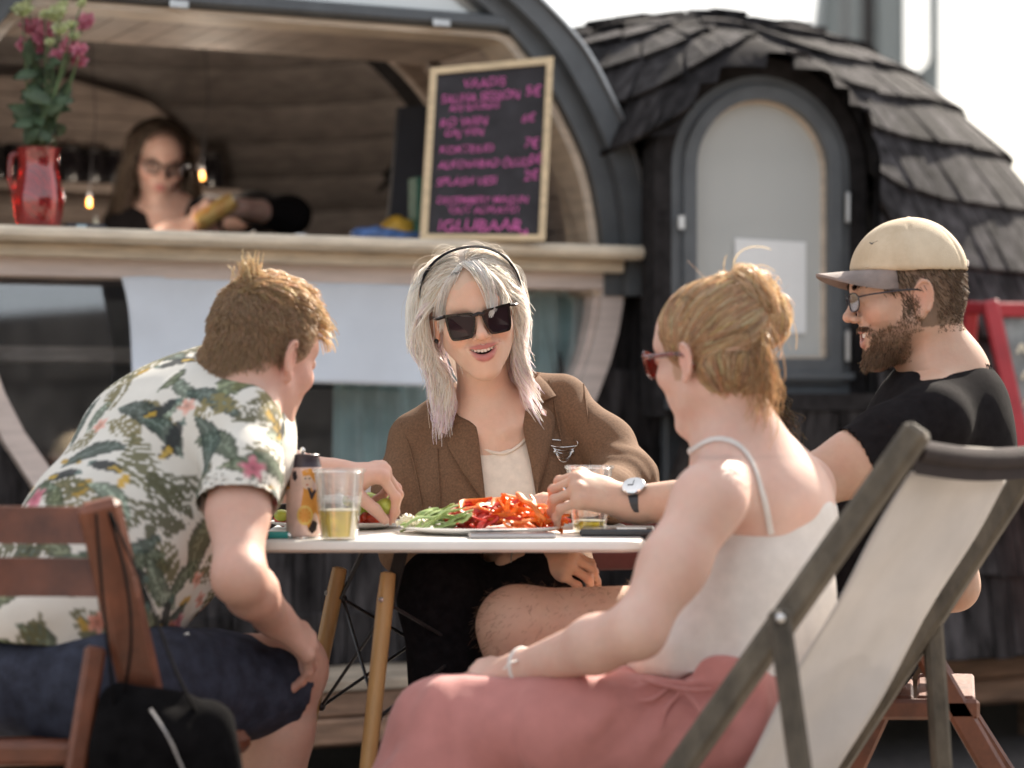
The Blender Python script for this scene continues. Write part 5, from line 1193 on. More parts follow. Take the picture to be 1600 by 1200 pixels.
    HO = SDF(); HO.cone(P(1334, 725, 3.93), P(1250, 760, 3.91), .058, .05); T.sub(HO, .002, 'd'); T.cone(nb + V(.01, 0, -.0), h.w((0, -.02, -.03)), .066, .062, .004, 'd'); T.plane(P(1290, 1010, 4.1), (-.5, 0, -1), .006)
    def wr(v, n): 
        pit = np.exp(-(np.linalg.norm(v - P(1370, 740, 4.0), axis=1) / .12) ** 2); return folds(v, (.4, 0, 1), 10, .006, 14) + folds(v, (.8, 0, -.45), 24, .009, 2) * pit
    cloth('t_shirt', T, .006, root, M['black_tee'], wr=wr)
    ax = nrm(h.w((0, -.03, -.03)) - nb); u = nrm(np.cross(ax, (0, 1, 0))); w_ = np.cross(ax, u); MB().tube([nb + ax * .012 + .0655 * (math.cos(a) * u + math.sin(a) * w_) for a in np.linspace(0, 2 * math.pi, 40)], .005, 6, cap=False).put('neck_binding', M['black_tee'], root)
    L = SDF(); L.ell(P(1300, 1010, 4.1), (.15, .19, .11), None, .04); L.cone(P(1290, 1000, 4.02), P(1000, 984, 3.965), .104, .09, .03); L.cone(P(1290, 1000, 4.2), P(1120, 992, 4.20), .104, .092, .03); HO = SDF(); HO.cone(P(1020, 984, 3.967), P(900, 980, 3.95), .083, .08); L.sub(HO, .002, 'd'); L.plane(P(1005, 985, 3.97), (-1, 0, 0), .004)
    cloth('shorts', L, .008, root, M['black_cloth'], wr=lambda v, n: folds(v, (1, 0, 0), 12, .006, 3))
    for x, d in ((862, 4.02), (876, 4.24)):
        q = SDF(); f = P(x, 1390, d); f[2] = .045; q.cone(f, f + V(-.14, 0, -.012), .045, .035, .02); cloth('shoe', q, .01, root, M['black_cloth'])
    # leg hair, beard, scalp hair
    r = np.random.default_rng(31); bm_ = o.data; n = len(bm_.vertices); co = np.empty(n * 3); bm_.vertices.foreach_get('co', co); co = co.reshape(-1, 3) + ORG[root.name]; no = np.empty(n * 3); bm_.vertices.foreach_get('normal', no); no = no.reshape(-1, 3)
    leg = np.where((co[:, 2] < .76) & (co[:, 0] < .28) & (co[:, 1] < 4.06) & (co[:, 2] > .2))[0]; k = r.choice(leg, 2600); p = co[k] + r.normal(0, .003, (2600, 3)); d = no[k] * .6 + np.stack([-.5 + 0 * k, 0 * k, -.6 + 0. * k], 1) + r.normal(0, .35, (2600, 3)); d /= np.linalg.norm(d, axis=1, keepdims=True); t = np.linspace(0, 1, 4)[None, :, None]
    A = p[:, None] + d[:, None] * t * r.uniform(.006, .015, 2600)[:, None, None]; put('leg_hair', hairmesh(A, .00028, .00018, cols_of(2600, (.20, .12, .07), .2, r)), M['hair_dull'], root)
    q = h.l(co); q = q[(np.abs(q[:, 0]) < .085) & (q[:, 1] > -.008) & (q[:, 2] < .0) & (q[:, 2] > -.135) & (np.abs(q[:, 1]) < .13)]; up = -.045 + .055 * np.clip((.035 - q[:, 1]) / .03, 0, 1); up = up + r.normal(0, .0035, len(up)); q = q[(q[:, 2] < up) & ~((np.hypot(q[:, 0] * .8, q[:, 2] + .058) < .0235) & (q[:, 1] > .055)) & ~((q[:, 2] > -.047) & (q[:, 1] > .06))]; q = q[(q[:, 2] > -.112) & ((q[:, 1] > .012) | (q[:, 2] > -.06))]
    ms = h.l(co); ms = ms[(np.abs(ms[:, 0]) < .034) & (np.abs(ms[:, 2] + .0435) < .0045) & (ms[:, 1] > .065)]
    k = r.choice(len(q), 7500); p = q[k] + r.normal(0, .0015, (7500, 3)); m = 7500; chin = np.clip((p[:, 1] - .02) / .05, 0, 1) * np.clip((-.06 - p[:, 2]) / .04, 0, 1); d0 = np.stack([p[:, 0] * 3, .10 + .35 * chin, -.8 + 0 * chin], 1) + r.normal(0, .20, (m, 3))
    A = grow(p, d0, 7, (.0005 + .0013 * chin) * r.uniform(.6, 1.3, m), lambda p, d, j: np.tile((0, 0, -.04), (m, 1)) + r.normal(0, .09, (m, 3)), -.5 + 0 * chin, .2, 160, seed=3); put('beard', hairmesh(h.w(A.reshape(-1, 3)).reshape(A.shape), .00038, .00022, cols_of(m, (.24, .155, .095), .22, r)), M['hair_dull'], root)
    if len(ms):
        k = r.choice(len(ms), 420); p = ms[k] + r.normal(0, .0006, (420, 3)); A = grow(p, np.stack([np.sign(p[:, 0]) * .7, .25 + 0 * p[:, 0], -.5 + 0 * p[:, 0]], 1) + r.normal(0, .2, (420, 3)), 5, r.uniform(.0007, .0013, 420), lambda p, d, j: 0 * p, -.5 + 0 * p[:, 0], 0, seed=3); put('moustache', hairmesh(h.w(A.reshape(-1, 3)).reshape(A.shape), .0006, .0004, cols_of(420, (.20, .125, .075), .2, r)), M['hair_dull'], root)
    m = 500; x = np.sign(r.normal(0, 1, m)); t = r.random(m); p = skin_pts(h, S, np.stack([x * (.012 + .038 * t), .09 - .02 * t, .0295 + .004 * np.sin(t * 3) + r.normal(0, .0016, m)], 1)); A = grow(p, np.stack([x * .8, .35 + 0 * t, .25 - .3 * t], 1) + r.normal(0, .15, (m, 3)), 5, .0014, lambda p, d, j: 0 * p, -.5 + 0 * t, 0, seed=9); put('eyebrow', hairmesh(h.w(A.reshape(-1, 3)).reshape(A.shape), .0006, .0004, cols_of(m, (.08, .05, .035), .15, r)), M['hair_dull'], root)
    m = 5200; q = np.stack([r.uniform(-.085, .085, m), r.uniform(-.115, .05, m), r.uniform(-.075, .062, m)], 1); q = skin_pts(h, S, q); q = q[((q[:, 1] < -.036) & (q[:, 2] > -.068)) | ((q[:, 2] > .012) & (q[:, 1] < .052)) | ((np.abs(q[:, 1] - .012) < .012) & (q[:, 2] > -.04))]; q = q[np.abs(q[:, 0]) < .088]; m = len(q); gth = np.clip((q[:, 2] + .07) / .06, .2, 1)
    d0 = np.stack([q[:, 0] * 2.5, (q[:, 1] + .02) * 2 - .35, -.7 + 0 * gth], 1) + r.normal(0, .14, (m, 3)); A = grow(q, d0, 6, .0017 * gth * r.uniform(.7, 1.3, m), lambda p, d, j: 0 * p, -.5 + 0 * gth, 0, seed=2); put('hair', hairmesh(h.w(A.reshape(-1, 3)).reshape(A.shape), .0007, .0004, cols_of(m, (.19, .125, .08), .18, r)), M['hair_dull'], root)
    # cap
    cp = thing('baseball_cap', 'washed beige baseball cap with grey brim on the bearded man', 'cap', h.w((0, 0, .06)))
    C = SDF(); cc, cr = V(0, -.010, .043), V(.083, .104, .099); rc = np.array(Euler((R_(7), 0, 0)).to_matrix()); C.ell(h.w(cc), cr * .97, h.R @ rc, .0); C.plane(h.w(cc + V(0, 0, .004)), -h.R @ rc @ V(0, .0, 1), .004); C.ell(h.w(cc + V(0, -.004, -.022)), cr * .97 - .006, h.R @ rc, .002, 'd')
    cloth('crown', C, .004, cp, M['cap_cotton'], wr=lambda v, n: folds(v, (0, 0, 1), 16, .0022, 5) - .0018 * np.exp(-(((np.arctan2(h.l(v)[:, 0], h.l(v)[:, 1] + .01) / (math.pi / 3)) % 1 - .5).__abs__() / .03) ** 2 * 0 - (np.abs(((np.arctan2(h.l(v)[:, 0], h.l(v)[:, 1] + .01) / (math.pi / 3)) % 1) - .5) / .03) ** 2))
    for a in np.linspace(0, math.pi, 4)[:-1]: MB().tube([h.w(cc + rc @ (cr * .985 * V(math.cos(a + .52) * math.cos(b), math.sin(a + .52) * math.cos(b), math.sin(b)))) for b in np.linspace(.08, math.pi - .08, 30)], .0012, 5).put('seam', M['cap_cotton'], cp)
    MB().ball(h.w(cc + rc @ V(0, 0, cr[2] * .975)), .0065, 12).put('button', M['cap_cotton'], cp)
    rows = []
    for sg, dz in ((0, 0), (1, .0)):
        pass
    for j, e in enumerate(np.linspace(0, 1, 8)):
        row = []
        for a in np.linspace(R_(22), R_(158), 30):
            s_ = math.sin((a - R_(22)) / R_(136) * math.pi) ** .65; ex = e * .066 * s_; q = cc + rc @ V(cr[0] * .965 * math.cos(a), cr[1] * .965 * math.sin(a), .006)
            q = q + V(math.cos(a) * ex * .35, ex * 1.0, -.004 * e * s_ - .045 * (math.cos(a) ** 2) * e + .006 * e); row.append(h.w(q))
        rows.append(row)
    MB().sheet(rows, .0045, -h.R[:, 2]).put('brim', M['cap_brim'], cp, smooth=60)
    st = [h.w(cc + rc @ V(cr[0] * .985 * math.cos(a), cr[1] * .985 * math.sin(a), .010)) for a in np.linspace(0, 2 * math.pi, 60)]; MB().tube(st, .0014, 5, cap=False).put('sweat_band_seam', M['cap_cotton'], cp)
    MB().tube([h.w(cc + rc @ V(cr[0] * 1.0 * math.cos(a), cr[1] * 1.005 * math.sin(a), .012 + .012 * math.sin((a - R_(250)) / R_(40) * math.pi))) for a in np.linspace(R_(250), R_(290), 12)], .003, 6).put('strap', M['cap_brim'], cp)
    lg = [h.w(cc + rc @ (cr * 1.002 * V(math.cos(a) * math.cos(b), math.sin(a) * math.cos(b), math.sin(b)))) for a, b in ((R_(118), R_(33)), (R_(124), R_(31)), (R_(131), R_(34)))]; MB().tube(lg, .0013, 5).put('stitched_mark', M['black_metal'], cp)
    glasses('eyeglasses', 'thin dark wire glasses on the bearded man in the cap', h, M['wire'], .0225, .0165, .0012)
    wt = thing('wristwatch', 'round pale dial watch with black strap on the wrist reaching over the plate', 'watch', wrL)
    ax = nrm(wrL - elL); up = nrm(V(-.05, -.62, .78) - ax * np.dot(V(-.05, -.62, .78), ax)); sd = np.cross(ax, up); cw = wrL + ax * -.012
    rows = []
    for t in np.linspace(0, 2 * math.pi, 40): rows.append([cw + .0325 * (math.cos(t) * up + math.sin(t) * sd) + ax * k for k in (-.009, .009)])
    MB().sheet(rows, .0, None).put('strap', M['black_metal'], wt, smooth=60); c0 = cw + up * .033
    MB().lathe([(.0, 0), (.0185, 0), (.0195, .002), (.0195, .006), (.0180, .0075), (.017, .0072)], c0, up, 32).put('case', M['silver'], wt); MB().lathe([(.0, .0070), (.0172, .0070)], c0, up, 32).put('dial', M['watch_face'], wt); MB().bar(c0 + up * .0074, c0 + up * .0074 + sd * .012, .0012, .0008, up, 0).put('hand', M['black_metal'], wt); MB().bar(c0 + up * .0076, c0 + up * .0076 + ax * .009, .0014, .0008, up, 0).put('hand', M['black_metal'], wt)
    MB().ball(c0 + ax * -.021 + up * .004, .003, 8).put('crown_knob', M['silver'], wt)
    d = nrm(P(893, 757, 3.97) - wrL); nn = nrm(V(-.12, -.62, .75)); lat = np.cross(d, nn); 
    rg = thing('finger_ring', 'chunky silver ring on the hand holding a strip of pepper', 'ring', kh); a = R_(50); fd = d * math.cos(a) - nn * math.sin(a); kx = wrL + 1.02 * (d * .094 + lat * .010) + fd * .026
    MB().tube([kx + .0108 * (math.cos(t) * lat + math.sin(t) * np.cross(fd, lat)) for t in np.linspace(0, 2 * math.pi, 24)], .0026, 7, cap=False).put('band', M['silver'], rg)
    return h
HEAD_C = build_man_cap()

# ================================================================== WOMAN WITH THE BUN
M['cami'] = mat('white_satin', (.74, .70, .66), .55, .04, 40, .15, 500, transl=.12)
M['rose'] = mat('rose_cotton', (.47, .185, .165), .8, .04, 30, .25, 600, sheen=.2)
M['red_shades'] = mat('red_tortoise', (.16, .030, .022), .15, .5, 60, coat=.5)
M['red_lens'] = glassy('red_lens', (.75, .10, .05), .10, .02)
def build_woman_bun():
    root = thing('person', 'woman with strawberry blond bun, white camisole and rose trousers seen from behind', 'person', P(1150, 1100, 3.6) * V(1, 1, 0))
    h = Head(V(0, 0, 0), -44, 6, -4, .93, True, 0).anchor((-.076, -.012, -.004), P(1072, 566, 3.60)); sk = (.66, .43, .35)
    nb = P(1160, 712, 3.66); S = SDF(); S.sub(h.sdf(), .02); S.cone(h.w((0, -.030, -.05)), nb, .049, .054, .03)
    shL, shR = P(1108, 782, 3.50), P(1250, 765, 3.84); elL, wrL = P(996, 985, 3.42), P(818, 1046, 3.60)
    S.cone(nb, shL, .050, .048, .06); S.cone(nb, shR, .050, .048, .06); S.cone(P(1182, 812, 3.69), P(1168, 930, 3.67), .104, .100, .06); S.ell(P(1188, 785, 3.68), (.09, .12, .07), None, .05); S.cone(P(1170, 930, 3.67), P(1130, 1080, 3.66), .104, .125, .06); S.ell(P(1225, 790, 3.70), (.055, .07, .06), None, .06)
    S.chain([shL, lerp(shL, elL, .5), elL], [.049, .045, .037], .03); S.chain([elL, lerp(elL, wrL, .35), wrL], [.040, .040, .027], .02)
    hand(S, wrL, (-.75, .62, -.10), (-.2, -.3, .9), -1, ((25, 25, 15),) * 4, 4, wr=.027, sc=.95)
    elR = P(1180, 960, 4.0); S.chain([shR, elR], [.052, .04], .03); S.chain([elR, P(900, 1040, 3.95)], [.042, .028], .02); hand(S, P(900, 1040, 3.95), (-1, 0, -.1), (0, -.2, 1), 1, ((25, 25, 15),) * 4, 4, wr=.027, sc=.95)
    hc = h.w((0, 0, 0))
    def extra(q, c, mm, g):
        m = (q[:, 2] > -.03) & (np.abs(q[:, 0]) < .1) & (q[:, 1] < .03) & (q[:, 2] < .14) & (q[:, 1] > -.13); m |= (q[:, 2] > .07) & (q[:, 1] < .08) & (np.abs(q[:, 0]) < .1) & (q[:, 2] < .14); mm(m * .6 * (np.abs(q[:, 0]) < .0745), (.38, .22, .12))
    body('body', S, [(hc - .15, hc + .14, .0034), (V(-.14, 3.25, .5), V(.54, 4.12, 1.16), .0048)], root, lambda v: h.tint(v, sk, (.5, .2, .17), extra=extra), M['skin'])
    T = SDF(); T.cone(P(1184, 815, 3.69), P(1166, 930, 3.67), .113, .118, .06); T.cone(P(1170, 930, 3.67), P(1136, 1035, 3.66), .122, .146, .06); T.ell(P(1205, 800, 3.70), (.085, .10, .072), None, .05)
    nn = nrm(V(-.35, -.10, 1)); T.plane(P(1205, 800, 3.58), lerp(nn, (.15, .1, 1), .35), .004); T.plane(P(1140, 1050, 3.64), (-.05, 0, -1), .006)
    def wr(v, n): lo = np.clip((P(0, 860, 3.65)[2] - v[:, 2]) / .14, 0, 1); return folds(v, (.05, 0, 1), 13, .020, 21, .25) * (.2 + lo) + folds(v, (.8, 0, .5), 12, .006, 22)
    cloth('camisole', T, .0055, root, M['cami'], wr=wr)
    for pts in ([(1206, 836, 3.56), (1190, 775, 3.55), (1160, 735, 3.56), (1132, 712, 3.60), (1114, 708, 3.66), (1106, 716, 3.72)], [(1264, 816, 3.74), (1255, 765, 3.74), (1240, 732, 3.76), (1225, 715, 3.82)]):
        p = catmull([P(*a) for a in pts], 40)
        for _ in range(8): d = S.at(p); p = p - S.grad(p) * (d - .002)[:, None]
        nrm_ = S.grad(p); tq = MB(); tg = np.gradient(p, axis=0); sd = np.cross(tg, nrm_); sd /= np.linalg.norm(sd, axis=1, keepdims=True) + 1e-9
        tq.sheet([list(p - sd * .0048), list(p + nrm_ * .0018), list(p + sd * .0048)]); tq.put('strap', M['cami'], root, smooth=60)
    L = SDF(); L.ell(P(1116, 1110, 3.67), (.140, .145, .118), None, .05); kn = P(716, 1150, 3.62); L.chain([P(1100, 1130, 3.57), P(920, 1140, 3.57), kn], [.112, .100, .086], .05); L.chain([kn, P(672, 1290, 3.58), P(630, 1500, 3.6)], [.082, .105, .125], .05)
    kr = P(775, 1135, 3.88); L.chain([P(1150, 1125, 3.78), kr], [.105, .082], .05); L.chain([kr, P(740, 1290, 3.86), P(720, 1500, 3.85)], [.082, .1, .12], .05); L.plane(P(1150, 1040, 3.6), (0, 0, 1), .01)
    def wl_(v, n):
        hipf = np.exp(-(np.linalg.norm(v - P(1090, 1085, 3.48), axis=1) / .14) ** 2); kf = np.exp(-(np.linalg.norm(v - P(720, 1200, 3.6), axis=1) / .2) ** 2); return folds(v, (1, 0, .12), 10, .011, 31) + folds(v, (.6, -.1, .8), 20, .030, 32, .25) * hipf + folds(v, (-.3, 0, 1), 13, .022, 33) * kf
    cloth('trousers', L, .0065, root, M['rose'], wr=wl_)
    # sash: band and bow at the waist
    S2 = SDF(); S2.ell(P(1160, 1110, 3.61), (.165, .175, .125), None, .05)
    TS = SDF(); TS.sub(L, 0)
    for pts, w_ in (([(1003, 1062), (1040, 1072), (1080, 1078), (1112, 1076)], .006), ([(1070, 1080), (1092, 1108), (1100, 1142), (1092, 1176)], .006), ([(1062, 1082), (1040, 1108), (1034, 1138)], .005), ([(1050, 1070), (1020, 1092), (1000, 1094)], .005)):
        p = catmull(onto(TS, pts, .001, 3.0), 24); MB().tube(p, np.r_[np.linspace(w_ * .6, w_, 12), np.linspace(w_, w_ * .4, 12)], 8, sq=.5).put('sash', M['rose'], root)
    # hair: combed to the crown, bun, loose ends
    r = np.random.default_rng(41); g = fib(9000); pl = HC + g * HR; hl = np.interp(pl[:, 1], [-.12, -.05, -.02, .02, .05, .07], [-.05, -.05, -.02, .005, .045, .078]); pl = pl[pl[:, 2] > hl]; pl = pl[r.permutation(len(pl))[:4600]]; n = len(pl)
    bun = h.l(P(1150, 490, 3.66)[None])[0]
    q = np.stack([r.uniform(-.065, .065, 1500), r.uniform(-.11, -.01, 1500), r.uniform(-.080, .0, 1500)], 1); q = skin_pts(h, S, q); q = q[(q[:, 2] > -.080 + .25 * np.abs(q[:, 0])) & (q[:, 1] < -.015)]; q = q + np.stack([q[:, 0] * .12, (q[:, 1] + .0) * .12, 0 * q[:, 0]], 1); q2 = fib(2600); q2 = V(0, -.043, -.012) + q2 * V(.065, .057, .071); q2 = q2[(q2[:, 1] < -.01) & (q2[:, 2] > -.078)]; allp = np.vstack([pl, q2]); n = len(allp)
    tgt = bun + V(0, .01, -.01)
    def f(p, d, j): v = tgt - p; v /= np.linalg.norm(v, axis=1, keepdims=True) + 1e-9; return v * .34 + r.normal(0, .035, (n, 3))
    dist = np.linalg.norm(tgt - allp, axis=1); d0 = (tgt - allp) / dist[:, None] + r.normal(0, .10, (n, 3)); off = r.uniform(.012, .07, n); A = grow(allp, d0, 15, dist / 14 * r.uniform(.95, 1.25, n), f, off, .3, 220, ((V(0, -.043, -.012), V(.0655, .0575, .0715)),), seed=7)
    base = cols_of(n, (.70, .45, .26), .27, r); lt = r.random(n) < .35; base[lt] = cols_of(lt.sum(), (.86, .66, .44), .18, r); ho = put('hair', hairmesh(h.w(A.reshape(-1, 3)).reshape(A.shape), .0009, .0006, base), M['hair'], root)
    C = SDF(); C.ell(h.w(HC), HR - .0015, h.R, .0); C.ell(h.w((0, .10, .0)), np.array((.09, .065, .085)), h.R, .01, 'd'); C.ell(h.w((0, .045, -.085)), np.array((.09, .075, .075)), h.R, .01, 'd'); C.ell(h.w((0, -.043, -.012)), np.array((.061, .053, .067)), h.R, .010)
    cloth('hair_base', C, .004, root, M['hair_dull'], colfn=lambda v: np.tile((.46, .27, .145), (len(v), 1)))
    B = SDF(); B.ell(h.w(bun), (.064, .058, .056), h.R, .0); B.ell(h.w(bun + V(.036, -.012, -.010)), (.050, .046, .046), h.R, .02); cloth('bun', B, .005, ho, M['hair_dull'], colfn=lambda v: np.tile((.60, .39, .21), (len(v), 1)))
    m = 1400; K = 34; t = np.linspace(0, 1, K); A = []
    for k in range(m):
        lobe = k % 4; c = bun + (V(0, 0, 0), V(.042, -.014, -.012), V(-.036, .0, .012), V(.006, -.028, .026))[lobe]; ax = nrm(((.2, .3, 1), (1, .2, .3), (.3, 1, .4), (.8, -.5, .5))[lobe] + r.normal(0, .22, 3)); u = nrm(np.cross(ax, (.3, .2, .9))); w_ = np.cross(ax, u); R0 = r.uniform(.030, .066) * (1.0, .8, .8, .8)[lobe]; a0 = r.uniform(0, 6.28); aa = a0 + t * r.uniform(2.5, 5.6); zz = r.normal(0, .018); rr = np.sqrt(max(.0003, .050 ** 2 - zz * zz)) / .050 * R0 * (1 + .06 * np.sin(t * 9 + k))
        q = c + ax * (zz + .004 * np.sin(t * 5 + k))[:, None] + (rr * np.cos(aa))[:, None] * u + (rr * np.sin(aa))[:, None] * w_
        if k % 9 == 0: q = q + (t ** 2)[:, None] * r.normal(0, .02, 3)
        A.append(q)
    A = np.array(A); bc = cols_of(m, (.84, .63, .41), .18, r); put('bun_strand', hairmesh(h.w(A.reshape(-1, 3)).reshape(A.shape), .00115, .0006, bc), M['hair'], ho)
    m = 150; A = []
    for k in range(m):                                      # loose tail hanging from the bun and wisps
        s0 = bun + r.normal(0, .014, 3) + V(-.012, -.004, -.02); e = V(-.018 + r.normal(0, .014), -.112 + r.normal(0, .012), -.085 + r.normal(0, .022)); A.append(catmull([s0, s0 * .6 + e * .4 + V(-.006, -.030, .012) + r.normal(0, .005, 3), s0 * .25 + e * .75 + V(0, -.020, .0) + r.normal(0, .006, 3), e], 16))
    A = np.array(A); put('loose_strand', hairmesh(h.w(A.reshape(-1, 3)).reshape(A.shape), .0010, .0004, cols_of(m, (.62, .40, .22), .18, r)), M['hair'], ho)
    m = 60; k = r.choice(np.where((allp[:, 1] < .0) & (allp[:, 2] > -.04))[0], m); p0 = allp[k] * 1.0; nn_ = (p0 - HC) / np.linalg.norm(p0 - HC, axis=1, keepdims=True); A = grow(p0, d0[k] + nn_ * .55 + r.normal(0, .35, (m, 3)), 13, r.uniform(.003, .0065, m), lambda p, d, j: r.normal(0, .07, (m, 3)) + V(0, 0, -.05), r.uniform(.05, .3, m), 0, seed=1); put('wisp', hairmesh(h.w(A.reshape(-1, 3)).reshape(A.shape), .00026, .0002, cols_of(m, (.72, .5, .3), .12, r)), M['hair'], ho)
    # dark curls of hair hanging behind her neck
    A = []; m = 130; K = 30; t = np.linspace(0, 1, K)
    for k in range(m):
        s0 = P(1205 + r.normal(0, 9), 600 + r.uniform(-25, 25), 3.84); e = P(1222 + r.normal(0, 16), 688 + r.normal(0, 16), 3.86); R0 = r.uniform(.004, .010); w_ = 2 * math.pi * r.uniform(2, 3.6); ph = r.uniform(0, 6.28); q = s0 * (1 - t)[:, None] + e * t[:, None] + np.stack([R0 * np.cos(w_ * t + ph), R0 * np.sin(w_ * t + ph), 0 * t], 1); A.append(q)
    put('curl', hairmesh(np.array(A), .0010, .0007, cols_of(m, (.16, .115, .07), .3, r)), M['hair'], ho)
    # sunglasses
    sg = thing('sunglasses', 'red tinted sunglasses worn by the woman with the bun', 'sunglasses', h.w((0, .1, 0)))
    for x in (-1, 1):
        o = catmull([V(x * a, b, 0) for a, b in ((.008, .014), (.036, .022), (.062, .024), (.060, -.004), (.044, -.020), (.022, -.019), (.009, .0), (.008, .014))], 40)[:-1]; c = o.mean(0); i_ = c + (o - c) * .80; lp = lambda q, y=0: h.w((q[0], .106 - 3.6 * q[0] ** 2 + y, q[1]))
        MB().ring([lp(q) for q in o], [lp(q) for q in i_], -h.R[:, 1] * .004).put('rim', M['red_shades'], sg, smooth=40); MB().prism([lp(q, -.002) for q in i_], -h.R[:, 1] * .0015).put('lens', M['red_lens'], sg, smooth=None)
        MB().tube(catmull([lp((x * .060, .016), -.002), h.w((x * .076, .068, .014)), h.w((x * .080, -.005, .010)), h.w((x * .079, -.03, -.012))], 14), np.linspace(.0042, .0026, 14), 8).put('temple', M['red_shades'], sg, smooth=60)
    MB().tube([lp((-.009, .010), -.002), lp((0, .013), -.001), lp((.009, .010), -.002)], .0028, 7).put('bridge', M['red_shades'], sg)
    bt = thing('bracelet', 'white ribbon bracelet tied on the wrist resting on rose trousers', 'bracelet', wrL); ax = nrm(wrL - elL); u = nrm(np.cross(ax, (0, 0, 1))); w_ = np.cross(ax, u)
    MB().tube([wrL + ax * -.004 + .0305 * (math.cos(t) * u + math.sin(t) * w_) for t in np.linspace(0, 2 * math.pi, 30)], .0035, 7, cap=False).put('band', M['cami'], bt)
    for s_ in (-1, 1): MB().tube(catmull([wrL + u * -.031 * -1 * 1 + V(0, -.01, .012), wrL + V(s_ * .014, -.036, .016), wrL + V(s_ * .030, -.036, .004)], 10), np.linspace(.004, .002, 10), 6, sq=.4).put('ribbon_end', M['cami'], bt)
build_woman_bun()

# ================================================================== BARMAID
M['citrus_can'] = mat('citrus_can_print', (.80, .62, .22), .35, .3, 38, col2=(.72, .30, .08), metal=.2)
def build_barmaid():
    root = thing('person', 'barmaid with long brown hair and glasses pouring from a can behind the counter', 'person', P(255, 640, 7.5) * V(1, 1, 0) + V(0, 0, DECK_Z))
    D = 7.32; h = Head(P(250, 250, D), 166, 22, -6, 1.02, True, 0); sk = (.56, .36, .30); nb = P(255, 325, D + .06); S = SDF(); S.sub(h.sdf(), .02); S.cone(h.w((0, -.022, -.05)), nb, .047, .052, .03)
    shR, shL = P(196, 352, D + .05), P(322, 338, D + .05); elL, wrL = P(452, 336, D - .08), P(372, 325, D - .28); S.cone(nb, shR, .05, .05, .06); S.cone(nb, shL, .05, .05, .06); S.cone(P(258, 380, D + .06), P(258, 520, D + .1), .12, .12, .06)
    S.chain([shL, elL], [.05, .042], .03); S.chain([elL, wrL], [.042, .028], .02); hand(S, wrL, P(338, 325, D - .33) - wrL, (.1, -.75, .6), -1, ((50, 45, 30),) * 4, 4, ((.6, .6, -.6), (.2, .8, -.6), (0, .8, -.6)), 1.0, .027)
    elR, wrR = P(190, 440, D - .02), P(262, 362, D - .30); S.chain([shR, elR], [.05, .042], .03); S.chain([elR, wrR], [.042, .028], .02); hand(S, wrR, (.9, -.2, .2), (.1, -.7, .7), 1, ((40, 40, 25),) * 4)
    hc = h.w((0, 0, 0))
    def extra(q, c, mm, g):
        for x in (-1, 1): mm(g((x * .031, .09, .008), .0085) * .9, (.10, .06, .05)); mm(g((x * .031, .085, .0275), .008) * .75, (.16, .10, .075)); mm(g((x * .044, .08, .026), .007) * .6, (.16, .10, .075))
        mm(((q[:, 2] > .07) & (q[:, 1] < .07) & (np.abs(q[:, 0]) < .1) & (q[:, 2] < .15)) * .7, (.12, .08, .06))
    body('body', S, [(hc - .15, hc + .15, .0032), (V(-1.35, D - .5, .9), V(-.5, D + .3, 1.75), .008)], root, lambda v: h.tint(v, sk, (.45, .17, .16), extra=extra), M['skin'])
    T = SDF(); T.cone(P(258, 385, D + .06), P(258, 520, D + .1), .132, .135, .06); T.cone(nb + V(0, 0, -.05), shR, .07, .062, .05); T.cone(nb + V(0, 0, -.05), shL, .07, .062, .05); SL = SDF(); SL.chain([shL, P(400, 330, D - .01), elL], [.062, .06, .058], .03); SL.cone(elL, lerp(elL, wrL, .42), .058, .046, .03); T.sub(SL, .02); SR = SDF(); SR.chain([shR, elR], [.062, .056], .03); SR.cone(elR, lerp(elR, wrR, .6), .055, .04, .02); T.sub(SR, .02)
    pt = [(228, 300), (236, 352), (262, 400), (288, 350), (292, 300)]; ax = np.array([(1, 0, 0), (0, 0, 1)], float); T.poly([(P(a, b, D)[0], P(a, b, D)[2]) for a, b in pt], ax, V(0, 0, 0), V(-1.4, D - .3, 1.0), V(-.5, D + .1, 1.75), .004); T.cone(nb + V(0, 0, -.02), h.w((0, 0, -.03)), .066, .06, .01, 'd')
    cloth('dark_top', T, .008, root, M['black_tee'], wr=lambda v, n: folds(v, (.3, 0, 1), 11, .008, 2))
    L = SDF(); L.cone(P(258, 520, D + .1), V(P(258, 520, D)[0], D + .12, DECK_Z + .1), .15, .13); cloth('skirt', L, .012, root, M['black_cloth'])
    r = np.random.default_rng(51); g = fib(7000); pl = HC + g * HR; hl = np.interp(np.abs(pl[:, 0]), [0, .03, .06, .08], [.10, .085, .045, -.01]); pl = pl[((pl[:, 1] < .05) | (pl[:, 2] > hl)) & (pl[:, 2] > np.interp(pl[:, 1], [-.1, 0, .05], [-.04, -.02, .05]))]; pl = pl[r.permutation(len(pl))[:2300]]; n = len(pl); sx = np.where(pl[:, 0] > .0, 1., -1.); glob = h.R.T @ V(0, 0, -1)
    d0 = np.stack([sx * .7, -.2 + 0 * sx, np.where(pl[:, 2] > .08, .1, -.4)], 1) + r.normal(0, .05, (n, 3))
    def f(p, d, j): return np.tile(glob, (n, 1)) * .45 + np.stack([np.where((p[:, 1] > .02) & (p[:, 2] < .05), sx * .3, 0) + np.where(np.abs(p[:, 0]) > .09, -sx * .25, 0), np.where(p[:, 1] > .03, -.2, .02), 0 * sx], 1)
    A = grow(pl, d0, 24, r.uniform(.011, .019, n) * np.where(sx > 0, 1.05, .8), f, r.uniform(.01, .06, n), .3, 120, colliders=((V(0, -.03, -.12), V(.06, .06, .09)), (h.l(P(256, 400, D + .05)[None])[0], V(.18, .13, .14))), seed=3)
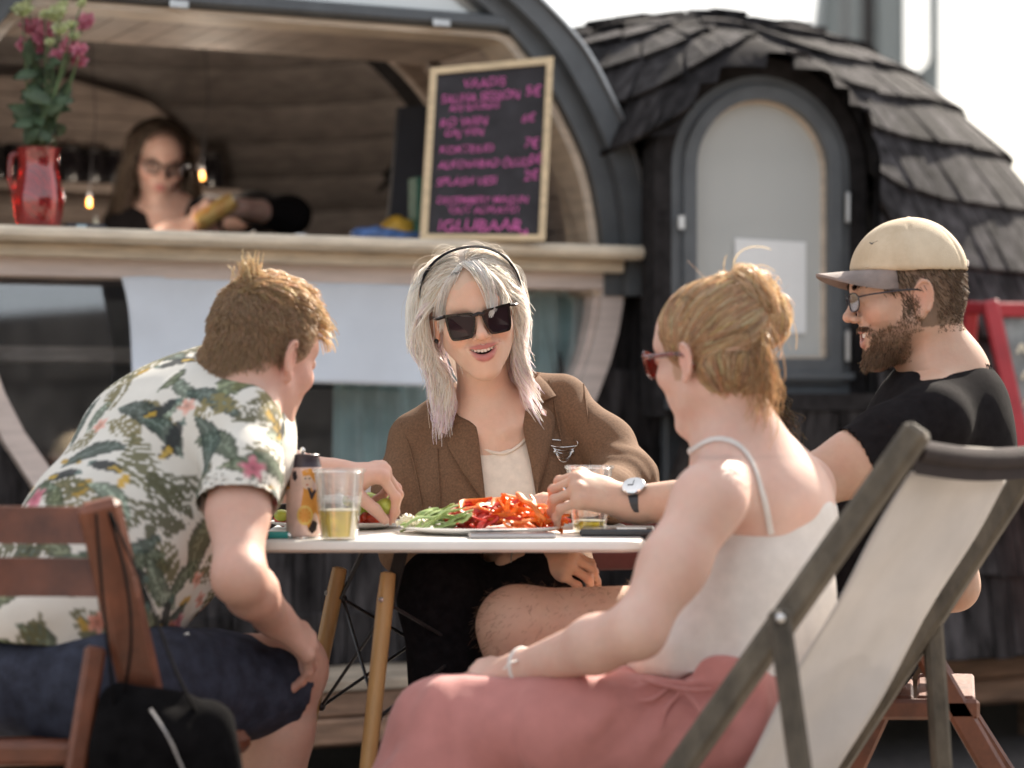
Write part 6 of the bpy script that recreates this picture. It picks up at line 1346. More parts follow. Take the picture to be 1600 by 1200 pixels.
    put('hair', hairmesh(h.w(A.reshape(-1, 3)).reshape(A.shape), .0013, .0007, cols_of(n, (.13, .09, .065), .2, r)), M['hair_dull'], root); C = SDF(); C.ell(h.w(HC), HR + .003, h.R, .0); C.ell(h.w((0, .10, .0)), np.array((.07, .065, .085)), h.R, .01, 'd'); cloth('hair_base', C, .006, root, M['hair_dull'], colfn=lambda v: np.tile((.09, .062, .045), (len(v), 1)))
    glasses('eyeglasses', 'round dark rimmed glasses on the barmaid in the serving hatch', h, M['wire'], .023, .020, .0022, 2.2)
    a, b = P(306, 350, D - .36), P(366, 312, D - .34); ax = nrm(b - a); L_ = .125; c = (a + b) / 2 - ax * L_ / 2; cn = thing('drink_can', 'small citrus patterned can tilted in the hand of the barmaid', 'can', c)
    MB().lathe([(.022, 0), (.0265, .008), (.0265, L_ - .014), (.022, L_ - .003), (.0225, L_)], c, ax, 24).put('can_body', M['citrus_can'], cn); MB().lathe([(.0, L_ + .0005), (.022, L_ + .0005), (.0225, L_ + .003)], c, ax, 24).put('rim', M['silver'], cn)
build_barmaid()
# ================================================================== TABLE AND WHAT STANDS ON IT
M['white_lam'] = mat('white_laminate', (.80, .77, .72), .35, .03, 12, .05)
M['beech'] = mat('beech_leg', (.56, .33, .13), .45, .12, 8, .15, 50, stretch=(3, 3, .5))
M['redwood'] = mat('chair_wood', (.155, .048, .022), .45, .25, 7, .25, 50, stretch=(2, 2, 2), coat=.08)
M['darkred'] = mat('dark_red_wood', (.10, .018, .016), .4, .2, 8, .2, 50)
M['grey_wood'] = mat('weathered_wood', (.115, .095, .070), .75, .3, 9, .5, 60, stretch=(2, 2, 1))
M['canvas'] = mat('white_canvas', (.72, .70, .69), .85, .06, 5, .25, 500, transl=.22)
M['brown_canvas'] = mat('dark_brown_canvas', (.030, .021, .021), 1.0, .15, 20, .3, 500)
M['plate'] = mat('white_ceramic', (.76, .75, .72), .25, .03, 20, coat=.3)
M['red_pep'] = mat('red_pepper_skin', (.56, .035, .018), .45, .25, 60, coat=.08, sss=.15, sssr=(1, .2, .1))
M['orange_pep'] = mat('orange_pepper_skin', (.80, .20, .025), .45, .2, 60, coat=.08, sss=.2, sssr=(1, .4, .1))
M['cuke'] = mat('cucumber_flesh', (.50, .58, .25), .35, .2, 40, coat=.2, col2=(.20, .33, .08), transl=.1)
M['onion'] = mat('pale_shavings', (.80, .76, .60), .5, .12, 50, transl=.2)
M['grape'] = mat('green_grape', (.62, .72, .13), .25, .1, 40, coat=.4, transl=.3)
M['tomato'] = mat('tomato_flesh', (.58, .07, .03), .25, .25, 50, coat=.4, sss=.15)
M['beer'] = glassy('beer', (1.0, .90, .22), .05, .02, (1.0, .86, .16), .6, True)
M['plastic'] = glassy('clear_plastic', (.95, .96, .96), .06, .06, (.8, .8, .8), .07)
M['foam'] = mat('beer_foam', (.85, .80, .62), .7, .05, 60)
TZ = .764; TC = V(-.096, 4.10, 0)
tb = thing('cafe_table', 'small white topped table on beech legs with crossing black wires', 'table', TC)
def rrect(c, w, d, r, z, rot=0, n=8):
    o = []
    for cx, cy, a0 in ((1, 1, 0), (-1, 1, 90), (-1, -1, 180), (1, -1, 270)):
        for a in np.linspace(a0, a0 + 90, n): x, y = cx * (w / 2 - r) + r * math.cos(R_(a)), cy * (d / 2 - r) + r * math.sin(R_(a)); o.append((x, y))
    cs, sn = math.cos(rot), math.sin(rot); return [V(c[0] + x * cs - y * sn, c[1] + x * sn + y * cs, z) for x, y in o]
q = MB(); lo = [rrect(TC + V(-.009, 0, 0), .628 - 2 * k, .60 - 2 * k, .05 - k, z, R_(1.0)) for k, z in ((.006, TZ - .019), (.0, TZ - .014), (0, TZ - .004), (.004, TZ))]; nn_ = len(lo[0])
q.add([p for l in lo for p in l], [(i*nn_ + k, i*nn_ + (k+1) % nn_, (i+1)*nn_ + (k+1) % nn_, (i+1)*nn_ + k) for i in range(3) for k in range(nn_)] + [tuple(range(nn_ - 1, -1, -1)), tuple(3*nn_ + k for k in range(nn_))]); q.put('tabletop', M['white_lam'], tb, smooth=50)
LT = [V(-.175, -.032), V(-.085, -.160), V(.168, .032), V(.082, .160)]; legs = []
TCX = V(-.119, 4.10)
for t in LT:
    top = V(TCX[0] + t[0], TCX[1] + t[1], .682); bot = V(TCX[0] + t[0] * 1.78, TCX[1] + t[1] * 1.78, 0.0); legs.append((top, bot)); e = top + (top - bot) * .03
    lg = MB().tube([bot, lerp(bot, top, .5), lerp(bot, top, .97), e, e + (top - bot) * .004], [.0105, .0135, .0140, .0125, .006], 14).put('leg', M['beech'], tb, smooth=50)
    a = lerp(bot, top, .955); tp = V(TCX[0] + t[0] * .72, TCX[1] + t[1] * .72, TZ - .020); sd = nrm(np.cross(top - bot, V(t[0], t[1], 0))); MB().bar(a - nrm(V(t[0], t[1], 0)) * .010, tp, .024, .006, V(t[0], t[1], 0), .001).put('bracket', M['black_metal'], tb)
    MB().ball(lerp(bot, top, .97) + nrm(V(t[0], t[1], 0)) * .013, .005, 8).put('bolt', M['steel'], lg)
pt = lambda i, f: lerp(legs[i][1], legs[i][0], f) * 1.0 - V(LT[i][0], LT[i][1], 0) / np.linalg.norm(LT[i]) * .016
for i, j in ((0, 1), (1, 2), (2, 3), (3, 0)):
    for a, b in ((i, j), (j, i)): MB().tube([pt(a, .955), pt(b, .69)], .0030, 7).put('wire', M['black_metal'], tb)
for i in range(4):
    for f in (.955, .69): MB().ball(pt(i, f), .0075, 10).put('wire_knob', M['black_metal'], tb)
def onT(px, py, up=0.0):
    """table point under a photo pixel"""
    d = (CAMZ - TZ) * FPX / (py - HYP); return V((px - CXP) / FPX * d, d, TZ + up)
# cups of beer
def cup(c, h_, r0, r1, fill, label):
    t = thing('plastic_cup', label, 'cup', c); MB().lathe([(0, .0015), (r0, .0015), (r0 + .0005, .004), (r1 - .001, h_ - .006), (r1 + .0025, h_ - .004), (r1 + .0025, h_), (r1, h_ + .0006), (r1 - .0012, h_ - .002), (r0 - .001, .005), (0, .0035)], c, (0, 0, 1), 40).put('cup_wall', M['plastic'], t, smooth=50)
    for zz in (.55, .60): rr = lerp(r0, r1, zz); MB().tube([c + V(rr * math.cos(a), rr * math.sin(a), h_ * zz) for a in np.linspace(0, 2 * math.pi, 40)], .0009, 5, cap=False).put('moulded_ring', M['plastic'], t)
    rf = r0 + (r1 - r0) * fill / h_; MB().lathe([(0, .0045), (r0 - .0025, .0045), (rf - .0025, fill), (0, fill)], c, (0, 0, 1), 36).put('beer', M['beer'], t, smooth=50); MB().lathe([(rf - .010, fill + .0006), (rf - .004, fill + .0022), (rf - .0022, fill + .0006)], c, (0, 0, 1), 36).put('foam_edge', M['foam'], t, smooth=60)
c1 = V((530 - CXP) / FPX * 3.83, 3.83, TZ); cup(c1, .112, .0285, .0405, .046, 'half full clear plastic beer cup at the table edge beside the can')
c2 = V((921 - CXP) / FPX * 4.05, 4.05, TZ); cup(c2, .112, .027, .0395, .019, 'nearly empty clear plastic beer cup behind the hand with the watch')
# tall slim can
M['can_pink'] = mat('can_pink_print', (.82, .60, .54), .35, .1, 30, metal=.25); M['can_orange'] = mat('can_orange_print', (.80, .36, .07), .35, .1, 30, metal=.25); M['can_dark'] = mat('can_dark_print', (.05, .04, .05), .35, .1, 30, metal=.3); M['can_yellow'] = mat('can_yellow_print', (.85, .60, .18), .35, .1, 30, metal=.2); M['can_skin'] = mat('can_face_print', (.78, .58, .46), .35, .05, 30, metal=.2)
cc = V((475 - CXP) / FPX * 3.87, 3.87, TZ); ca = thing('slim_can', 'tall slim orange and pink printed can with black top standing on the table', 'can', cc); CR, CH = .0283, .134
MB().lathe([(0, .003), (.021, .0), (.0235, .001), (CR, .009), (CR, CH - .020)], cc, (0, 0, 1), 40).put('can_body', M['can_pink'], ca, smooth=50); MB().lathe([(CR, CH - .020), (CR - .0008, CH - .017), (.0245, CH - .004), (.0255, CH), (.0245, CH + .001), (.0235, CH - .003), (0, CH - .003)], cc, (0, 0, 1), 40).put('can_top', M['can_dark'], ca, smooth=50)
MB().box(cc + V(.004, 0, CH + .0005), (.016, .011, .0022), None, .0008).put('pull_tab', M['silver'], ca); MB().ball(cc + V(-.002, -.004, CH + .006), (.0045, .0045, .006), 10).put('tab_end', M['silver'], ca)
MB().lathe([(.0262, .0), (.0262, .0035), (.0235, .004)], cc, (0, 0, 1), 36).put('base_rim', M['silver'], ca)
def wrapl(poly, m, name, e=.0004):
    """flat print wrapped on the can: poly in (degrees, height)"""
    q = MB(); cx = np.mean([p[0] for p in poly]); cy = np.mean([p[1] for p in poly]); f = lambda a, z: cc + V((CR + e) * math.sin(R_(a)), -(CR + e) * math.cos(R_(a)), z); n = len(poly); v = [f(cx, cy)]; fc = []
    for s in (.33, .66, 1): v += [f(cx + (a - cx) * s, cy + (z - cy) * s) for a, z in poly]
    for k in range(n): fc.append((0, 1 + k, 1 + (k + 1) % n))
    for r_ in range(2): fc += [(1 + r_*n + k, 1 + (r_+1)*n + k, 1 + (r_+1)*n + (k+1) % n, 1 + r_*n + (k+1) % n) for k in range(n)]
    q.add(v, fc); q.put(name, m, ca, smooth=80)
circ = lambda a, z, ra, rz, n=18: [(a + ra * math.cos(t), z + rz * math.sin(t)) for t in np.linspace(0, 2 * math.pi, n + 1)[:-1]]
wrapl([(6, .112), (78, .112), (84, .085), (60, .070), (80, .045), (74, .012), (20, .012), (8, .035), (-6, .050), (2, .075)], M['can_orange'], 'print_patch'); wrapl(circ(16, .094, 20, .015), M['can_skin'], 'print_face', .0007); wrapl([(-2, .108), (26, .113), (40, .104), (44, .088), (34, .098), (16, .104), (2, .100)], M['can_orange'], 'print_hair', .0010)
wrapl([(16, .082), (22, .082), (30, .072), (42, .080), (46, .076), (32, .063), (26, .064)], M['can_dark'], 'print_collar', .0010); wrapl(circ(8, .038, 26, .016), M['can_yellow'], 'print_slice', .0008); wrapl(circ(8, .038, 19, .0115), M['can_orange'], 'print_slice_flesh', .0011)
for k in range(8): t = k * math.pi / 4; wrapl([(8 + 3 * math.cos(t - .5), .038 + .002 * math.sin(t - .5)), (8 + 19 * math.cos(t - .06), .038 + .0113 * math.sin(t - .06)), (8 + 19 * math.cos(t + .06), .038 + .0113 * math.sin(t + .06))], M['can_yellow'], 'print_segment', .0014)
wrapl([(-74, .108), (-48, .108), (-46, .080), (-72, .078)], M['can_orange'], 'print_patch', .0006); wrapl([(-56, .104), (-48, .104), (-47, .084), (-55, .083)], M['can_dark'], 'print_mark', .0010); wrapl([(-34, .106), (-22, .109), (-16, .098), (-24, .092), (-33, .096)], M['can_dark'], 'print_mark', .0006); wrapl([(18, .016), (34, .030), (52, .026), (46, .014), (30, .008)], M['can_dark'], 'print_leaf', .0010)
for a, z in ((9, .0965), (22, .0965)): wrapl(circ(a, z, 3.2, .0012, 8), M['can_dark'], 'print_eye', .0013)
wrapl(circ(15, .0865, 4, .0012, 8), M['tomato'], 'print_mouth', .0013)
# platter and side plate
def plate(c, r, label, h_=.012):
    t = thing('platter', label, 'plate', c); MB().lathe([(0, .002), (r * .62, .002), (r * .66, .0), (r * .70, .002), (r * .98, h_ - .003), (r, h_), (r * .985, h_ + .0015), (r * .74, .0065), (0, .0055)], c, (0, 0, 1), 56).put('dish', M['plate'], t, smooth=60)
pc = V((752 - CXP) / FPX * 4.03, 4.03, TZ); plate(pc, .136, 'white round platter heaped with pepper strips and cucumber sticks'); pc2 = V((528 - CXP) / FPX * 4.20, 4.20, TZ); plate(pc2, .118, 'white plate with tomato pieces and grapes behind the can and cup')
def strip_mesh(L, bend, tw, w, seed):
    r = random.Random(seed); n = 9; pth = [V(L * (t - .5), bend * (1 - (2 * t - 1) ** 2) + .003 * math.sin(t * 9 + seed), .004 * math.sin(t * 5 + seed * 2)) for t in np.linspace(0, 1, n)]
    q = MB(); v = []
    for i, p in enumerate(pth):
        a = tw * i / n; ww = w * (.55 + .45 * math.sin(math.pi * (i + .6) / (n + .2))); 
        for k in range(6): b = 2 * math.pi * k / 6; y, z = ww * math.cos(b), w * .36 * math.sin(b); v.append(p + V(0, y * math.cos(a) - z * math.sin(a), y * math.sin(a) + z * math.cos(a)))
    q.add(v, [(i*6 + k, i*6 + (k+1) % 6, (i+1)*6 + (k+1) % 6, (i+1)*6 + k) for i in range(n - 1) for k in range(6)] + [(5,4,3,2,1,0), tuple((n-1)*6 + k for k in range(6))]); return q.mesh('strip', 60)
PEP = {c: [strip_mesh(random.uniform(.05, .085), random.uniform(.004, .024), random.uniform(-2, 2), random.uniform(.0042, .0062), s + (50 if c == 'o' else 0)) for s in range(7)] for c in 'ro'}
for c, m in (('r', 'red_pep'), ('o', 'orange_pep')):
    for me in PEP[c]: me.materials.append(M[m])
CUK = [strip_mesh(random.uniform(.05, .075), random.uniform(.0, .010), .4, .0058, 90 + s) for s in range(5)]
for me in CUK: me.materials.append(M['cuke'])
def scatter(name, me, loc, rot, label, cat, group):
    o = bpy.data.objects.new(name, me); COL.objects.link(o); o.location = tuple(loc); o.rotation_euler = rot; tag(o, label, cat, group); return o
rr_ = random.Random(12)
def heap_z(x, y): return   .008 + .040 * max(0, 1 - ((x - .035) / .098) ** 2 - (y / .085) ** 2) ** .8
for k in range(118):
    while True:
        x, y = rr_.uniform(-.055, .122), rr_.uniform(-.085, .085)
        if ((x - .035) / .09) ** 2 + (y / .08) ** 2 < 1: break
    z = heap_z(x, y) * rr_.uniform(.35, 1.0) + .006; orange = rr_.random() < (.28 if x < .02 else .85); a = rr_.gauss(-.25, .5) + (0 if rr_.random() < .75 else 1.3)
    scatter('pepper_strip', (PEP['o'] if orange else PEP['r'])[k % 7], pc + V(x, y, z), (rr_.uniform(-.5, .5), rr_.gauss(.28 if x > .04 else -.2, .25), a), 'orange pepper strip in the heap on the white platter' if orange else 'red pepper strip in the heap on the white platter', 'pepper strip', 'orange pepper strips' if orange else 'red pepper strips')
for k in range(34):
    x, y = rr_.uniform(-.118, -.035), rr_.uniform(-.07, .06); z = .012 + .022 * max(0, 1 - ((x + .06) / .06) ** 2) * rr_.random()
    scatter('cucumber_stick', CUK[k % 5], pc + V(x, y, z + .004), (rr_.uniform(-.6, .6), rr_.gauss(-.30, .12), rr_.gauss(.15, .35)), 'pale green cucumber stick on the white platter beside the peppers', 'cucumber stick', 'cucumber sticks')
SHV = []
for s in range(4):
    q = MB(); q.tube(catmull([(-.012, 0, 0), (-.003, .004, .003), (.006, -.002, .001), (.013, .003, .004)], 7), [.0015, .003, .0034, .0032, .003, .0028, .0012], 6, sq=.5); me = q.mesh('shaving', 60); me.materials.append(M['onion']); SHV.append(me)
for k in range(46):
    x, y = rr_.uniform(-.135, -.075), rr_.uniform(-.05, .06); scatter('onion_shaving', SHV[k % 4], pc + V(x, y, .014 + rr_.uniform(0, .010)), (rr_.uniform(-1, 1), rr_.uniform(-.6, .6), rr_.uniform(0, 6)), 'pale shaving at the rim of the white platter', 'vegetable shaving', 'pale shavings')
TOM = []
for s in range(4):
    q = MB(); r3 = random.Random(s); q.ball((0, 0, 0), (.016 + .004 * r3.random(), .011, .009 + .002 * r3.random()), 10); me = q.mesh('piece', 60)
    for v in me.vertices: v.co += Vector((r3.uniform(-.002, .002), r3.uniform(-.002, .002), r3.uniform(-.0015, .0015)))
    me.materials.append(M['tomato']); TOM.append(me)
for k in range(26):
    x = rr_.uniform(-.10, .10); y = rr_.uniform(-.075, .06)
    if -.03 < x < .028 and y < 0: y += .04
    scatter('tomato_piece', TOM[k % 4], pc2 + V(x, y, .015 + rr_.uniform(0, .010)), (rr_.uniform(-.5, .5), rr_.uniform(-.5, .5), rr_.uniform(0, 6)), 'red tomato piece lying on the plate behind the can and cup', 'tomato piece', 'tomato pieces on the plate')
def grape(p, r, label, group=None, rot=(0, 0, 0)):
    o = MB().ball((0, 0, 0), (r * 1.22, r, r * .95), 16).put('grape', M['grape'], None, loc=(0, 0, 0), smooth=180); o.location = tuple(p); o.rotation_euler = rot; tag(o, label, 'grape', group)
grape(P(604, 791, 4.10), .0135, 'yellow green grape pinched between the fingers over the plate', rot=(0, .5, .3))
for k in range(20):
    a, b = rr_.uniform(545, 612), rr_.uniform(-.05, .03); x = (a - CXP) / FPX * (4.17 + b); grape(V(x, 4.17 + b, TZ + .022 + rr_.uniform(0, .030)), .0125, 'green grape in the cluster on the plate under the reaching hand', 'green grapes on the plate', (rr_.uniform(-.6, .6), rr_.uniform(-.6, .6), rr_.uniform(0, 3)))
for x, z in ((440, .024),): grape(V((x - CXP) / FPX * 4.16, 4.16, TZ + z), .011, 'green grape at the left rim of the plate', 'grapes at the plate rim')
o = MB().tube(catmull([P(808, 770, 4.0), P(820, 783, 3.985), P(833, 788, 3.975), P(842, 804, 3.97), P(851, 812, 3.965)], 16), np.r_[.004, np.full(13, .0075), .006, .004], 8, sq=.55).put('pepper_strip', M['orange_pep'], smooth=70); tag(o, 'curled orange pepper strip held between fingers above the platter', 'pepper strip')
# phone, dark folder, teal lighter, dark red cap
M['phone'] = mat('grey_phone', (.45, .43, .43), .25, .05, 30, metal=.5); M['black_gloss'] = mat('black_folder', (.02, .02, .023), .3, .1, 30, coat=.3); M['teal_pl'] = mat('teal_plastic', (.03, .33, .30), .35, .05, 30); M['maroon'] = mat('maroon_plastic', (.18, .03, .04), .4, .05, 30)
c = onT(800, 841, .0045); ph = thing('phone', 'flat grey phone lying at the front edge of the table', 'phone', c - V(0, 0, .0045)); MB().box(c, (.140, .068, .008), frame(-3), .003).put('phone_body', M['phone'], ph); MB().box(c + V(0, 0, .0043), (.132, .060, .0008), frame(-3), .0).put('screen', M['black_gloss'], ph); MB().box(c + V(-.05, -.0345, .0005), (.022, .0006, .002), frame(-3)).put('side_key', M['silver'], ph)
c = onT(965, 835, .006); fo = thing('folder', 'black flat folder on the table beside the nearly empty cup', 'folder', c - V(0, 0, .006)); MB().box(c, (.12, .14, .011), frame(4), .003).put('cover', M['black_gloss'], fo); MB().box(c + V(.02, -.062, .0065), (.05, .004, .003), frame(4), .001).put('clip', M['silver'], fo)
c = onT(436, 842, .006); li = thing('lighter', 'small teal plastic lighter lying beside the can', 'lighter', c - V(0, 0, .006)); MB().tube([c - V(.018, 0, 0), c + V(.014, .004, 0)], .0062, 12).put('lighter_body', M['teal_pl'], li); MB().tube([c + V(.014, .004, 0), c + V(.024, .005, 0)], .0058, 12).put('metal_head', M['silver'], li)
o = MB().lathe([(0, 0), (.008, 0), (.0085, .010), (.007, .012), (0, .012)], onT(411, 843), (0, 0, 1), 18).put('bottle_cap', M['maroon'], smooth=50); tag(o, 'small maroon bottle top at the table corner', 'bottle top')

# ================================================================== CHAIRS AND SIGN
def bar_part(name, a, b, w, t, m, root, up=(0, 0, 1), bev=.006): return MB().bar(a, b, w, t, up, bev).put(name, m, root)
# folding chair at the left edge
fc = thing('folding_chair', 'brown wooden folding chair with slatted back under the man in floral shirt', 'chair', V(P(60, 1100, 3.45)[0], 3.45, 0))
pu = nrm(P(150, 785, 3.38) - P(222, 1090, 3.44))
bar_part('back_post', P(232, 1130, 3.445), P(153, 782, 3.375), .060, .034, M['redwood'], fc, (.3, -1, 0), .010)
bar_part('back_post', P(-190, 1130, 3.36), P(-262, 782, 3.29), .046, .028, M['redwood'], fc, (.3, -1, 0), .010)
for y0, y1 in ((792, 850), (872, 932)):
    ym = (y0 + y1) / 2; f = (ym - 782) / 348; a, b = lerp(P(153, 782, 3.375), P(232, 1130, 3.445), f), lerp(P(-262, 782, 3.29), P(-190, 1130, 3.36), f); q = MB(); n = 12; rows = []
    for t in np.linspace(0, 1, n): c = lerp(a, b, t) + V(.02, .022, 0) * math.sin(t * math.pi); hh = (y1 - y0) / 2 / FPX * 3.36; rows.append([c + V(0, .004, hh), c + V(0, -.004, -hh)])
    q.sheet(rows, .016, (0, 1, 0)); q.put('slat', M['redwood'], fc, smooth=50)
sz = .462
for a, b in ((P(-190, 1130, 3.36), P(-90, 1130, 3.9)), (P(225, 1130, 3.44), P(330, 1130, 3.98))): a = V(a[0], a[1], sz); b = V(b[0], b[1], sz); bar_part('seat_rail', a, b, .03, .034, M['redwood'], fc)
for k in range(5):
    a = lerp(V(*P(-190, 1130, 3.36)[:2], sz + .018), V(*P(-90, 1130, 3.9)[:2], sz + .018), .08 + k * .21); b = lerp(V(*P(225, 1130, 3.44)[:2], sz + .018), V(*P(330, 1130, 3.98)[:2], sz + .018), .08 + k * .21); bar_part('seat_slat', a, b + nrm(b - a) * .02, .05, .014, M['redwood'], fc, bev=.004)
q_ = P(384, 1140, 3.66); bar_part('seat_front_rail', V(*P(120, 1150, 3.30)[:2], .452), V(q_[0], q_[1], .470), .034, .034, M['redwood'], fc, bev=.012)
for s, d in ((0, 3.40), (-420, 3.32)):
    bar_part('leg', P(150 + s, 1010, d), P(60 + s, 1560, d - .05), .030, .022, M['redwood'], fc, (.3, -1, 0)); bar_part('leg', P(225 + s, 1120, d + .03), P(300 + s, 1560, d + .5), .030, .022, M['redwood'], fc, (1, 0, 0))
bar_part('stretcher', P(140, 1178, 3.40), P(-280, 1178, 3.32), .022, .030, M['redwood'], fc)
# black bag hung from the chair post
M['bag'] = mat('black_bag_nylon', (.007, .0065, .007), 1.0, .2, 30, .4, 300, spec=.04)
bg = thing('shoulder_bag', 'black soft bag hanging by its straps from the brown folding chair', 'bag', P(250, 1160, 3.36)); B = SDF(); B.ell(P(245, 1185, 3.37), (.075, .055, .085), None, .03); B.ell(P(300, 1210, 3.38), (.06, .05, .08), None, .04); B.ell(P(200, 1200, 3.36), (.055, .05, .09), None, .04); B.cone(P(185, 1105, 3.385), P(330, 1130, 3.40), .022, .018, .05)
cloth('bag_body', B, .007, bg, M['bag'], wr=lambda v, n: folds(v, (.3, 0, 1), 16, .020, 41))
for pts in ([(170, 800, 3.335), (196, 900, 3.345), (205, 1000, 3.36), (190, 1110, 3.36)], [(172, 800, 3.335), (230, 930, 3.33), (275, 1050, 3.34), (318, 1130, 3.37)], [(150, 802, 3.33), (160, 930, 3.33), (172, 1040, 3.34), (180, 1120, 3.35)]): MB().tube(catmull([P(*p) for p in pts], 30), .0062, 8, sq=.35).put('strap', M['bag'], bg, smooth=60)
MB().tube(catmull([P(235, 1108, 3.315), P(262, 1150, 3.31), P(292, 1215, 3.31)], 12), .0018, 6).put('zip', M['phone'], bg)
# deck chair
dc = thing('deck_chair', 'weathered wooden deck chair with white canvas sling behind the woman with the bun', 'deck chair', V(P(1300, 1200, 3.5)[0], 3.5, 0))
lt, lb, rt_, rb_ = P(1438, 668, 3.30), P(880, 1460, 3.40), P(1628, 700, 3.70), P(1140, 1452, 3.80)
bar_part('side_rail', lt, lb, .036, .052, M['grey_wood'], dc, (-.4, -1, 0), .007); bar_part('side_rail', rt_, rb_, .036, .052, M['grey_wood'], dc, (-.4, -1, 0), .007)
L0 = catmull([P(1424, 738, 3.36), P(1332, 895, 3.385), P(1246, 1050, 3.42), P(1160, 1205, 3.41), P(1050, 1390, 3.43)], 30); R0 = catmull([P(1580, 738, 3.64), P(1492, 890, 3.64), P(1402, 1045, 3.62), P(1310, 1205, 3.58), P(1195, 1400, 3.60)], 30); rows = []
sn = nrm(np.cross(R0[10] - L0[10], L0[20] - L0[10])); sn = sn if sn[1] > 0 else -sn
for i in range(30): rows.append([lerp(L0[i], R0[i], t) + sn * .022 * math.sin(t * math.pi) * .5 + sn * .003 * math.sin(i * .5 + t * 9) for t in np.linspace(0, 1, 16)])
MB().sheet(rows, .0015, sn).put('canvas_sling', M['canvas'], dc, smooth=180)
ba, bb = P(1430, 704, 3.335), P(1618, 712, 3.69); bpth = [lerp(ba, bb, t) + V(0, 0, -.008 * math.sin(t * math.pi)) for t in np.linspace(0, 1, 16)]
q = MB(); q.tube(bpth, .0165, 12); q.sheet([[c + V(-.004, -.0166, .004 - e) for c in bpth] for e in (0, .012, .024, .036)], .002, (0, 1, 0)); q.put('head_band', M['brown_canvas'], dc, smooth=60); MB().tube([P(1424, 703, 3.325), P(1624, 713, 3.70)], .009, 12).put('top_bar', M['grey_wood'], dc)
bar_part('strut', P(1216, 952, 3.275), P(1268, 1330, 3.22), .030, .030, M['grey_wood'], dc, (1, 0, 0), .006); bar_part('strut', P(1456, 955, 3.74), P(1480, 1330, 3.70), .032, .030, M['grey_wood'], dc, (1, 0, 0), .006); bar_part('cross_bar', P(1262, 1290, 3.22), P(1478, 1290, 3.70), .028, .028, M['grey_wood'], dc)
for c in (P(1219, 966, 3.255), P(1458, 968, 3.72)): MB().ball(c, .007, 10).put('pivot_bolt', M['steel'], dc)
# chair of the man in the cap
cch = thing('wooden_chair', 'brown wooden folding chair under the man in the cap behind the deck chair', 'chair', V(P(1420, 1100, 4.15)[0], 4.15, 0))
for d in (3.99, 4.33):
    bar_part('front_leg', P(1414, 965, d), P(1590, 1270 if d < 4.1 else 1240, d), .040, .022, M['redwood'], cch, (0, 1, 0)); bar_part('rear_leg', P(1470, 900, d + .03), P(1300, 1270 if d < 4.1 else 1240, d + .03), .040, .022, M['redwood'], cch, (0, 1, 0)); bar_part('seat_rail', P(1290, 1108, d), P(1530, 1108, d), .022, .034, M['redwood'], cch)
    bar_part('back_post', P(1470, 905, d + .03), P(1540, 760, d + .03), .036, .022, M['redwood'], cch, (0, 1, 0))
for k in range(5): x = 1310 + k * 48; a, b = P(x, 1094, 3.99), P(x, 1094, 4.33); b[2] = a[2]; bar_part('seat_slat', a, b, .045, .014, M['redwood'], cch, bev=.004)
for y in (800, 850): a, b = P(1535 - (y - 760) * .45, y, 4.02), P(1535 - (y - 760) * .45, y, 4.36); b[2] = a[2]; bar_part('back_slat', a, b, .012, .045, M['redwood'], cch)
# chair of the woman in the blazer
wc = thing('red_chair', 'dark red slatted wooden chair behind the woman in the blazer', 'chair', V(P(850, 1100, 4.85)[0], 4.85, 0))
for y0, y1 in ((800, 832), (862, 892)): bar_part('back_slat', P(690, (y0 + y1) / 2 + 4, 4.86), P(1042, (y0 + y1) / 2 - 3, 4.90), .018, (y1 - y0) / FPX * 4.88, M['darkred'], wc, bev=.004)
for x, d in ((695, 4.88), (1040, 4.92)): bar_part('back_post', P(x, 780, d), V(P(x, 800, d)[0], d + .06, 0), .034, .026, M['darkred'], wc, (0, 1, 0)); bar_part('front_leg', V(P(x, 0, d)[0], d - .40, .45), V(P(x, 0, d)[0], d - .44, 0), .034, .026, M['darkred'], wc, (0, 1, 0))
for k in range(5): bar_part('seat_slat', V(P(690, 0, 4.88)[0], 4.84 - k * .09, .455), V(P(1042, 0, 4.88)[0], 4.84 - k * .09, .455), .07, .016, M['darkred'], wc, bev=.004)
# red A-frame board on the deck
M['red_paint'] = mat('red_paint', (.42, .035, .045), .45, .1, 12, .15, 60); M['slate_board'] = mat('grey_chalk_board', (.27, .29, .29), .85, .25, 16); M['chalk_pink'] = mat('pink_chalk', (.62, .13, .42), .9, .2, 60)
af = thing('a_frame_sign', 'red framed chalkboard stand at the edge of the deck behind the man in the cap', 'sign', P(1600, 1010, 6.9))
bar_part('front_post', P(1546, 470, 6.72), P(1668, 1015, 6.60), .045, .035, M['red_paint'], af, (0, 1, 0)); bar_part('front_post', P(1800, 470, 6.86), P(1920, 1015, 6.74), .045, .035, M['red_paint'], af, (0, 1, 0)); bar_part('top_rail', P(1540, 484, 6.72), P(1806, 484, 6.86), .035, .042, M['red_paint'], af); bar_part('rear_post', P(1518, 474, 6.80), P(1478, 1010, 7.0), .040, .03, M['red_paint'], af, (0, 1, 0))
bar_part('rear_post', P(1624, 470, 6.98), P(1560, 1008, 7.05), .040, .03, M['red_paint'], af, (0, 1, 0)); bar_part('rear_rail', P(1500, 868, 7.0), P(1640, 862, 7.02), .024, .05, M['red_paint'], af); bar_part('hinge_block', P(1510, 480, 6.80), P(1548, 482, 6.73), .03, .035, M['red_paint'], af)
MB().prism([P(1566, 498, 6.73), P(1800, 498, 6.86), P(1895, 930, 6.77), P(1660, 930, 6.63)], (0, .01, 0)).put('board', M['slate_board'], af, smooth=None)
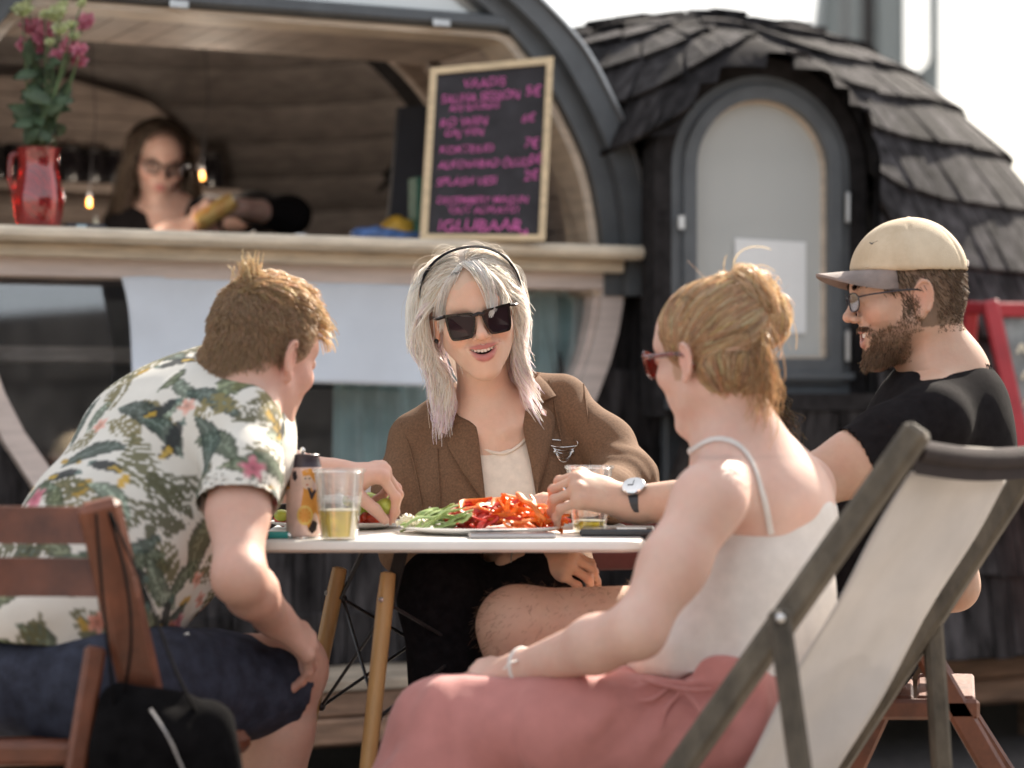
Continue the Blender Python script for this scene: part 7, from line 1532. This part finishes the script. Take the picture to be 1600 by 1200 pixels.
for k, (a, b) in enumerate((((1590, 545), (1630, 540)), ((1597, 585), (1650, 590)), ((1600, 628), (1640, 622)), ((1605, 655), (1660, 660)), ((1612, 690), (1650, 686)))): MB().tube(catmull([P(a[0] + (b[0] - a[0]) * t, a[1] + 7 * (-1) ** i, 6.70) for i, t in enumerate(np.linspace(0, 1, 7))], 24), .0045, 5).put('chalk_mark', M['chalk_pink'] if k in (3, 4) else M['foam'], af)

# ================================================================== ON THE SERVING COUNTER AND INSIDE
CZ = float(ct[1])
def onC(px, v): a = UZ(px, 360, v); return W(a[0], CZ, v)
# menu board
M['menu_frame'] = mat('menu_frame_wood', (.66, .52, .33), .55, .1, 8, .15, 60, stretch=(2, 2, 6)); M['blackboard'] = mat('blackboard', (.030, .028, .034), .8, .2, 20); M['magenta'] = mat('magenta_chalk', (.66, .15, .42), .9, .25, 90)
BL, BR, TL, TR = P(656, 371, 6.36), P(851, 378, 6.41), P(672, 108, 6.43), P(864, 90, 6.48); BL[2] = BR[2] = CZ + .001
mbd = thing('menu_board', 'wood framed blackboard price list with magenta handwriting standing on the counter', 'menu board', (BL + BR) / 2)
bm_ = lambda s, t, e=0.0: lerp(lerp(TL, TR, s), lerp(BL, BR, s), t) + bn * e
bn = nrm(np.cross(BR - BL, TL - BL)); bn = bn if bn[1] < 0 else -bn
fw_ = .055; fh = .038
for s0, s1, t0, t1 in ((0, 1, 0, fh), (0, 1, 1 - fh * .8, 1), (0, fw_, fh, 1 - fh * .8), (1 - fw_, 1, fh, 1 - fh * .8)): MB().prism([bm_(s0, t0, .012), bm_(s1, t0, .012), bm_(s1, t1, .012), bm_(s0, t1, .012)], -bn * .024).put('frame_bar', M['menu_frame'], mbd)
MB().prism([bm_(fw_ * .5, fh * .5, .004), bm_(1 - fw_ * .5, fh * .5, .004), bm_(1 - fw_ * .5, 1 - fh * .5, .004), bm_(fw_ * .5, 1 - fh * .5, .004)], -bn * .012).put('panel', M['blackboard'], mbd, smooth=None)
def chalk(txt, s, t, size, wscale=1.0, seed=0, bold=.006):
    me = text_mesh(txt, 1.0, V(0, 0, 0), V(1, 0, 0), V(0, 1, 0), 0, .003); n = len(me.vertices); co = np.empty(n * 3); me.vertices.foreach_get('co', co); co = co.reshape(-1, 3); Wb, Hb = np.linalg.norm(TR - TL), np.linalg.norm(TL - BL)
    wob = .05 * np.sin(co[:, 0] * 3.1 + seed) ; p = np.array([bm_(s + (x + .12 * y) * size * wscale / Wb, t - (y + w_) * size / Hb, .0075) for (x, y, _), w_ in zip(co, wob)]); me.vertices.foreach_set('co', p.ravel()); me.update(); put('lettering', me, M['magenta'], mbd)
for i, (txt, s, t, sz_, ws) in enumerate((('VAADIS', .27, .135, .034, 1.0), ('SAUNA SESSION', .10, .215, .034, .86), ('5€', .78, .205, .038, 1), ('AHJ ISAUNAS', .17, .262, .024, .95), ('RO WIIN', .10, .350, .032, 1), ('6€', .76, .350, .030, 1.1), ('GAJ VIIN', .14, .408, .028, 1), ('KOKTEILID', .11, .505, .028, 1.05), ('7€', .79, .492, .036, 1), ('ALKOVABAD ÕLUD', .11, .592, .030, .92), ('5€', .83, .580, .036, 1), ('SPLÄSH VESI', .10, .690, .030, 1), ('2€', .80, .672, .036, 1), ('DECEMBERY MAGUN', .11, .795, .026, 1), ("'OUT ALWAYS'!", .20, .850, .025, 1.1), ('iGLUBAAR', .13, .950, .044, 1.1))): chalk(txt, s, t, sz_, ws, i)
for a, b in (((.72, .925), (.85, .965)), ((.85, .965), (.79, .968)), ((.85, .965), (.84, .938))): MB().tube([bm_(*a, .008), bm_(*b, .008)], .0028, 5).put('arrow_stroke', M['magenta'], mbd)
# bouquet in a red jug
M['red_jug'] = glassy('red_plastic', (.90, .22, .20), .07, .03, (.60, .05, .06), .16); M['stem'] = mat('stem_green', (.10, .16, .065), .6, .2, 30); M['leaf'] = mat('leaf_green', (.085, .135, .075), .5, .25, 20, .2, transl=.15); M['pink_petal'] = mat('pink_petal', (.86, .34, .52), .6, .2, 40, transl=.35, col2=(.80, .36, .40)); M['lime_petal'] = mat('lime_petal', (.80, .84, .50), .6, .15, 40, transl=.3); M['orange_band'] = mat('orange_ribbon', (.75, .12, .05), .5, .1, 30)
jc = onC(60, .06); dj = jc[1]; pxm = dj / FPX; X = lambda px: (px - CXP) * pxm; Zf = lambda py: CAMZ + (HYP - py) * pxm
jc = V(X(60), dj, CZ); jg = thing('flower_jug', 'translucent red plastic jug with a handle holding the flowers', 'jug', jc); Hj = Zf(232) - CZ
MB().lathe([(0, .003), (.052, .003), (.054, .006), (.060, .05), (.062, .075), (.054, .115), (.047, .15), (.052, Hj - .004), (.054, Hj), (.051, Hj), (.045, .15), (.058, .075), (.051, .008), (0, .007)], jc, (0, 0, 1), 40).put('jug_wall', M['red_jug'], jg, smooth=60); MB().tube(catmull([jc + V(-.046, -.004, Hj - .015), jc + V(-.064, -.01, Hj - .02), jc + V(-.068, -.01, .12), jc + V(-.058, -.006, .085)], 24), .0065, 8).put('handle', M['red_jug'], jg, smooth=60)
bq = thing('bouquet', 'bunch of pink and lime white lisianthus flowers standing in the red jug', 'flowers', jc + V(0, 0, .01)); rq = np.random.default_rng(61)
heads = [(35, 15, 'l', .026), (48, 42, 'p', .027), (66, 60, 'p', .026), (40, 72, 'p', .025), (72, 45, 'p', .022), (88, 22, 'l', .026), (94, 45, 'l', .020), (112, 40, 'l', .015), (133, 35, 'p', .026), (108, 72, 'p', .026), (122, 94, 'p', .023), (86, 88, 'p', .022), (60, 78, 'p', .02), (116, 57, 'l', .014), (98, 8, 'l', .016), (128, 5, 'l', .014), (70, 22, 'l', .014), (42, 0, 'l', .012), (78, 66, 'l', .013), (125, 78, 'p', .02)]
def bloom(c, r, m):
    q = MB(); ax = nrm(V(rq.normal(0, .35), -.75, .6)); u = nrm(np.cross(ax, (0, 0, 1))); w_ = np.cross(ax, u)
    for ring_, (n, tilt, rr) in enumerate(((3, .15, .55), (5, .55, .85), (6, .95, 1.0))):
        for k in range(n):
            a = 2 * math.pi * k / n + ring_ * .5 + rq.normal(0, .12); d = math.cos(a) * u + math.sin(a) * w_; tt = np.cross(ax, d); rows = []
            for e in np.linspace(0, 1, 5):
                wd = r * rr * .62 * math.sin(math.pi * min(.93, e * .85 + .12)); c0 = c + d * r * rr * math.sin(tilt) * e * 1.0 + ax * r * rr * (math.cos(tilt) * e + .10 * math.sin(e * 3)) - ax * r * .4; rows.append([c0 + tt * wd * s_ + d * (-.18 * r * abs(s_) ** 2) + ax * rq.normal(0, .03) * r for s_ in (-1, -.5, 0, .5, 1)])
            q.sheet(rows, .0008, ax)
    q.put('bloom', m, bq, smooth=180)
for px, py, k, r in heads:
    d = dj + rq.uniform(-.05, .05); r = r * 1.45; c = V((px - CXP) / FPX * d, d, CAMZ + (HYP - py) / FPX * d); bloom(c, r, M['pink_petal'] if k == 'p' else M['lime_petal']); b0 = jc + V(rq.normal(0, .012), rq.normal(0, .012), .02); top_ = jc + V(rq.normal(.004, .014), rq.normal(0, .012), Hj); MB().tube(catmull([b0, top_, lerp(top_, c, .5) + V(rq.normal(0, .01), rq.normal(0, .01), 0), c], 14), .0022, 6).put('stem', M['stem'], bq, smooth=60)
for k in range(34):
    py = rq.uniform(95, 225); px = 66 + rq.normal(0, 13); c = V(X(px), dj + rq.normal(0, .02), Zf(py)); L_ = rq.uniform(.05, .09); d = nrm(V(rq.normal(0, .7), rq.normal(-.2, .5), rq.uniform(-.3, .9))); sd = nrm(np.cross(d, (0, -1, .3))); up_ = np.cross(sd, d); rows = []
    for e in np.linspace(0, 1, 7): wd = L_ * .23 * math.sin(math.pi * min(.98, e * .9 + .06)); rows.append([c + d * L_ * e + sd * wd * s_ + up_ * (.10 * L_ * s_ * s_ - .25 * L_ * e * e) for s_ in (-1, 0, 1)])
    MB().sheet(rows, .0007, up_).put('leaf', M['leaf'], bq, smooth=180)
rb = thing('ribbon', 'orange ribbon tied round the stems inside the red jug', 'ribbon', jc + V(0, 0, .02))
for k in range(9):
    a0 = rq.uniform(0, 6); zc = (.045 + rq.normal(0, .008)) if k < 5 else rq.uniform(.11, .165); MB().tube(catmull([jc + V(.036 * math.cos(a0 + t * 2.2) * (1 - .3 * k / 9), -.026 + .015 * math.sin(a0 + t * 2.2), zc + .02 * math.sin(t * 3 + k)) for t in np.linspace(0, 1.6, 6)], 20), .0038, 6, sq=.4).put('loop', M['orange_band'], rb, smooth=60)
# packets, box, boards, bits
M['blue_foil'] = mat('blue_packet_foil', (.10, .20, .46), .3, .3, 30, .5, 120, metal=.1); M['yellow_foil'] = mat('yellow_packet_foil', (.62, .36, .04), .35, .25, 30, .5, 120, metal=.1); M['green_box'] = mat('green_card', (.035, .13, .085), .6, .2, 40); M['dark_board'] = mat('dark_board', (.022, .022, .028), .7, .1, 20); M['dim_jar'] = mat('dark_jar_glass', (.020, .017, .020), .2, .2, 20, coat=.4); M['jar_lid'] = mat('dark_lid', (.05, .045, .045), .4, .1, 20, metal=.4); M['device'] = mat('dark_grey_plastic', (.045, .050, .065), .45, .1, 20); M['label_blue'] = mat('pale_blue_label', (.50, .68, .75), .5, .05, 20)
def packet(px0, px1, py, v, m, label, cat, name, hz_):
    a, b = onC(px0, v), onC(px1, v); S = SDF(); c = (a + b) / 2; L_ = np.linalg.norm(b - a); S.ell(c + V(0, 0, hz_ / 2), (L_ / 2, .05, hz_ / 2), SLOT, .0); S.ell(a * .75 + b * .25 + V(0, 0, hz_ * .5), (L_ * .3, .045, hz_ * .55), SLOT, .02); S.plane(V(0, 0, CZ + .001), (0, 0, -1))
    vv, qq = S.surf([(*S.bounds(), .005)]); n = vnormals(vv, qq); vv = vv + n * (folds(vv, (.5, 0, .5), 26, .010, px0) * np.clip((vv[:, 2] - CZ) / .01, 0, 1))[:, None]; o = put(name, npmesh(name, vv, qq), m, None); tag(o, label, cat)
packet(552, 660, 355, -.10, M['blue_foil'], 'crumpled blue snack packet on the counter beside the menu board', 'packet', 'snack_packet', .045); packet(598, 662, 345, -.20, M['yellow_foil'], 'yellow orange snack packet behind the blue one on the counter', 'packet', 'snack_packet', .075); packet(452, 486, 360, -.08, M['paper'], 'small crumpled white paper lying on the counter', 'paper', 'crumpled_paper', .014)
a, b, c, d = UZ(628, 166, -.34), UZ(676, 164, -.34), UZ(664, 372, -.22), UZ(596, 372, -.22); o = MB().prism([W(*a, -.36), W(*b, -.36), W(c[0], CZ - .25, -.24), W(d[0], CZ - .25, -.24)], FN * -.02).put('leaning_panel', M['dark_board']); tag(o, 'dark flat panel leaning upright behind the menu board', 'panel')
g0 = onC(656, -.16); gz = Zf(0); o = MB().box(g0 + V(0, 0, .095), (.045, .06, .19), SLOT, .003).put('green_carton', M['green_box']); tag(o, 'dark green carton partly hidden behind the menu board', 'carton')
o = MB().tube([onC(376, -.12) + V(0, 0, .002), onC(398, -.12) + V(0, 0, .026)], .0035, 6).put('straw', M['pale_wood']); tag(o, 'short pale straw leaning on the counter near the barmaid', 'straw')
dv = thing('card_reader', 'low dark device with a pale blue screen on the counter beside the jug', 'device', onC(132, -.02)); MB().box(onC(130, -.02) + V(0, 0, .010), (.105, .06, .02), SLOT, .004).put('case', M['device'], dv); MB().box(onC(127, .012) + V(0, 0, .012), (.026, .003, .010), SLOT, .001).put('screen', M['label_blue'], dv)
bo = onC(149, -.30); bt_ = thing('small_bottle', 'little pale labelled bottle behind the dark device', 'bottle', bo); MB().lathe([(0, 0), (.011, 0), (.012, .004), (.012, .042), (.006, .052), (.0055, .060), (0, .060)], bo, (0, 0, 1), 16).put('bottle_body', M['foam'], bt_, smooth=50); MB().lathe([(.0122, .010), (.0122, .034)], bo, (0, 0, 1), 16).put('label', M['label_blue'], bt_, smooth=60); MB().lathe([(.0065, .056), (.0065, .066), (0, .066)], bo, (0, 0, 1), 12).put('cap', M['pale_wood'], bt_)
shz = sa[1] + .003
jl = ['squat dark jar at the far end of the back shelf', 'dark jar behind the flower jug on the back shelf', 'broad dark jar right of the jug on the back shelf', 'tall dark jar in the middle of the back shelf', 'narrow dark jar just beside the barmaid hair on the back shelf', 'dark jar right of the barmaid face on the back shelf', 'last dark jar at the right end of the back shelf']
for k, (px, w_, hpx) in enumerate(((-12, .052, 56), (28, .05, 60), (108, .052, 60), (146, .046, 58), (178, .036, 58), (297, .044, 60), (332, .042, 58))):
    a = UZ(px, 280, -1.75); c = W(a[0], shz, -1.76); h_ = hpx / FPX * c[1]; t = thing('storage_jar', jl[k], 'jar', c, 'dark jars on the back shelf'); MB().lathe([(0, 0), (w_, 0), (w_ + .002, .006), (w_, h_ * .72), (w_ * .8, h_ * .84), (w_ * .8, h_ * .86), (0, h_ * .86)], c, (0, 0, 1), 20).put('jar_body', M['dim_jar'], t, smooth=50); MB().lathe([(w_ * .84, h_ * .86), (w_ * .84, h_), (0, h_)], c, (0, 0, 1), 20).put('lid', M['jar_lid'], t, smooth=40)
# two glowing bulbs
M['bulb'] = bpy.data.materials.new('warm_bulb'); M['bulb'].use_nodes = True; e = M['bulb'].node_tree.nodes['Principled BSDF']; e.inputs['Emission Color'].default_value = (1, .36, .05, 1); e.inputs['Emission Strength'].default_value = .16; e.inputs['Base Color'].default_value = (.6, .25, .05, 1)
for px, py, v, lab in ((139, 318, -.9, 'small glowing orange bulb hanging beside the little bottle'), (315, 276, -1.2, 'small glowing orange bulb hanging beside the barmaid shoulder')):
    a = UZ(px, py, v); c = W(a[0], a[1], v); t = thing('string_bulb', lab, 'bulb', c); MB().lathe([(0, -.012), (.006, -.010), (.008, -.003), (.0065, .008), (.006, .016)], c, (0, 0, 1), 16).put('bulb_glass', M['bulb'], t, smooth=60); MB().lathe([(.008, .014), (.008, .030), (0, .032)], c, (0, 0, 1), 12).put('socket', M['black_metal'], t)
    MB().tube([c + V(0, 0, .03), c + V(.02, 0, .25), c + V(.0, 0, .55)], .0014, 5).put('cord', M['black_metal'], t)
    ld = bpy.data.lights.new('bulb_light', 'POINT'); ld.energy = 1.5; ld.color = (1, .84, .68); ld.shadow_soft_size = .03; lo_b = bpy.data.objects.new('bulb_light', ld); COL.objects.link(lo_b); lo_b.location = tuple(c + FN * .06)
